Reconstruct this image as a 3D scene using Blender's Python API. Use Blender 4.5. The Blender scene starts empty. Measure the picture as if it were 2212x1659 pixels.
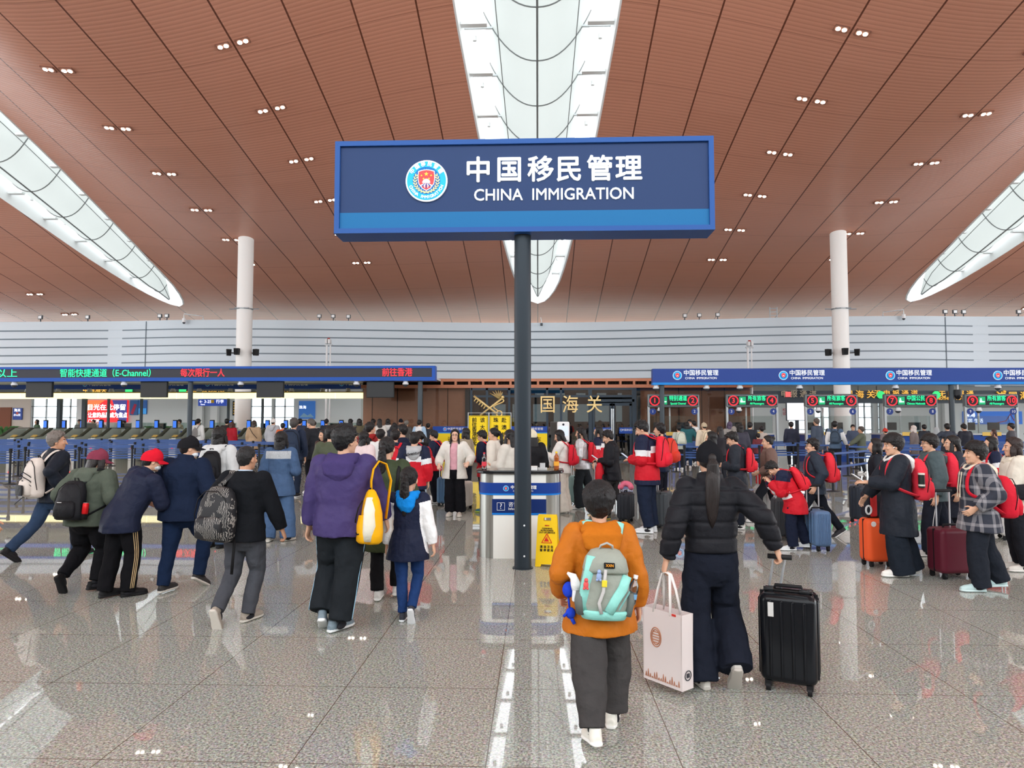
import bpy, bmesh, math, random
import numpy as np
from mathutils import Vector, Matrix, Euler
C = bpy.context.scene.collection
S = bpy.context.scene
R = math.radians
PI = math.pi
rng = random.Random(7)
# ---------------------------------------------------------------- camera, world, exposure
CH, FPX, CX, CY = 1.75, 1500.0, 1106.0, 829.5
cd = bpy.data.cameras.new('camera'); cam = bpy.data.objects.new('camera', cd); C.objects.link(cam)
cam.location = (0, 0, CH); cam.rotation_euler = (R(90 + 3.11), 0, R(2.14))
cd.sensor_width = 36; cd.lens = FPX / 2212 * 36; cd.clip_end = 400; cd.clip_start = .05
S.camera = cam
CM = cam.rotation_euler.to_matrix()
W = bpy.data.worlds.new('world'); S.world = W; W.use_nodes = True
wb = W.node_tree.nodes['Background']; wb.inputs[0].default_value = (.93, .97, 1.0, 1); wb.inputs[1].default_value = 4.2
S.view_settings.view_transform = 'Standard'; S.view_settings.look = 'None'
S.view_settings.gamma = 1; S.view_settings.use_curve_mapping = False
S.view_settings.exposure = 0.05
S.cycles.max_bounces = 7; S.cycles.diffuse_bounces = 4; S.cycles.glossy_bounces = 4
S.cycles.transparent_max_bounces = 10; S.cycles.transmission_bounces = 4
S.cycles.sample_clamp_indirect = 6; S.cycles.caustics_reflective = False; S.cycles.caustics_refractive = False
S.cycles.use_denoising = True

def ray(px, py):
    return CM @ Vector(((px - CX) / FPX, (CY - py) / FPX, -1))
def at(px, py, Y):                      # point of the place seen at a pixel, at depth Y
    d = ray(px, py); t = Y / d.y
    return Vector((d.x * t, Y, CH + d.z * t))
def ground(px, py):
    d = ray(px, py); t = -CH / d.z
    return Vector((d.x * t, d.y * t, 0))

# ---------------------------------------------------------------- materials
def lin(c):
    return tuple(((v / 255) / 12.92 if v / 255 <= .04045 else ((v / 255 + .055) / 1.055) ** 2.4) for v in c)
_mats = {}
def mat(name, rgb, rough=.5, metal=0, emit=0, spec=.5, bump=0, bscale=60, var=0, alpha=1, trans=0, ior=1.45, coat=0):
    if name in _mats: return _mats[name]
    m = bpy.data.materials.new(name); m.use_nodes = True; nt = m.node_tree
    b = nt.nodes['Principled BSDF']; c = lin(rgb) + (1,)
    b.inputs['Base Color'].default_value = c; b.inputs['Roughness'].default_value = rough
    b.inputs['Metallic'].default_value = metal; b.inputs['Specular IOR Level'].default_value = spec
    b.inputs['IOR'].default_value = ior; b.inputs['Coat Weight'].default_value = coat
    if emit:
        b.inputs['Emission Color'].default_value = c; b.inputs['Emission Strength'].default_value = emit
    if alpha < 1: b.inputs['Alpha'].default_value = alpha
    if trans: b.inputs['Transmission Weight'].default_value = trans
    if bump or var:
        tc = nt.nodes.new('ShaderNodeTexCoord')
        n = nt.nodes.new('ShaderNodeTexNoise'); n.inputs['Scale'].default_value = bscale; n.inputs['Detail'].default_value = 4
        nt.links.new(tc.outputs['Object'], n.inputs['Vector'])
        if bump:
            bp = nt.nodes.new('ShaderNodeBump'); bp.inputs['Strength'].default_value = bump; bp.inputs['Distance'].default_value = .035; n.inputs['Distortion'].default_value = .3
            nt.links.new(n.outputs['Fac'], bp.inputs['Height']); nt.links.new(bp.outputs['Normal'], b.inputs['Normal'])
        if var:
            mx = nt.nodes.new('ShaderNodeMix'); mx.data_type = 'RGBA'
            mx.inputs[6].default_value = tuple(v * (1 - var) for v in c[:3]) + (1,)
            mx.inputs[7].default_value = tuple(min(1, v * (1 + var)) for v in c[:3]) + (1,)
            nt.links.new(n.outputs['Fac'], mx.inputs[0]); nt.links.new(mx.outputs[2], b.inputs['Base Color'])
    _mats[name] = m
    return m
def cloth(rgb, rough=.85):
    return mat('cloth_%d_%d_%d' % tuple(rgb), rgb, rough, spec=.08, bump=.5, bscale=10, var=.2)
def nyl(rgb):
    return mat('nylon_%d_%d_%d' % tuple(rgb), rgb, .55, spec=.16, bump=.45, bscale=8, var=.14)
def plain(rgb, rough=.5, metal=0, emit=0):
    return mat('paint_%d_%d_%d_%d_%d_%d' % (tuple(rgb) + (rough * 100, metal * 100, emit * 100)), rgb, rough, metal, emit, spec=.22)
def hairmat(rgb=(22, 19, 19)):
    key = 'hair_%d_%d_%d' % tuple(rgb)
    if key in _mats: return _mats[key]
    m = mat(key, rgb, .42, spec=.4); nt = m.node_tree; b = nt.nodes['Principled BSDF']
    tc = nt.nodes.new('ShaderNodeTexCoord'); mp = nt.nodes.new('ShaderNodeMapping'); mp.inputs['Scale'].default_value = (160, 160, 9)
    n = nt.nodes.new('ShaderNodeTexNoise'); n.inputs['Scale'].default_value = 1; n.inputs['Detail'].default_value = 3
    bp = nt.nodes.new('ShaderNodeBump'); bp.inputs['Strength'].default_value = .8; bp.inputs['Distance'].default_value = .01
    nt.links.new(tc.outputs['Object'], mp.inputs['Vector']); nt.links.new(mp.outputs['Vector'], n.inputs['Vector'])
    nt.links.new(n.outputs['Fac'], bp.inputs['Height']); nt.links.new(bp.outputs['Normal'], b.inputs['Normal'])
    return m
def led(rgb, s=1.6):
    return mat('led_%d_%d_%d' % tuple(rgb), rgb, .6, emit=s)
def glassmat(name, tint=(.8, .88, .86), refl=.12, rough=.02):
    if name in _mats: return _mats[name]
    m = bpy.data.materials.new(name); m.use_nodes = True; nt = m.node_tree; nt.nodes.clear()
    o = nt.nodes.new('ShaderNodeOutputMaterial'); t = nt.nodes.new('ShaderNodeBsdfTransparent'); t.inputs[0].default_value = tint + (1,)
    g = nt.nodes.new('ShaderNodeBsdfGlossy'); g.inputs['Roughness'].default_value = rough
    mx = nt.nodes.new('ShaderNodeMixShader'); lw = nt.nodes.new('ShaderNodeFresnel'); lw.inputs[0].default_value = 1.5
    ad = nt.nodes.new('ShaderNodeMath'); ad.operation = 'ADD'; ad.inputs[1].default_value = refl
    nt.links.new(lw.outputs[0], ad.inputs[0]); nt.links.new(ad.outputs[0], mx.inputs[0])
    nt.links.new(t.outputs[0], mx.inputs[1]); nt.links.new(g.outputs[0], mx.inputs[2]); nt.links.new(mx.outputs[0], o.inputs[0])
    _mats[name] = m
    return m

# ---------------------------------------------------------------- geometry
class G:
    def __init__(s): s.v = []; s.f = []; s.m = []
    def add(s, vs, fs, mi=0):
        o = len(s.v); s.v += [tuple(v) for v in vs]; s.f += [tuple(i + o for i in f) for f in fs]; s.m += [mi] * len(fs)
    def box(s, c, d, mi=0, rot=None):
        x, y, z = d[0] / 2, d[1] / 2, d[2] / 2
        vs = [Vector((sx * x, sy * y, sz * z)) for sz in (-1, 1) for sy in (-1, 1) for sx in (-1, 1)]
        if rot is not None: vs = [rot @ v for v in vs]
        c = Vector(c)
        s.add([v + c for v in vs], [(0, 2, 3, 1), (4, 5, 7, 6), (0, 1, 5, 4), (2, 6, 7, 3), (0, 4, 6, 2), (1, 3, 7, 5)], mi); return s
    def b2(s, x0, x1, y0, y1, z0, z1, mi=0):
        return s.box(((x0 + x1) / 2, (y0 + y1) / 2, (z0 + z1) / 2), (abs(x1 - x0), abs(y1 - y0), abs(z1 - z0)), mi)
    def rbox(s, c, d, r, mi=0, rot=None, n=4):       # rounded in the plane across its longest free axis: superellipsoid-like rounded box
        x, y, z = d[0] / 2, d[1] / 2, d[2] / 2; r = min(r, x, y, z)
        vs = []; rows = []
        prof = [(-z + r - r * math.cos(a), r * math.sin(a)) for a in [PI / 2 * i / n for i in range(n + 1)]]
        prof = [(-z + r * (1 - math.cos(PI / 2 * i / n)), r * (1 - math.sin(PI / 2 * i / n))) for i in range(n + 1)]
        prof = prof + [(-zz, ins) for zz, ins in reversed(prof)]
        for zz, ins in prof:
            ring = []
            for q, (sx, sy) in enumerate(((1, 1), (-1, 1), (-1, -1), (1, -1))):
                for i in range(n + 1):
                    a = PI / 2 * q + PI / 2 * i / n
                    rr = max(r - ins, 1e-4)
                    ring.append(Vector((sx * (x - r) + rr * math.cos(a), sy * (y - r) + rr * math.sin(a), zz)))
            rows.append(ring)
        N = len(rows[0]); vs = [v for row in rows for v in row]
        if rot is not None: vs = [rot @ v for v in vs]
        c = Vector(c); vs = [v + c for v in vs]
        fs = [(i * N + j, i * N + (j + 1) % N, (i + 1) * N + (j + 1) % N, (i + 1) * N + j) for i in range(len(rows) - 1) for j in range(N)]
        fs.append(tuple(reversed(range(N)))); fs.append(tuple(range((len(rows) - 1) * N, len(rows) * N)))
        s.add(vs, fs, mi); return s
    def cyl(s, a, b, r, n=12, mi=0, r2=None):
        return s.tube([a, b], [r, r if r2 is None else r2], n, mi=mi)
    def tube(s, pts, rads, n=10, ref=None, mi=0):
        pts = [Vector(p) for p in pts]; k = len(pts)
        if not isinstance(rads, (list, tuple)): rads = [rads] * k
        tang = []
        for i in range(k):
            t = pts[min(i + 1, k - 1)] - pts[max(i - 1, 0)]
            tang.append(t.normalized() if t.length > 1e-9 else Vector((0, 0, 1)))
        u = Vector(ref) if ref is not None else (Vector((1, 0, 0)) if abs(tang[0].x) < .9 else Vector((0, 1, 0)))
        vs = []
        for i in range(k):
            t = tang[i]; u = u - t * u.dot(t)
            u = u.normalized() if u.length > 1e-6 else t.orthogonal().normalized()
            w = t.cross(u); r = rads[i]; ra, rb = r if isinstance(r, (list, tuple)) else (r, r)
            for j in range(n):
                a = 2 * PI * j / n
                vs.append(pts[i] + u * (ra * math.cos(a)) + w * (rb * math.sin(a)))
        fs = [(i * n + j, i * n + (j + 1) % n, (i + 1) * n + (j + 1) % n, (i + 1) * n + j) for i in range(k - 1) for j in range(n)]
        fs.append(tuple(reversed(range(n)))); fs.append(tuple(range((k - 1) * n, k * n)))
        s.add(vs, fs, mi); return s
    def ell(s, c, r, nu=14, nv=9, rot=None, mi=0):
        c = Vector(c)
        if not isinstance(r, (list, tuple)): r = (r, r, r)
        vs = [Vector((0, 0, -r[2]))]
        for i in range(1, nv):
            a = -PI / 2 + PI * i / nv
            for j in range(nu):
                b = 2 * PI * j / nu
                vs.append(Vector((r[0] * math.cos(a) * math.cos(b), r[1] * math.cos(a) * math.sin(b), r[2] * math.sin(a))))
        vs.append(Vector((0, 0, r[2])))
        if rot is not None: vs = [rot @ v for v in vs]
        vs = [v + c for v in vs]
        fs = [(0, 1 + (j + 1) % nu, 1 + j) for j in range(nu)]
        for i in range(nv - 2):
            fs += [(1 + i * nu + j, 1 + i * nu + (j + 1) % nu, 1 + (i + 1) * nu + (j + 1) % nu, 1 + (i + 1) * nu + j) for j in range(nu)]
        L = 1 + (nv - 2) * nu; T = len(vs) - 1
        fs += [(L + j, L + (j + 1) % nu, T) for j in range(nu)]
        s.add(vs, fs, mi); return s
    def prism(s, poly, ax0, ax1, plane='xz', mi=0):   # extrude a 2D outline
        n = len(poly)
        def P(p, d):
            return {'xz': (p[0], d, p[1]), 'yz': (d, p[0], p[1]), 'xy': (p[0], p[1], d)}[plane]
        vs = [P(p, ax0) for p in poly] + [P(p, ax1) for p in poly]
        fs = [tuple(range(n)), tuple(range(2 * n - 1, n - 1, -1))] + [(i, i + n, (i + 1) % n + n, (i + 1) % n) for i in range(n)]
        s.add(vs, fs, mi); return s
    def xf(s, M):
        s.v = [tuple(M @ Vector(v)) for v in s.v]; return s
    def mesh(s, name, mats, smooth=False):
        me = bpy.data.meshes.new(name); me.from_pydata(s.v, [], s.f)
        for m in (mats if isinstance(mats, (list, tuple)) else [mats]): me.materials.append(m)
        if any(s.m): me.polygons.foreach_set('material_index', s.m)
        if smooth: me.polygons.foreach_set('use_smooth', [True] * len(me.polygons))
        bm = bmesh.new(); bm.from_mesh(me); bmesh.ops.recalc_face_normals(bm, faces=bm.faces); bm.to_mesh(me); bm.free()
        me.update(); return me

def link(name, me, parent=None, M=None):
    o = bpy.data.objects.new(name, me); C.objects.link(o)
    if parent is not None: o.parent = parent
    if M is not None: o.matrix_local = M
    return o
def tag(o, label=None, cat=None, group=None, kind=None):
    if label: o['label'] = label
    if cat: o['category'] = cat
    if group: o['group'] = group
    if kind: o['kind'] = kind
    return o
def thing(name, label, cat, loc=(0, 0, 0), rz=0, group=None):
    o = bpy.data.objects.new(name, None); C.objects.link(o); o.location = loc; o.rotation_euler = (0, 0, rz); o.empty_display_size = .1
    return tag(o, label, cat, group)
def part(name, g, m, parent, smooth=False, label=None, bevel=0, autos=None):
    o = link(name, g.mesh(name, m, smooth), parent)
    if label: o['label'] = label
    if bevel:
        b = o.modifiers.new('edge', 'BEVEL'); b.width = bevel; b.segments = 2; b.limit_method = 'ANGLE'
    if autos: smooth_by_angle(o, autos)
    return o
def smooth_by_angle(o, deg=35):
    me = o.data; me.polygons.foreach_set('use_smooth', [True] * len(me.polygons))
    me.set_sharp_from_angle(angle=R(deg))
def struct(name, g, m, smooth=False, parent=None, autos=None):
    o = link(name, g.mesh(name, m, smooth), parent)
    if parent is None: o['kind'] = 'structure'
    if autos: smooth_by_angle(o, autos)
    return o
def dup(o, M=None, label=None):
    r = o.copy(); C.objects.link(r)
    if M is not None: r.matrix_world = M
    if label: r['label'] = label
    for ch in list(o.children):
        c = ch.copy(); C.objects.link(c); c.parent = r; c.matrix_parent_inverse = ch.matrix_parent_inverse
        for g2 in list(ch.children):
            d = g2.copy(); C.objects.link(d); d.parent = c
    return r
def text(name, body, size, m, parent=None, loc=(0, 0, 0), bold=0, align='CENTER', extrude=.004, rot=(PI / 2, 0, 0), sx=1, spacing=1, line=1, valign='CENTER'):
    c = bpy.data.curves.new(name, 'FONT'); c.body = body; c.size = size; c.align_x = align; c.align_y = valign
    c.extrude = extrude; c.space_character = spacing; c.space_line = line; c.resolution_u = 3
    c.materials.append(m)
    o = bpy.data.objects.new(name, c); C.objects.link(o); o.location = loc; o.rotation_euler = rot; o.scale = (sx, 1, 1)
    if parent is not None: o.parent = parent
    TEXTS.append((o, bold))
    return o
TEXTS = []
def interp(x, tab):
    xs = [t[0] for t in tab]; return float(np.interp(x, xs, [t[1] for t in tab]))
ORD = ['first', 'second', 'third', 'fourth', 'fifth', 'sixth', 'seventh', 'eighth', 'ninth', 'tenth', 'eleventh', 'twelfth',
       'thirteenth', 'fourteenth', 'fifteenth', 'sixteenth', 'seventeenth', 'eighteenth', 'nineteenth', 'twentieth'] + ['%dth' % i for i in range(21, 60)]

# ---------------------------------------------------------------- floor
def floor_material():
    m = bpy.data.materials.new('granite'); m.use_nodes = True; nt = m.node_tree; b = nt.nodes['Principled BSDF']; L = nt.links.new
    tc = nt.nodes.new('ShaderNodeTexCoord')
    v = nt.nodes.new('ShaderNodeTexVoronoi'); v.inputs['Scale'].default_value = 95
    n = nt.nodes.new('ShaderNodeTexNoise'); n.inputs['Scale'].default_value = 70; n.inputs['Detail'].default_value = 5; n.inputs['Roughness'].default_value = .75
    n2 = nt.nodes.new('ShaderNodeTexNoise'); n2.inputs['Scale'].default_value = .35; n2.inputs['Detail'].default_value = 2
    for x in (v, n, n2): L(tc.outputs['Object'], x.inputs['Vector'])
    r = nt.nodes.new('ShaderNodeValToRGB'); e = r.color_ramp.elements
    e[0].position = .36; e[0].color = lin((90, 89, 77)) + (1,); e[1].position = .66; e[1].color = lin((232, 237, 222)) + (1,)
    k = e.new(.50); k.color = lin((170, 174, 158)) + (1,)
    L(n.outputs['Fac'], r.inputs[0])
    mx = nt.nodes.new('ShaderNodeMix'); mx.data_type = 'RGBA'; mx.blend_type = 'MULTIPLY'; mx.inputs[0].default_value = .38
    L(r.outputs[0], mx.inputs[6]); L(v.outputs['Color'], mx.inputs[7])
    hs = nt.nodes.new('ShaderNodeHueSaturation'); hs.inputs['Saturation'].default_value = .55
    L(mx.outputs[2], hs.inputs['Color'])
    mv = nt.nodes.new('ShaderNodeMapRange'); mv.inputs['To Min'].default_value = .9; mv.inputs['To Max'].default_value = 1.12
    L(n2.outputs['Fac'], mv.inputs[0]); L(mv.outputs[0], hs.inputs['Value'])
    mp = nt.nodes.new('ShaderNodeMapping'); mp.inputs['Location'].default_value = (.27, .5, 0)
    br = nt.nodes.new('ShaderNodeTexBrick'); br.offset = 0; br.inputs['Scale'].default_value = 1; br.inputs['Mortar Size'].default_value = .003
    br.inputs['Brick Width'].default_value = 1; br.inputs['Row Height'].default_value = 1.03; br.inputs['Mortar Smooth'].default_value = 0
    L(tc.outputs['Object'], mp.inputs[0]); L(mp.outputs[0], br.inputs['Vector'])
    m2 = nt.nodes.new('ShaderNodeMix'); m2.data_type = 'RGBA'; m2.inputs[7].default_value = lin((96, 84, 72)) + (1,)
    L(br.outputs['Fac'], m2.inputs[0]); L(hs.outputs[0], m2.inputs[6]); L(m2.outputs[2], b.inputs['Base Color'])
    b.inputs['Roughness'].default_value = .02; b.inputs['Specular IOR Level'].default_value = .62
    return m
struct('floor', G().b2(-60, 60, -12, 90, -.3, 0), floor_material())

# ---------------------------------------------------------------- ceiling with three leaf-shaped skylights
p = 4.0
XS = 7.15
def A_(u): return 3.90 - .227 * (max(u, 4.2) - 6.75) - .006 * max(u, 4.2)
def B_(u): return min(.5, max(.03, .37 - .07 * (max(u, 4.2) - 6.75)))
def wav(x):
    x = abs(x)
    if x < 4.6: return math.cos(PI * x / 4.6)
    if x < XS: return -1 + 1.6 * (.5 - .5 * math.cos(PI * (x - 4.6) / (XS - 4.6)))
    return .6 - 1.6 * (.5 - .5 * math.cos(PI * min(1, (x - XS) / 4.6)))
def zc(X, Y): return CH + p * (A_(Y / p) + B_(Y / p) * wav(X / p))
WT = [(-3, .9), (4, .88), (6.9, .82), (8.8, .73), (11.1, .535), (12.4, .40), (12.9, .30), (13.2, .21), (13.4, .12), (13.5, 0), (99, 0)]
def hw(u): return interp(u, WT)
def ceiling_material():
    m = bpy.data.materials.new('ceiling_panels'); m.use_nodes = True; nt = m.node_tree; b = nt.nodes['Principled BSDF']; L = nt.links.new
    tc = nt.nodes.new('ShaderNodeTexCoord'); sp = nt.nodes.new('ShaderNodeSeparateXYZ'); L(tc.outputs['Object'], sp.inputs[0])
    def M(op, a, bb=None):
        n = nt.nodes.new('ShaderNodeMath'); n.operation = op
        for i, q in enumerate((a, bb)):
            if q is None: continue
            if isinstance(q, (int, float)): n.inputs[i].default_value = q
            else: L(q, n.inputs[i])
        return n.outputs[0]
    def seam(o, pitch, off, width):
        f = M('FRACT', M('ADD', M('DIVIDE', M('ADD', o, off), pitch), 100.5))
        return M('LESS_THAN', M('ABSOLUTE', M('SUBTRACT', f, .5)), width / pitch)
    sx = seam(sp.outputs['X'], .6 * p, 0, .035); sy = seam(sp.outputs['Y'], p, -.72 * p, .012)
    s = M('MAXIMUM', sx, M('MULTIPLY', sy, .55))
    rb = M('SINE', M('MULTIPLY', sp.outputs['Y'], 2 * PI / .2))
    bp = nt.nodes.new('ShaderNodeBump'); bp.inputs['Strength'].default_value = .28; bp.inputs['Distance'].default_value = .03
    wn = nt.nodes.new('ShaderNodeTexNoise'); wn.inputs['Scale'].default_value = .8; L(tc.outputs['Object'], wn.inputs['Vector'])
    L(M('ADD', M('MULTIPLY', rb, .25), M('MULTIPLY', wn.outputs['Fac'], 1.5)), bp.inputs['Height']); L(bp.outputs['Normal'], b.inputs['Normal'])
    pn = nt.nodes.new('ShaderNodeTexWhiteNoise'); pn.noise_dimensions = '2D'
    cb = nt.nodes.new('ShaderNodeCombineXYZ'); L(M('FLOOR', M('DIVIDE', sp.outputs['X'], .6 * p)), cb.inputs[0]); L(M('FLOOR', M('DIVIDE', sp.outputs['Y'], p)), cb.inputs[1])
    L(cb.outputs[0], pn.inputs['Vector'])
    mx = nt.nodes.new('ShaderNodeMix'); mx.data_type = 'RGBA'; mx.inputs[6].default_value = lin((202, 142, 118)) + (1,); mx.inputs[7].default_value = lin((209, 148, 124)) + (1,)
    L(pn.outputs[0], mx.inputs[0])
    m3 = nt.nodes.new('ShaderNodeMix'); m3.data_type = 'RGBA'; m3.blend_type = 'MULTIPLY'; m3.inputs[7].default_value = (.86, .84, .83, 1)
    L(M('MULTIPLY', M('LESS_THAN', rb, -.6), 1.0), m3.inputs[0]); L(mx.outputs[2], m3.inputs[6])
    m2 = nt.nodes.new('ShaderNodeMix'); m2.data_type = 'RGBA'; m2.inputs[7].default_value = lin((104, 62, 48)) + (1,)
    L(s, m2.inputs[0]); L(m3.outputs[2], m2.inputs[6]); L(m2.outputs[2], b.inputs['Base Color'])
    b.inputs['Roughness'].default_value = .24; b.inputs['Specular IOR Level'].default_value = .32
    return m
us = [-3 + .5 * i for i in range(31)] + [12.4 + .1 * i for i in range(1, 13)] + [13.8, 14.2, 14.6, 15, 15.3]
us = sorted(set([round(u, 3) for u in us] + [12.5, 12.9, 13.2, 13.4, 13.45, 13.48, 13.5]))
g = G()
for (side, lo, hi) in ((1, 0, XS), (-1, 0, XS), (1, XS, 16), (-1, XS, 16)):
    NX = 28; vs = []
    for u in us:
        w = hw(u); x0 = lo + w; x1 = hi - (w if hi == XS else 0)
        for i in range(NX + 1):
            x = (x0 + (x1 - x0) * i / NX) * side
            vs.append((x * p, u * p, zc(x * p, u * p)))
    fs = [(r * (NX + 1) + i, r * (NX + 1) + i + 1, (r + 1) * (NX + 1) + i + 1, (r + 1) * (NX + 1) + i) for r in range(len(us) - 1) for i in range(NX)]
    g.add(vs, fs)
ceiling = struct('ceiling', g, ceiling_material(), smooth=True)

def membrane_material():
    m = bpy.data.materials.new('membrane'); m.use_nodes = True; nt = m.node_tree; nt.nodes.clear()
    o = nt.nodes.new('ShaderNodeOutputMaterial'); a = nt.nodes.new('ShaderNodeBsdfTranslucent'); a.inputs[0].default_value = (.33, .345, .33, 1)
    d = nt.nodes.new('ShaderNodeBsdfDiffuse'); d.inputs[0].default_value = (.72, .74, .72, 1)
    mx = nt.nodes.new('ShaderNodeMixShader'); mx.inputs[0].default_value = .25
    nt.links.new(a.outputs[0], mx.inputs[1]); nt.links.new(d.outputs[0], mx.inputs[2]); nt.links.new(mx.outputs[0], o.inputs[0])
    return m
MEM = membrane_material(); WHITE = plain((236, 238, 238), .5); RIB = plain((120, 124, 124), .5)
for k, xc in enumerate((0, -XS, XS)):
    X0 = xc * p
    g = G(); uu = [u for u in us if u <= 13.5]
    for sgn in (-1, 1):                                   # white curb walls round the opening
        vs = []
        for u in uu:
            xx = X0 + sgn * hw(u) * p; z = zc(xx, u * p)
            vs += [(xx, u * p, z - .04), (xx, u * p, z + 1.3), (xx + sgn * .12, u * p, z + 1.3), (xx + sgn * .12, u * p, z - .0)]
        fs = [(4 * i + a, 4 * i + (a + 1) % 4, 4 * i + 4 + (a + 1) % 4, 4 * i + 4 + a) for i in range(len(uu) - 1) for a in range(4)]
        g.add(vs, fs)
    win = struct('window_%d' % (k + 1), g, WHITE, smooth=False)
    def sec(u, t):
        w = hw(u) * p * .74
        if u > 12.3: w *= max(0, (13.12 - u) / .82) ** .6
        base = zc(X0 + hw(u) * p, u * p)
        return Vector((X0 + t * w, u * p, base - .22 + .95 * w * abs(t) ** 2.2 + (.12 if u > 12.6 else 0)))
    mu = [-2 + .335 * i for i in range(46)] + [13.1]
    mu = [u for u in mu if u < 13.11]; NT = 20
    g = G(); vs = [sec(u, -1 + 2 * i / NT) for u in mu for i in range(NT + 1)]
    g.add(vs, [(r * (NT + 1) + i, r * (NT + 1) + i + 1, (r + 1) * (NT + 1) + i + 1, (r + 1) * (NT + 1) + i) for r in range(len(mu) - 1) for i in range(NT)])
    struct('membrane', g, MEM, True, win)
    g = G()
    for u in mu[::2]:
        g.tube([sec(u, -1 + 2 * i / NT) + Vector((0, 0, -.015)) for i in range(NT + 1)], .032, 6)
    g.tube([sec(u, 0) + Vector((0, 0, -.02)) for u in mu], .045, 6)
    for t in (-.72, .72): g.tube([sec(u, t) + Vector((0, 0, -.02)) for u in mu], .022, 5)
    struct('rib', g, RIB, True, win)
    g = G(); u = 3.1
    while u < 12.9:
        for sgn in (-1, 1):
            a = X0 + sgn * hw(u) * p; bx = X0 + sgn * hw(u) * p * .66; z = zc(a, u * p)
            g.box(((a + bx) / 2, u * p, z + .55), (abs(a - bx), .28, .12))
            g.box((a - sgn * .05, u * p + .65 * p / 2, z + .8), (.03, .03, 1.0)); g.cyl((a - sgn * .12 * p, u * p + .3 * p, z + .5), (a - sgn * .12 * p, u * p + .3 * p, z + .72), .09, 8)
        u += .67
    struct('strut', g, WHITE, False, win)
    g = G()
    for u in np.arange(-2, 13.2, .67):
        w = hw(u) * p; g.b2(X0 - w, X0 + w, u * p - .05, u * p + .05, zc(X0 + w, u * p) + 1.25, zc(X0 + w, u * p) + 1.33)
    struct('glazing_bar', g, plain((200, 206, 208), .5), False, win)

# ceiling spotlights: pairs astride every fifth / eighth / sixteenth seam
LAMP = mat('lamp_white', (255, 244, 225), .5, emit=26); HOUS = plain((128, 88, 74), .5)
gh = G(); gh.b2(-.27, .27, -.15, .15, -.03, .05); hm = gh.mesh('housing', HOUS)
gl = G(); gl.cyl((-.12, 0, -.05), (-.12, 0, -.02), .085, 14).cyl((.12, 0, -.05), (.12, 0, -.02), .085, 14); lm = gl.mesh('lamp_lens', LAMP)
rows = [('left inner', -5), ('right inner', 5), ('left outer', -8), ('right outer', 8), ('far left', -16), ('far right', 16)]
for nm, kx in rows:
    ks = [11.6, 10.55, 9.55, 8.55, 7.55, 6.55, 5.55]
    if abs(kx) == 8: ks = [11.6, 10.6, 9.6, 8.6, 7.6, 6.6, 5.6]
    if abs(kx) == 16: ks = [12.8, 13.8]
    for i, u in enumerate(ks):
        for s in (-1, 1):
            X = kx * .6 * p + s * .39; Y = u * p
            if abs(kx) == 8 and u > 11 and s == (1 if kx < 0 else -1): continue
            t = thing('ceiling_spotlight', 'ceiling spotlight %s of its seam, %s from the far end of the %s row' % ('left' if s < 0 else 'right', ORD[i], nm), 'ceiling light',
                      (X, Y, zc(X, Y) - .02), 0, 'ceiling spotlights')
            e = .01; t.rotation_euler = (math.atan2(zc(X, Y + .5) - zc(X, Y - .5), 1), -math.atan2(zc(X + .5, Y) - zc(X - .5, Y), 1), 0)
            link('housing', hm, t); link('lamp_lens', lm, t)
# ---------------------------------------------------------------- columns, far walls
DG = plain((66, 74, 82), .45); DKM = plain((52, 58, 64), .4, .3)
YC = 42.4
for nm, px in (('left', 529), ('right', 1814)):
    X = at(px, 650, YC).x
    g = G(); g.cyl((X, YC, 0), (X, YC, zc(X, YC) + .3), .47, 40)
    for z in (3.2, 6.1, 9.2): g.cyl((X, YC, z), (X, YC, z + .03), .473, 40)
    col = struct('column_%s' % nm, g, plain((242, 242, 240), .45), autos=40)
    zb = at(px, 668, YC).z
    br = thing('column_bracket', 'steel cable bracket high on the %s white column' % nm, 'bracket', (X, YC, zb), 0)
    g = G(); g.cyl((0, 0, -.04), (0, 0, .04), .5, 24)
    part('ring', g, plain((150, 154, 156), .4, .6), br)
    for s in (-1, 1):
        part('arm', G().box((s * .68, -.1, 0), (.5, .04, .05)), plain((110, 114, 118), .4, .6), br); part('hook', G().box((s * .3, -.45, 0), (.3, .12, .05)), plain((110, 114, 118), .4, .6), br)
    for i, (dx, side) in enumerate(((-29, 'left'), (1, 'front'), (29, 'right'))):
        q = Vector((X + (-.85, -.1, .85)[i], YC - (.72, .78, .72)[i] * (1 if i == 1 else .3), at(px, 762, YC).z))
        s = thing('loudspeaker', 'black loudspeaker on the %s of the %s white column' % (side, nm), 'loudspeaker', q, (-.5, 0, .5)[i] * -1, 'column loudspeakers')
        part('case', G().prism([(-.13, -.2), (.13, -.2), (.16, .2), (-.16, .2)], -.13, .13, 'xz'), plain((40, 42, 44), .5), s, bevel=.015)
        part('grille', G().box((0, -.14, 0), (.22, .02, .32)), plain((24, 25, 27), .7), s)
        part('bracket', G().tube([(0, .1, 0), ((.55, 0, -.55)[i], (.16, .4, .16)[i], 0)], .04, 6), plain((70, 72, 74), .5), s)
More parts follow.
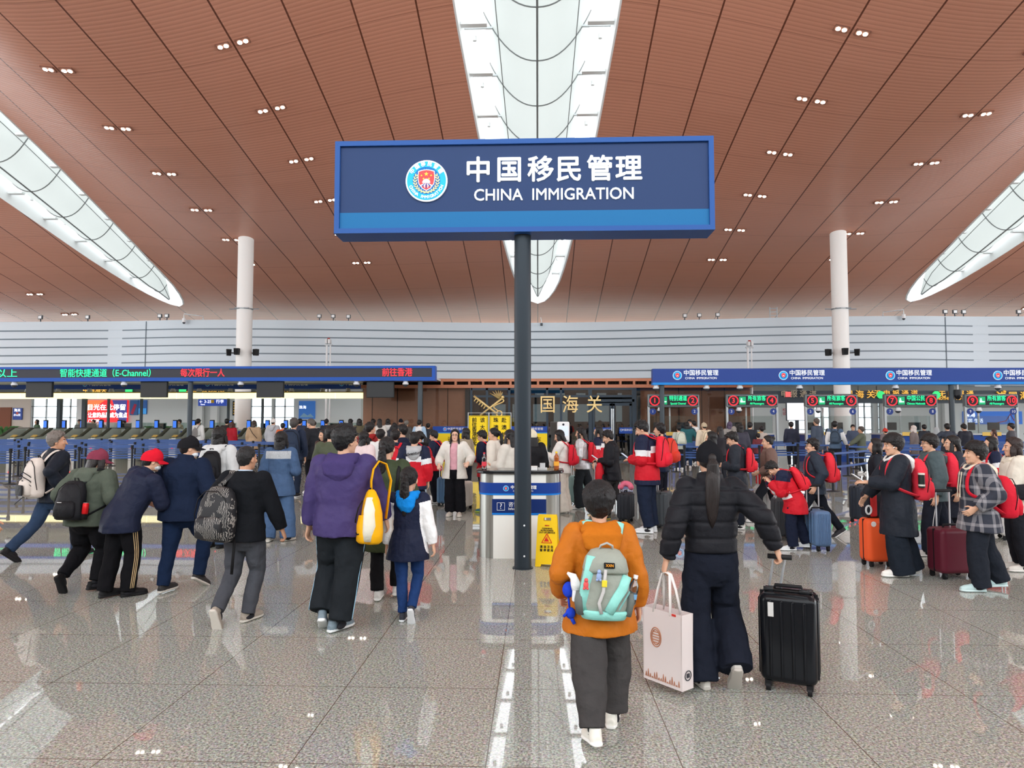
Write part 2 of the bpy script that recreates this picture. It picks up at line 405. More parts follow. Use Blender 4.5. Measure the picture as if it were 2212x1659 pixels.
# grey slatted wall, gently curved, ends bent forward
GY0 = 50.0
def gwall(X):
    return GY0 + 1.2 * math.cos(min(1, abs(X) / 24) * PI) - (max(0, abs(X) - 30.5) * .12)
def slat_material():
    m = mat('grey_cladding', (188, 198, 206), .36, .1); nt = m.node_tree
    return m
ztop = at(1162, 692, 50).z; zbot = 1.0
xs = list(np.linspace(-58, 58, 117))
g = G(); n = 14; dz = (ztop - .45 - 4.2) / 8.6
prof = []
z = ztop; prof.append((z, 0.0)); z -= .62; prof.append((z, 0))
while z > zbot:
    prof += [(z, .0), (z - .005, .10), (z - .095, .10), (z - .10, 0)]; z -= .59
prof.append((zbot, 0))
vs = []
for X in xs:
    f = max(0.12, 1 - max(0, abs(X) - 9) / 10) if abs(X) < 32.2 else .6
    zs = -0.0 - .35 * max(0, (abs(X) - 26) / 20)
    for (z, d) in prof: vs.append((X, gwall(X) + d * f, z + zs * (1 if z > zbot else 0)))
N = len(prof)
g.add(vs, [(i * N + j, i * N + j + 1, (i + 1) * N + j + 1, (i + 1) * N + j) for i in range(len(xs) - 1) for j in range(N - 1)])
g.add([(X, gwall(X) + d, ztop - .35 * max(0, (abs(X) - 26) / 20)) for X in xs for d in (0, 1.2)], [(2 * i, 2 * i + 1, 2 * i + 3, 2 * i + 2) for i in range(len(xs) - 1)])
# lower part of this wall is opened for the customs hall: keep only z>4.3 outside |X|>7
g2 = G(); keep = {}
for f, mi in zip(g.f, g.m):
    c = sum((Vector(g.v[i]) for i in f), Vector()) / 4
    if c.z < (4.75 if c.x < 15 else 4.1): continue
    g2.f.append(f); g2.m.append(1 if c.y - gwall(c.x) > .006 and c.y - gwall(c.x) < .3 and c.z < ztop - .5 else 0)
g2.v = g.v
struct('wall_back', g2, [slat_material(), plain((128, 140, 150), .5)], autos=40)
g = G()
for px in (318, 2040):
    q = at(px, 750, 49)
    X = q.x; g.b2(X - .03, X + .03, gwall(X) - .02, gwall(X) + .06, 4.8, ztop - .1)
struct('trim_1', g, plain((96, 108, 118), .5))
# floodlights along the wall top
for i, px in enumerate((685, 714, 746, 1488, 1519, 1558, 2040, 2061, 2080, 2192, 103, 196, 347, 362)):
    base = at(px, 700, 49); X = base.x; Y = gwall(X) + .1; z = ztop - .35 * max(0, (abs(X) - 26) / 20)
    t = thing('floodlight', 'small grey floodlight on the slatted wall top, %s from the left' % ORD[{10: 0, 11: 1, 12: 2, 13: 3}.get(i, i + 4)], 'floodlight', (X, Y, z), 0, 'floodlights on the wall top')
    t.scale = (1.35,) * 3
    part('stand', G().box((0, 0, .08), (.04, .04, .16)), DG, t)
    part('head', G().box((0, -.02, .24), (.22, .1, .2)), plain((88, 92, 96), .4), t, bevel=.01)
    part('lens', G().box((0, -.075, .24), (.16, .01, .14)), plain((235, 238, 240), .2), t)
# cameras hanging on white goosenecks and a steel ladder
for i, (px, flip, w) in enumerate(((418, 1, 'left'), (1930, -1, 'right'))):
    q = at(px, 698, 49); X = q.x; Y = gwall(X) + .2; z = ztop
    t = thing('dome_camera', 'white dome camera on a gooseneck bracket above the %s slatted wall' % w, 'camera', (X, Y, z), 0)
    part('bracket', G().tube([(.5 * flip, .4, .1), (.5 * flip, .4, .36), (-.45 * flip, -.5, .38), (-.45 * flip, -.5, .05)], .045, 8), plain((225, 228, 230), .4), t, True)
    part('housing', G().cyl((-.45 * flip, -.5, -.22), (-.45 * flip, -.5, .06), .12, 14), plain((235, 236, 238), .4), t, autos=40)
    part('dome', G().ell((-.45 * flip, -.5, -.24), .1), plain((60, 64, 70), .15), t, True)
q = at(1667, 690, 50); t = thing('ladder', 'steel access ladder above the slatted wall right of centre', 'ladder', (q.x, gwall(q.x) + .3, ztop - .1), 0)
for s in (-.25, .25): part('rail', G().box((s, 0, .4), (.05, .05, 1.0)), plain((150, 154, 158), .4, .6), t)
for k in range(4): part('rung', G().box((0, 0, .05 + .25 * k), (.5, .04, .04)), plain((150, 154, 158), .4, .6), t)
q = at(1170, 690, 48.5); t = thing('bullet_camera', 'small bullet camera on the centre of the slatted wall top', 'camera', (q.x, gwall(q.x) - .25, q.z), 0)
part('pole', G().tube([(0, .1, -.1), (0, .1, .3), (-.06, 0, .5)], .03, 6), WHITE, t); part('case', G().box((0, -.1, -.02), (.18, .34, .16)), plain((80, 86, 92), .4), t, bevel=.02)
# tall white camera poles behind the canopies
for px, w, yb in ((710, 'left', 735), (1619, 'right', 740)):
    q = at(px, yb, 46)
    t = thing('camera_pole', 'white camera pole rising behind the %s canopy' % w, 'camera pole', (q.x, 46, 0), 0, 'white camera poles')
    part('pole', G().cyl((-.12, 0, 0), (-.12, 0, q.z - .3), .07, 10).cyl((.12, 0, 0), (.12, 0, q.z - .3), .05, 10).box((0, 0, .05), (.5, .4, .1)), plain((228, 230, 232), .4), t, autos=40)
    part('crossbar', G().box((0, 0, q.z - .32), (.5, .16, .08)), plain((200, 203, 206), .4), t)
    for s in (-1, 1): part('camera_head', G().box((s * .1, -.1, q.z - .1), (.15, .4, .3)), plain((225, 228, 230), .4), t, bevel=.03)
    part('beacon', G().cyl((0, 0, q.z), (0, 0, q.z + .15), .09, 10), plain((170, 60, 58), .5), t)

# ---------------------------------------------------------------- glazed brown volume in the middle
YG = 32.3
xl = at(780, 900, YG).x; xr = at(1626, 900, YG).x
ztw = at(1162, 818, YG).z; zvt = at(1162, 824, YG).z; zvb = at(1162, 831, YG).z; zlo = at(1162, 838, YG).z
WOOD = mat('wood_panel', (186, 122, 92), .45, spec=.4, bump=.1, bscale=8, var=.12)
g = G()
g.b2(xl, xr, YG - .1, YG + 6, zvt, ztw); g.b2(xl, xr, YG - .1, YG + .6, zlo - .0, zvb)
npx = np.arange(955, 1626, 29.6)
for px in npx: X = at(px, 828, YG).x; g.b2(X - .05, X + .05, YG - .1, YG + .3, zvb, zvt)
g.b2(xl, xr, YG + .3, YG + .6, zvb, zvt, 1)
struct('trim_2', g, [WOOD, plain((26, 22, 20), .8)])
vg = G()
for a, b in zip(npx[:-1], npx[1:]):
    x0 = at(a, 828, YG).x; x1 = at(b, 828, YG).x
    for k in range(1, 9): X = x0 + (x1 - x0) * k / 9; vg.b2(X - .008, X + .008, YG + .05, YG + .1, zvb, zvt)
struct('trim_3', vg, plain((70, 52, 42), .6))
# wood wall behind glass either side, dark glazed lobby in the middle
xa = at(1018, 900, YG).x; xb = at(1370, 900, YG).x
g = G(); g.b2(xl, xa - .2, YG + .35, YG + .6, 0, zlo); g.b2(xb + .2, xr, YG + .35, YG + .6, 0, zlo)
g.b2(xr - .25, xr, YG + .4, YG + 6, 0, zlo)
for px in (800, 855, 910, 965): X = at(px, 900, YG).x; g.b2(X - .015, X + .015, YG + .33, YG + .36, 0, zlo, 1)
for px in (1420, 1470, 1520, 1570): X = at(px, 900, YG).x; g.b2(X - .015, X + .015, YG + .33, YG + .36, 0, zlo, 1)
struct('wall_middle', g, [WOOD, plain((60, 36, 28), .7)])
GL = glassmat('hall_glass', (.78, .86, .85), .16)
g = G(); g.b2(xl, xa, YG, YG + .02, 0, zlo); g.b2(xb, xr, YG, YG + .02, 0, zlo)
struct('window_4', g, glassmat('wood_glass', (.94, .96, .95), .06))
# lobby frames
FR = plain((58, 68, 78), .4, .3)
fx = [1018, 1052, 1102, 1130, 1182, 1275, 1370]
g = G()
for px in (1018, 1052, 1100, 1182, 1212): X = at(px, 900, YG).x; g.b2(X - .05, X + .05, YG - .08, YG + .08, 0, zlo)
zt = at(1162, 872, YG).z; z2 = at(1162, 856, YG).z
g.b2(xa, xb, YG - .08, YG + .08, zlo - .1, zlo); g.b2(xa, xb, YG - .06, YG + .06, z2 - .05, z2 + .05)
g.b2(xa, at(1275, 900, YG).x, YG - .06, YG + .06, 0, .12)
d0 = at(1275, 900, YG).x; d1 = at(1370, 900, YG).x
struct('trim_4', g, FR)
g = G(); g.b2(xa, d0, YG - .01, YG + .01, .1, zlo); g.b2(d0, d1, YG - .01, YG + .01, z2, zlo)
struct('window_5', g, glassmat('lobby_glass', (.5, .58, .6), .22))
g = G(); g.b2(d0 - .08, d0 + .08, YG - .1, YG + .1, 0, zlo); g.b2(d1 - .1, d1 + .1, YG - .1, YG + .1, 0, zlo); g.b2(d0, d1, YG - .1, YG + .1, zt + .08, zt + .2)
door = struct('door_1', g, FR)
mid = (d0 + d1) / 2
for s, a, b in ((-1, d0 + .1, mid - .02), (1, mid + .02, d1 - .12)):
    g = G(); g.b2(a, a + .1, YG - .05, YG + .05, .02, zt); g.b2(b - .1, b, YG - .05, YG + .05, .02, zt); g.b2(a, b, YG - .05, YG + .05, zt - .1, zt + .03); g.b2(a, b, YG - .05, YG + .05, .02, .16)
    lf = part('leaf', g, FR, door); part('pane', G().b2(a + .08, b - .08, YG - .01, YG + .01, .1, zt - .05), glassmat('lobby_glass'), lf)
    hx = b - .02 if s < 0 else a + .02
    part('handle', G().cyl((hx, YG - .14, .75), (hx, YG - .14, 2.35), .035, 10), plain((200, 204, 206), .25, .9), lf, autos=40)
# lobby interior
g = G(); g.b2(xa - .2, xb + .2, YG + 5.5, YG + 5.7, 0, zlo); g.b2(xa - .3, xa - .1, YG + .1, YG + 5.6, 0, zlo); g.b2(xb + .1, xb + .3, YG + .1, YG + 5.6, 0, zlo); g.b2(xa - .2, xb + .2, YG + .1, YG + 5.7, zlo - .02, zlo + .1)
struct('wall_lobby', g, plain((60, 66, 72), .6))
g = G(); rr = random.Random(3)
for i in range(7):
    X = xa + .6 + i * 1.12; g.b2(X, X + .75, YG + 5.45, YG + 5.48, 1.75, 2.7)
    g.b2(X + .1, X + .6, YG + 5.45, YG + 5.48, 3.2, 3.85)
struct('window_6', g, mat('lit_window', (235, 240, 242), .5, emit=.5))  # glowing panels imitate bright reflections in the lobby glass
# gilded emblem and script on the glass
GOLD = mat('gold', (236, 206, 140), .3, .25)
em = thing('gold_emblem', 'gold crossed key and winged staff emblem on the dark glass wall', 'emblem', (at(1055, 875, YG - .15).x, YG - .15, at(1055, 875, YG - .15).z), 0)
g = G()
g.tube([(-.68, 0, .42), (.42, 0, -.42)], .05, 8); g.tube([(.62, 0, .30), (-.38, 0, -.48)], .045, 8)
for k in range(5): g.box((-.62 + .11 * k, 0, .24 - .085 * k), (.05, .05, .16), rot=Matrix.Rotation(R(35), 3, 'Y'))
g.tube([(.5 + .13 * math.cos(a), 0, -.4 + .13 * math.sin(a)) for a in np.linspace(0, 2 * PI, 13)], .035, 6)
part('key', g, GOLD, em, True)
g = G()
for s in (0, 1):
    for k in range(6):
        a = R(150 - 18 * k); g.tube([(.5, 0, .3), (.5 + (.5 - .04 * k) * math.cos(a), 0, .3 + (.36 - .02 * k) * math.sin(a) + .08)], [.05, .02], 6)
g.tube([(.62 - .4 * t + .16 * math.sin(9 * t), 0, .3 - .7 * t) for t in np.linspace(0, 1, 16)], .03, 6); g.ell((.66, 0, .36), .08)
part('wing', g, GOLD, em, True)
for px, ch in ((1183, '国'), (1232, '海'), (1284, '关')):
    q = at(px, 876, YG - .15)
    o = text('gold_character', ch, .86, GOLD, None, q, .004, extrude=.03, sx=.9); tag(o, {'国': 'gold script character just right of the sign post on the glass wall', '海': 'gold script character in the middle of the glass wall', '关': 'gold script character above the glass double door'}[ch], 'lettering', 'gold characters on the glass')

# unseen wall added behind the camera to dim glass reflections, open sky above
g = G(); g.b2(-60, 60, -12.4, -12, 0, 6.2); struct('wall_front', g, plain((150, 140, 132), .6))
g = G(); g.b2(-60, 60, 51.6, 57.3, ztop - .7, ztop - .5); struct('roof_customs', g, plain((150, 148, 146), .8))  # unseen slab added to shape the light mirrored in the far ceiling
# ---------------------------------------------------------------- customs hall behind the gates
YB = 56.0
def pb(g, px0, px1, py0, py1, Y, d=.1, mi=0):
    a = at(px0, py1, Y); b = at(px1, py0, Y); g.b2(a.x, b.x, Y, Y + d, min(a.z, b.z), max(a.z, b.z), mi); return g
def pfloor(g, px0, px1, py0, Y, d=.1, mi=0):
    a = at(px0, py0, Y); b = at(px1, py0, Y); g.b2(a.x, b.x, Y, Y + d, 0, a.z, mi); return g
WALLW = plain((226, 228, 226), .6)
g = G()
openings = [(68, 126), (131, 168), (541, 588), (592, 636), (1702, 1742), (1758, 1793), (1853, 1885), (1893, 1902)]
edges = [-700] + [e for o in openings for e in o] + [2900]
for a, b in zip(edges[::2], edges[1::2]): pfloor(g, a, b, 800, YB, .3)
for a, b in openings: pb(g, a, b, 800, 856, YB, .3); pfloor(g, a, b, 936, YB, .3)
struct('wall_customs', g, WALLW)
g = G()
for a, b in openings:
    for k in (0, .5, 1): x = at(a + (b - a) * k, 900, YB).x; g.b2(x - .05, x + .05, YB + .1, YB + .2, 0, 4.1)
    for y in (878, 902, 928): pb(g, a, b, y - 1, y + 1, YB + .1, .1)
struct('trim_5', g, plain((205, 210, 212), .5))
g = G()
for a, b in openings: pb(g, a, b, 856, 936, YB + .22, .02)
struct('window_7', g, glassmat('back_glass', (.9, .94, .95), .04))
g = G(); pb(g, -10, 67, 858, 935, YB - .2, .1); struct('wall_panel', g, plain((206, 190, 178), .5))
g = G(); pfloor(g, 0, 24, 880, YB - .3, .1); struct('door_2', g, plain((128, 72, 48), .5))
g = G()
for a, b in ((425, 437), (455, 470), (1905, 1918), (2040, 2050)): pfloor(g, a, b, 858, YB - .5, .4)
struct('column_customs', g, plain((240, 240, 238), .5))
# pale ceiling lid of the far hall
g = G(); g.b2(-60, at(700, 900, 45).x, 46.6, 58, 4.6, 4.75); g.b2(at(1630, 900, 45).x, 60, 46.6, 58, 4.6, 4.75); struct('ceiling_customs', g, plain((228, 230, 230), .6))
def panel(name, label, cat, px0, px1, py0, py1, Y, m, d=.08, group=None):
    c = at((px0 + px1) / 2, (py0 + py1) / 2, Y); t = thing(name, label, cat, (c.x, Y, c.z), 0, group)
    w = (px1 - px0) / FPX * Y; h = (py1 - py0) / FPX * Y
    part('panel', G().box((0, d / 2, 0), (w, d, h)), m, t)
    return t, w, h
t, w, h = panel('advertising_screen', 'bright red advertising screen with white Chinese slogan behind the gates', 'screen', 187, 276, 864, 912, YB - .22, mat('screen_red', (226, 34, 40), .5, emit=1.0), .2)
WL = led((255, 255, 255), 1.3)
text('lettering', '目光在此停留', .52, WL, t, (-w * .02, -.01, .28), .012, sx=1.05); text('lettering', '让您的品牌成为焦点', .46, WL, t, (.05, -.01, -.36), .012, sx=.8); text('lettering', '广告招商', .24, WL, t, (-w * .33, -.01, -.8), .004)
g = G(); g.prism([(-w / 2, h / 2), (-.2, h / 2), (-w / 2, -.1)], -.004, -.001); part('streak', g, mat('screen_orange', (255, 110, 60), .5, emit=1.0), t)
g = G(); g.prism([(w * .12, h / 2), (w / 2, h / 2), (w / 2, -h / 2), (w * .32, -h / 2)], -.004, -.001); part('streak', g, mat('screen_violet', (60, 60, 130), .5, emit=.7), t)
t, w, h = panel('wall_poster', 'dark blue skyline poster right of the red screen', 'poster', 280, 298, 864, 897, YB - .1, mat('poster_teal', (30, 78, 128), .5, emit=.35)); part('streak', G().box((0, -.01, -h * .1), (w * .35, .01, h * .7), rot=Matrix.Rotation(.35, 3, 'Y')), plain((200, 60, 90), .5), t)
t, w, h = panel('wall_poster', 'blue tower poster with a pale lower half right of the red screen', 'poster', 299, 317, 864, 895, YB - .1, mat('poster_blue', (34, 84, 150), .5, emit=.3)); part('lower_half', G().box((0, -.01, -h * .28), (w * .96, .01, h * .4)), mat('poster_sky', (58, 150, 220), .5, emit=.4), t)
t, w, h = panel('notice_board', 'blue notice board beside the brown door at the far left', 'notice board', 27, 48, 881, 907, YB - .3, plain((62, 84, 160), .5))
text('lettering', '海关', .28, WL, t, (0, -.02, .28)); text('lettering', '办公区', .2, WL, t, (0, -.02, -.1)); part('emblem', G().cyl((0, -.03, .05), (0, 0, .05), .1, 12), plain((210, 90, 70), .5), t)
t, w, h = panel('direction_sign', 'blue hanging direction sign with arrow at the far left hall', 'sign', 427, 490, 862, 877, 50, mat('sign_blue_lit', (46, 82, 190), .5, emit=.25), .15)
text('lettering', '← 3-25    行李', .3, WL, t, (-.05, -.01, .06)); text('lettering', 'Gates', .14, WL, t, (-.7, -.01, -.14)); part('icon', G().box((.02, -.01, .08), (.22, .02, .22)), plain((240, 190, 40), .5), t)
for px, w_ in ((512, 'left'), (1825, 'right')):
    t, w, h = panel('fare_board', 'tall black board of five gold rows on the %s hall wall' % w_, 'sign board', px - 10, px + 11, 866 if w_ == 'left' else 879, 898 if w_ == 'left' else 908, YB - .1, plain((30, 32, 34), .5))
    for k in range(5):
        part('row', G().box((.12, -.01, .42 - .21 * k), (.42, .02, .07)), plain((170, 172, 170), .5), t); part('icon', G().box((-.26, -.01, .42 - .21 * k), (.12, .02, .12)), plain((230, 180, 60), .5), t)
t, w, h = panel('billboard', 'blue harbour billboard left of the brown wall', 'billboard', 645, 681, 866, 905, YB - .1, mat('bill_blue', (52, 104, 176), .5, emit=.4)); text('lettering', '珠海', .3, WL, t, (-.35, -.01, .2)); part('peak', G().prism([(-.6, -.6), (-.25, -.25), (.05, -.45), (.3, -.3), (.6, -.6)], -.012, -.002), plain((150, 190, 220), .5), t)
t, w, h = panel('billboard', 'wide blue bridge billboard at the far right hall', 'billboard', 2084, 2205, 889, 916, YB - .1, mat('bill_blue2', (48, 104, 190), .5, emit=.45)); text('lettering', '珠海', .42, WL, t, (-1.75, -.01, .2)); text('lettering', '宜居 生活', .36, WL, t, (-1.5, -.01, -.25))
part('bridge', G().tube([(.2, -.02, -.4), (1.0, -.02, -.25), (1.35, -.02, .3), (1.6, -.02, -.2), (2.05, -.02, -.25)], .03, 6), plain((210, 90, 70), .5), t)
t, w, h = panel('notice_board', 'white board with red characters right of the brown wall', 'notice board', 1690, 1699, 880, 900, YB - .1, WALLW)
text('lettering', '检\n验', .3, plain((190, 40, 40), .5), t, (0, -.01, 0))
# dark customs fascia
g = G(); pb(g, 1630, 2400, 843, 871, 46, .5); struct('trim_6', g, plain((62, 70, 78), .5)); g = G(); pb(g, -60, 702, 838, 856, 46, .5); struct('trim_7', g, plain((50, 58, 60), .5))
GLD = mat('gold_lit', (226, 172, 70), .4, .3, emit=.25)  # gold with a faint glow mixed into its colour
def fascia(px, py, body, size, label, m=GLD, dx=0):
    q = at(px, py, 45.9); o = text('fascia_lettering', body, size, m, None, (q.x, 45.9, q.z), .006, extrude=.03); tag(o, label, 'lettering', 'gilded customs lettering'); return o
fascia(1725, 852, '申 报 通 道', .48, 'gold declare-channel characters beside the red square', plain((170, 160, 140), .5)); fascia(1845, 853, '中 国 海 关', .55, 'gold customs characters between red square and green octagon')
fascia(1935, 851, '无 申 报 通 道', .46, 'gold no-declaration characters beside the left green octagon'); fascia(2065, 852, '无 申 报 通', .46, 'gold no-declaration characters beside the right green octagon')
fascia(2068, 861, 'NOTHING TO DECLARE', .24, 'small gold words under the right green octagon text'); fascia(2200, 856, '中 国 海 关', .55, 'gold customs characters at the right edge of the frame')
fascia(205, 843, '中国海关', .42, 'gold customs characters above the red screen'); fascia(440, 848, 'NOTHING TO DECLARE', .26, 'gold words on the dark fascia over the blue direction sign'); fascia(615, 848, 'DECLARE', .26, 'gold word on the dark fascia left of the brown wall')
for px, py, rgb, n, w_ in ((1702, 852, (224, 92, 92), 4, 'red square'), (1902, 853, (40, 200, 110), 8, 'left green octagon'), (2022, 853, (40, 200, 110), 8, 'right green octagon'), (279, 843, (40, 180, 110), 8, 'green octagon over the dark posters'), (395, 844, (40, 180, 110), 8, 'green octagon near the left canopy post')):
    q = at(px, py, 45.9); t = thing('channel_symbol', 'lit %s on the dark customs fascia' % w_, 'sign', q); part('plate', G().cyl((0, 0, 0), (0, -.06, 0), .26 if n == 8 else .24, n).xf(Matrix.Rotation(PI / n, 4, 'Y')), mat('sym_%d_%d' % (rgb[0], n), rgb, .5, emit=.7), t)
for px, w_ in ((1822, 'left'), (2163, 'right')):
    q = at(px, 853, 45.9); t = thing('customs_emblem', 'small crossed gold key emblem on the %s of the dark right fascia' % w_, 'emblem', q)
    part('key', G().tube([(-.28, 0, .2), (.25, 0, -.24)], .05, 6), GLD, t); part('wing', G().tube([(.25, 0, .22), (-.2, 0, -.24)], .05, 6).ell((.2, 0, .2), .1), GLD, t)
# potted palms
def palm(px, py, Y, label, s=1):
    q = at(px, py, Y); t = thing('potted_palm', label, 'plant', (q.x, Y, 0)); t.scale = (s,) * 3
    part('pot', G().tube([(0, 0, 0), (0, 0, .45)], [.18, .25], 14), plain((230, 230, 228), .5), t, autos=40)
    g = G(); r = random.Random(px); 
    for k in range(16):
        a = r.uniform(0, 6.28); L = r.uniform(.6, 1.0); pts = [Vector((math.cos(a) * L * u, math.sin(a) * L * u, .45 + 1.5 * u - .9 * u * u + r.uniform(0, .02))) for u in np.linspace(0, 1, 6)]
        g.tube(pts, [(.012, .012)] + [(.09 * math.sin(PI * min(1, u + .15)), .008) for u in np.linspace(.2, .95, 5)], 6)
    part('foliage', g, cloth((74, 116, 70)), t)
palm(345, 900, 48, 'potted palm behind the gates left of the blue direction sign', 1.3); palm(8, 900, 48, 'potted palm at the far left edge behind the gates', 1.3); palm(655 - 492, 900, 50, 'small plant standing before the bright windows left of the red screen', 1.0)

# ---------------------------------------------------------------- emblem of the blue signs
EMW = plain((245, 248, 250), .5); EMC = plain((0, 174, 239), .5); EMB = plain((20, 82, 160), .5); EMR = plain((226, 62, 66), .5); EMY = plain((248, 214, 70), .5); EMG = plain((214, 212, 150), .5)
def emblem(parent, loc, r, glow=0, full=True):
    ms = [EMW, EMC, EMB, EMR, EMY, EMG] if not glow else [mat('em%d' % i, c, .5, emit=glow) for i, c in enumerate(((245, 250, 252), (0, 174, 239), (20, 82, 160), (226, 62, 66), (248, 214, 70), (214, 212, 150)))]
    g = G(); n = 48 if full else 24
    def disc(rad, d0, d1, mi, k=n): g.cyl((0, d1, 0), (0, d0, 0), rad, k, mi)
    disc(1, -.02, -.10, 0); disc(.93, -.09, -.12, 1); disc(.66, -.11, -.13, 2)
    if full:
        g.tube([(.66 * math.cos(a), -.13, .66 * math.sin(a)) for a in np.linspace(0, 2 * PI, 49)], .012, 5, mi=1)
        for k in (-.4, -.2, 0, .2, .4): g.tube([(k * math.cos(a) * 1.5, -.135, .6 * math.sin(a)) for a in np.linspace(-PI / 2, PI / 2, 15)], .008, 4, mi=1)
        for z in (-.3, 0, .3): g.box((0, -.135, z), (1.18 * math.sqrt(max(.05, 1 - (z / .62) ** 2)), .008, .015), 1)
        for s in (-1, 1):
            for k in range(9):
                a = R(-88 + 15 * k); c = Vector((s * .54 * math.cos(a), -.15, .54 * math.sin(a) - .05))
                for q in (-1, 1): g.ell(c + Vector((s * q * .05, 0, .02)), (.03, .012, .085), 8, 5, rot=Matrix.Rotation(s * (-(a) + q * .6), 3, 'Y'), mi=5)
    sh = [(-.36, .42), (-.2, .47), (0, .5), (.2, .47), (.36, .42), (.38, .1), (.34, -.15), (.18, -.36), (0, -.46), (-.18, -.36), (-.34, -.15), (-.38, .1)]
    g.prism([(x * 1.09, z * 1.08) for x, z in sh], -.15, -.13, mi=0); g.prism(sh, -.165, -.14, mi=3)
    if full:
        def star(cx, cz, rr): g.prism([(cx + (rr if k % 2 == 0 else rr * .4) * math.sin(k * PI / 5), cz + (rr if k % 2 == 0 else rr * .4) * math.cos(k * PI / 5)) for k in range(10)], -.185, -.16, mi=4)
        star(0, .30, .11)
        for x, z in ((-.23, .23), (.23, .23), (-.13, .08), (.13, .08)): star(x, z, .055)
        g.prism([(.19 * math.cos(a), .19 * math.sin(a) - .12) for a in np.linspace(0, PI, 15)], -.18, -.16, mi=0)
        for k in range(-3, 4): g.tube([(k * .03, -.178, -.14), (k * .09, -.178, -.26), (k * .07, -.178, -.40 + abs(k) * .035)], [(.014, .006), (.03, .006), (.012, .006)], 6, mi=2 if k % 2 == 0 else 0)
    else: g.prism([(.17 * math.cos(a), .17 * math.sin(a) - .15) for a in np.linspace(0, PI, 9)], -.18, -.16, mi=0)
    M = Matrix.Translation(loc) @ Matrix.Scale(r, 4)
    o = link('emblem', g.xf(M).mesh('emblem', ms), parent)
    if full:
        for i, ch in enumerate('中国移民管理'):
            a = R(146 - 22.4 * i); text('lettering', ch, .235 * r, ms[0], o, (loc[0] + .79 * r * math.cos(a), loc[1] - .13 * r, loc[2] + .79 * r * math.sin(a)), .006 * r, rot=(PI / 2, PI / 2 - a, 0), extrude=.01 * r)
        s = 'CHINA IMMIGRATION'
        for i, ch in enumerate(s):
            a = R(-158 + 136 * i / (len(s) - 1)); text('lettering', ch, .2 * r, ms[0], o, (loc[0] + .8 * r * math.cos(a), loc[1] - .13 * r, loc[2] + .8 * r * math.sin(a)), .006 * r, rot=(PI / 2, -(a + PI / 2), 0), extrude=.01 * r)
    return o

# ---------------------------------------------------------------- the big blue sign on its post
YS = 8.42
pc = ground(1130, 1221)
TW = mat('sign_white', (244, 250, 252), .5, emit=.35)  # glow mixed into the white so the letters read bright
FRB = plain((40, 86, 156), .4); NAVY = plain((36, 60, 104), .42); SKY = plain((20, 106, 162), .42)
t = thing('immigration_sign', 'large blue immigration sign box with emblem on a dark round post', 'sign', (pc.x, YS, 0))
part('post', G().cyl((0, 0, 0), (0, 0, 4.2), .102, 40).cyl((0, 0, 0), (0, 0, .012), .125, 40), plain((47, 55, 62), .38, .2), t, autos=40)
part('screw', G().cyl((.02, -.1, .52), (.02, -.106, .52), .011, 10), plain((225, 228, 230), .3), t); part('screw', G().cyl((.02, -.1, .16), (.02, -.106, .16), .011, 10), plain((225, 228, 230), .3), t)
Yf = YS - .2
a = at(724, 305, Yf); b = at(1545, 498, Yf); zt_ = at(1134, 299, Yf).z; zb_ = at(1134, 500, Yf).z
x0, x1 = a.x - pc.x, b.x - pc.x; xm = (x0 + x1) / 2
g = G(); fw = .06
g.b2(x0, x1, -.2, .2, zb_, zb_ + fw).b2(x0, x1, -.2, .2, zt_ - fw, zt_).b2(x0, x0 + fw, -.2, .2, zb_ + fw, zt_ - fw).b2(x1 - fw, x1, -.2, .2, zb_ + fw, zt_ - fw)
part('frame', g, FRB, t)
zs = zb_ + fw + .20
part('panel', G().b2(x0 + fw, x1 - fw, -.165, .165, zs, zt_ - fw), NAVY, t); part('stripe', G().b2(x0 + fw, x1 - fw, -.17, .17, zb_ + fw, zs), SKY, t)
def sgn(px, py): q = at(px, py, Yf + .03); return q.x - pc.x, -.168, q.z
e = sgn(922, 392); emblem(t, e, 46.5 / FPX * Yf, .25)
for ch, px in zip('中国移民管理', (1033, 1100, 1168, 1229, 1296, 1358)):
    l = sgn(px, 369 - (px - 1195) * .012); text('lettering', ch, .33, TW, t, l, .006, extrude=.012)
for px, wd in ((1076, 'CHINA'), (1259, 'IMMIGRATION')):
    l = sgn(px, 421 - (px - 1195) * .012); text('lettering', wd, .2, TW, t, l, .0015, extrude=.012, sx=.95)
# ---------------------------------------------------------------- enquiry desk
yd = ground(1120, 1207).y; X0 = at(1035, 1100, yd + .1).x; X1 = at(1211, 1100, yd + .1).x; ht = at(1120, 1016, yd).z - .045
dxm = (X0 + X1) / 2; hwid = (X1 - X0) / 2; dd = .5
STEEL = mat('steel', (176, 176, 170), .28, .9)
t = thing('enquiry_desk', 'white and steel enquiry counter with blue bands behind the sign post', 'counter', (dxm, yd, 0))
g = G(); rr = .19
g.prism([(-hwid + rr, 0), (hwid - rr, 0), (hwid - rr, dd), (-hwid + rr, dd)], .0, ht, 'xy'); part('front_panel', g, plain((236, 236, 230), .3), t)
for s in (-1, 1):
    g = G(); pl = [(s * (hwid - rr) + s * .001, .0)] + [(s * (hwid - rr + rr * math.sin(q)), .005 + rr - rr * math.cos(q)) for q in np.linspace(.05, PI / 2, 9)] + [(s * hwid, dd), (s * (hwid - rr) + s * .001, dd)]
    part('corner_column', g.prism(pl, 0, ht, 'xy'), STEEL, t, autos=30)
def outline(o, r2=rr, w=hwid): return [(-w - o + 0, dd)] + [(-(w - r2) - (r2 + o) * math.cos(q), r2 - (r2 + o) * math.sin(q)) for q in np.linspace(0, PI / 2, 9)] + [((w - r2) + (r2 + o) * math.sin(q), r2 - (r2 + o) * math.cos(q)) for q in np.linspace(0, PI / 2, 9)] + [(w + o, dd)]
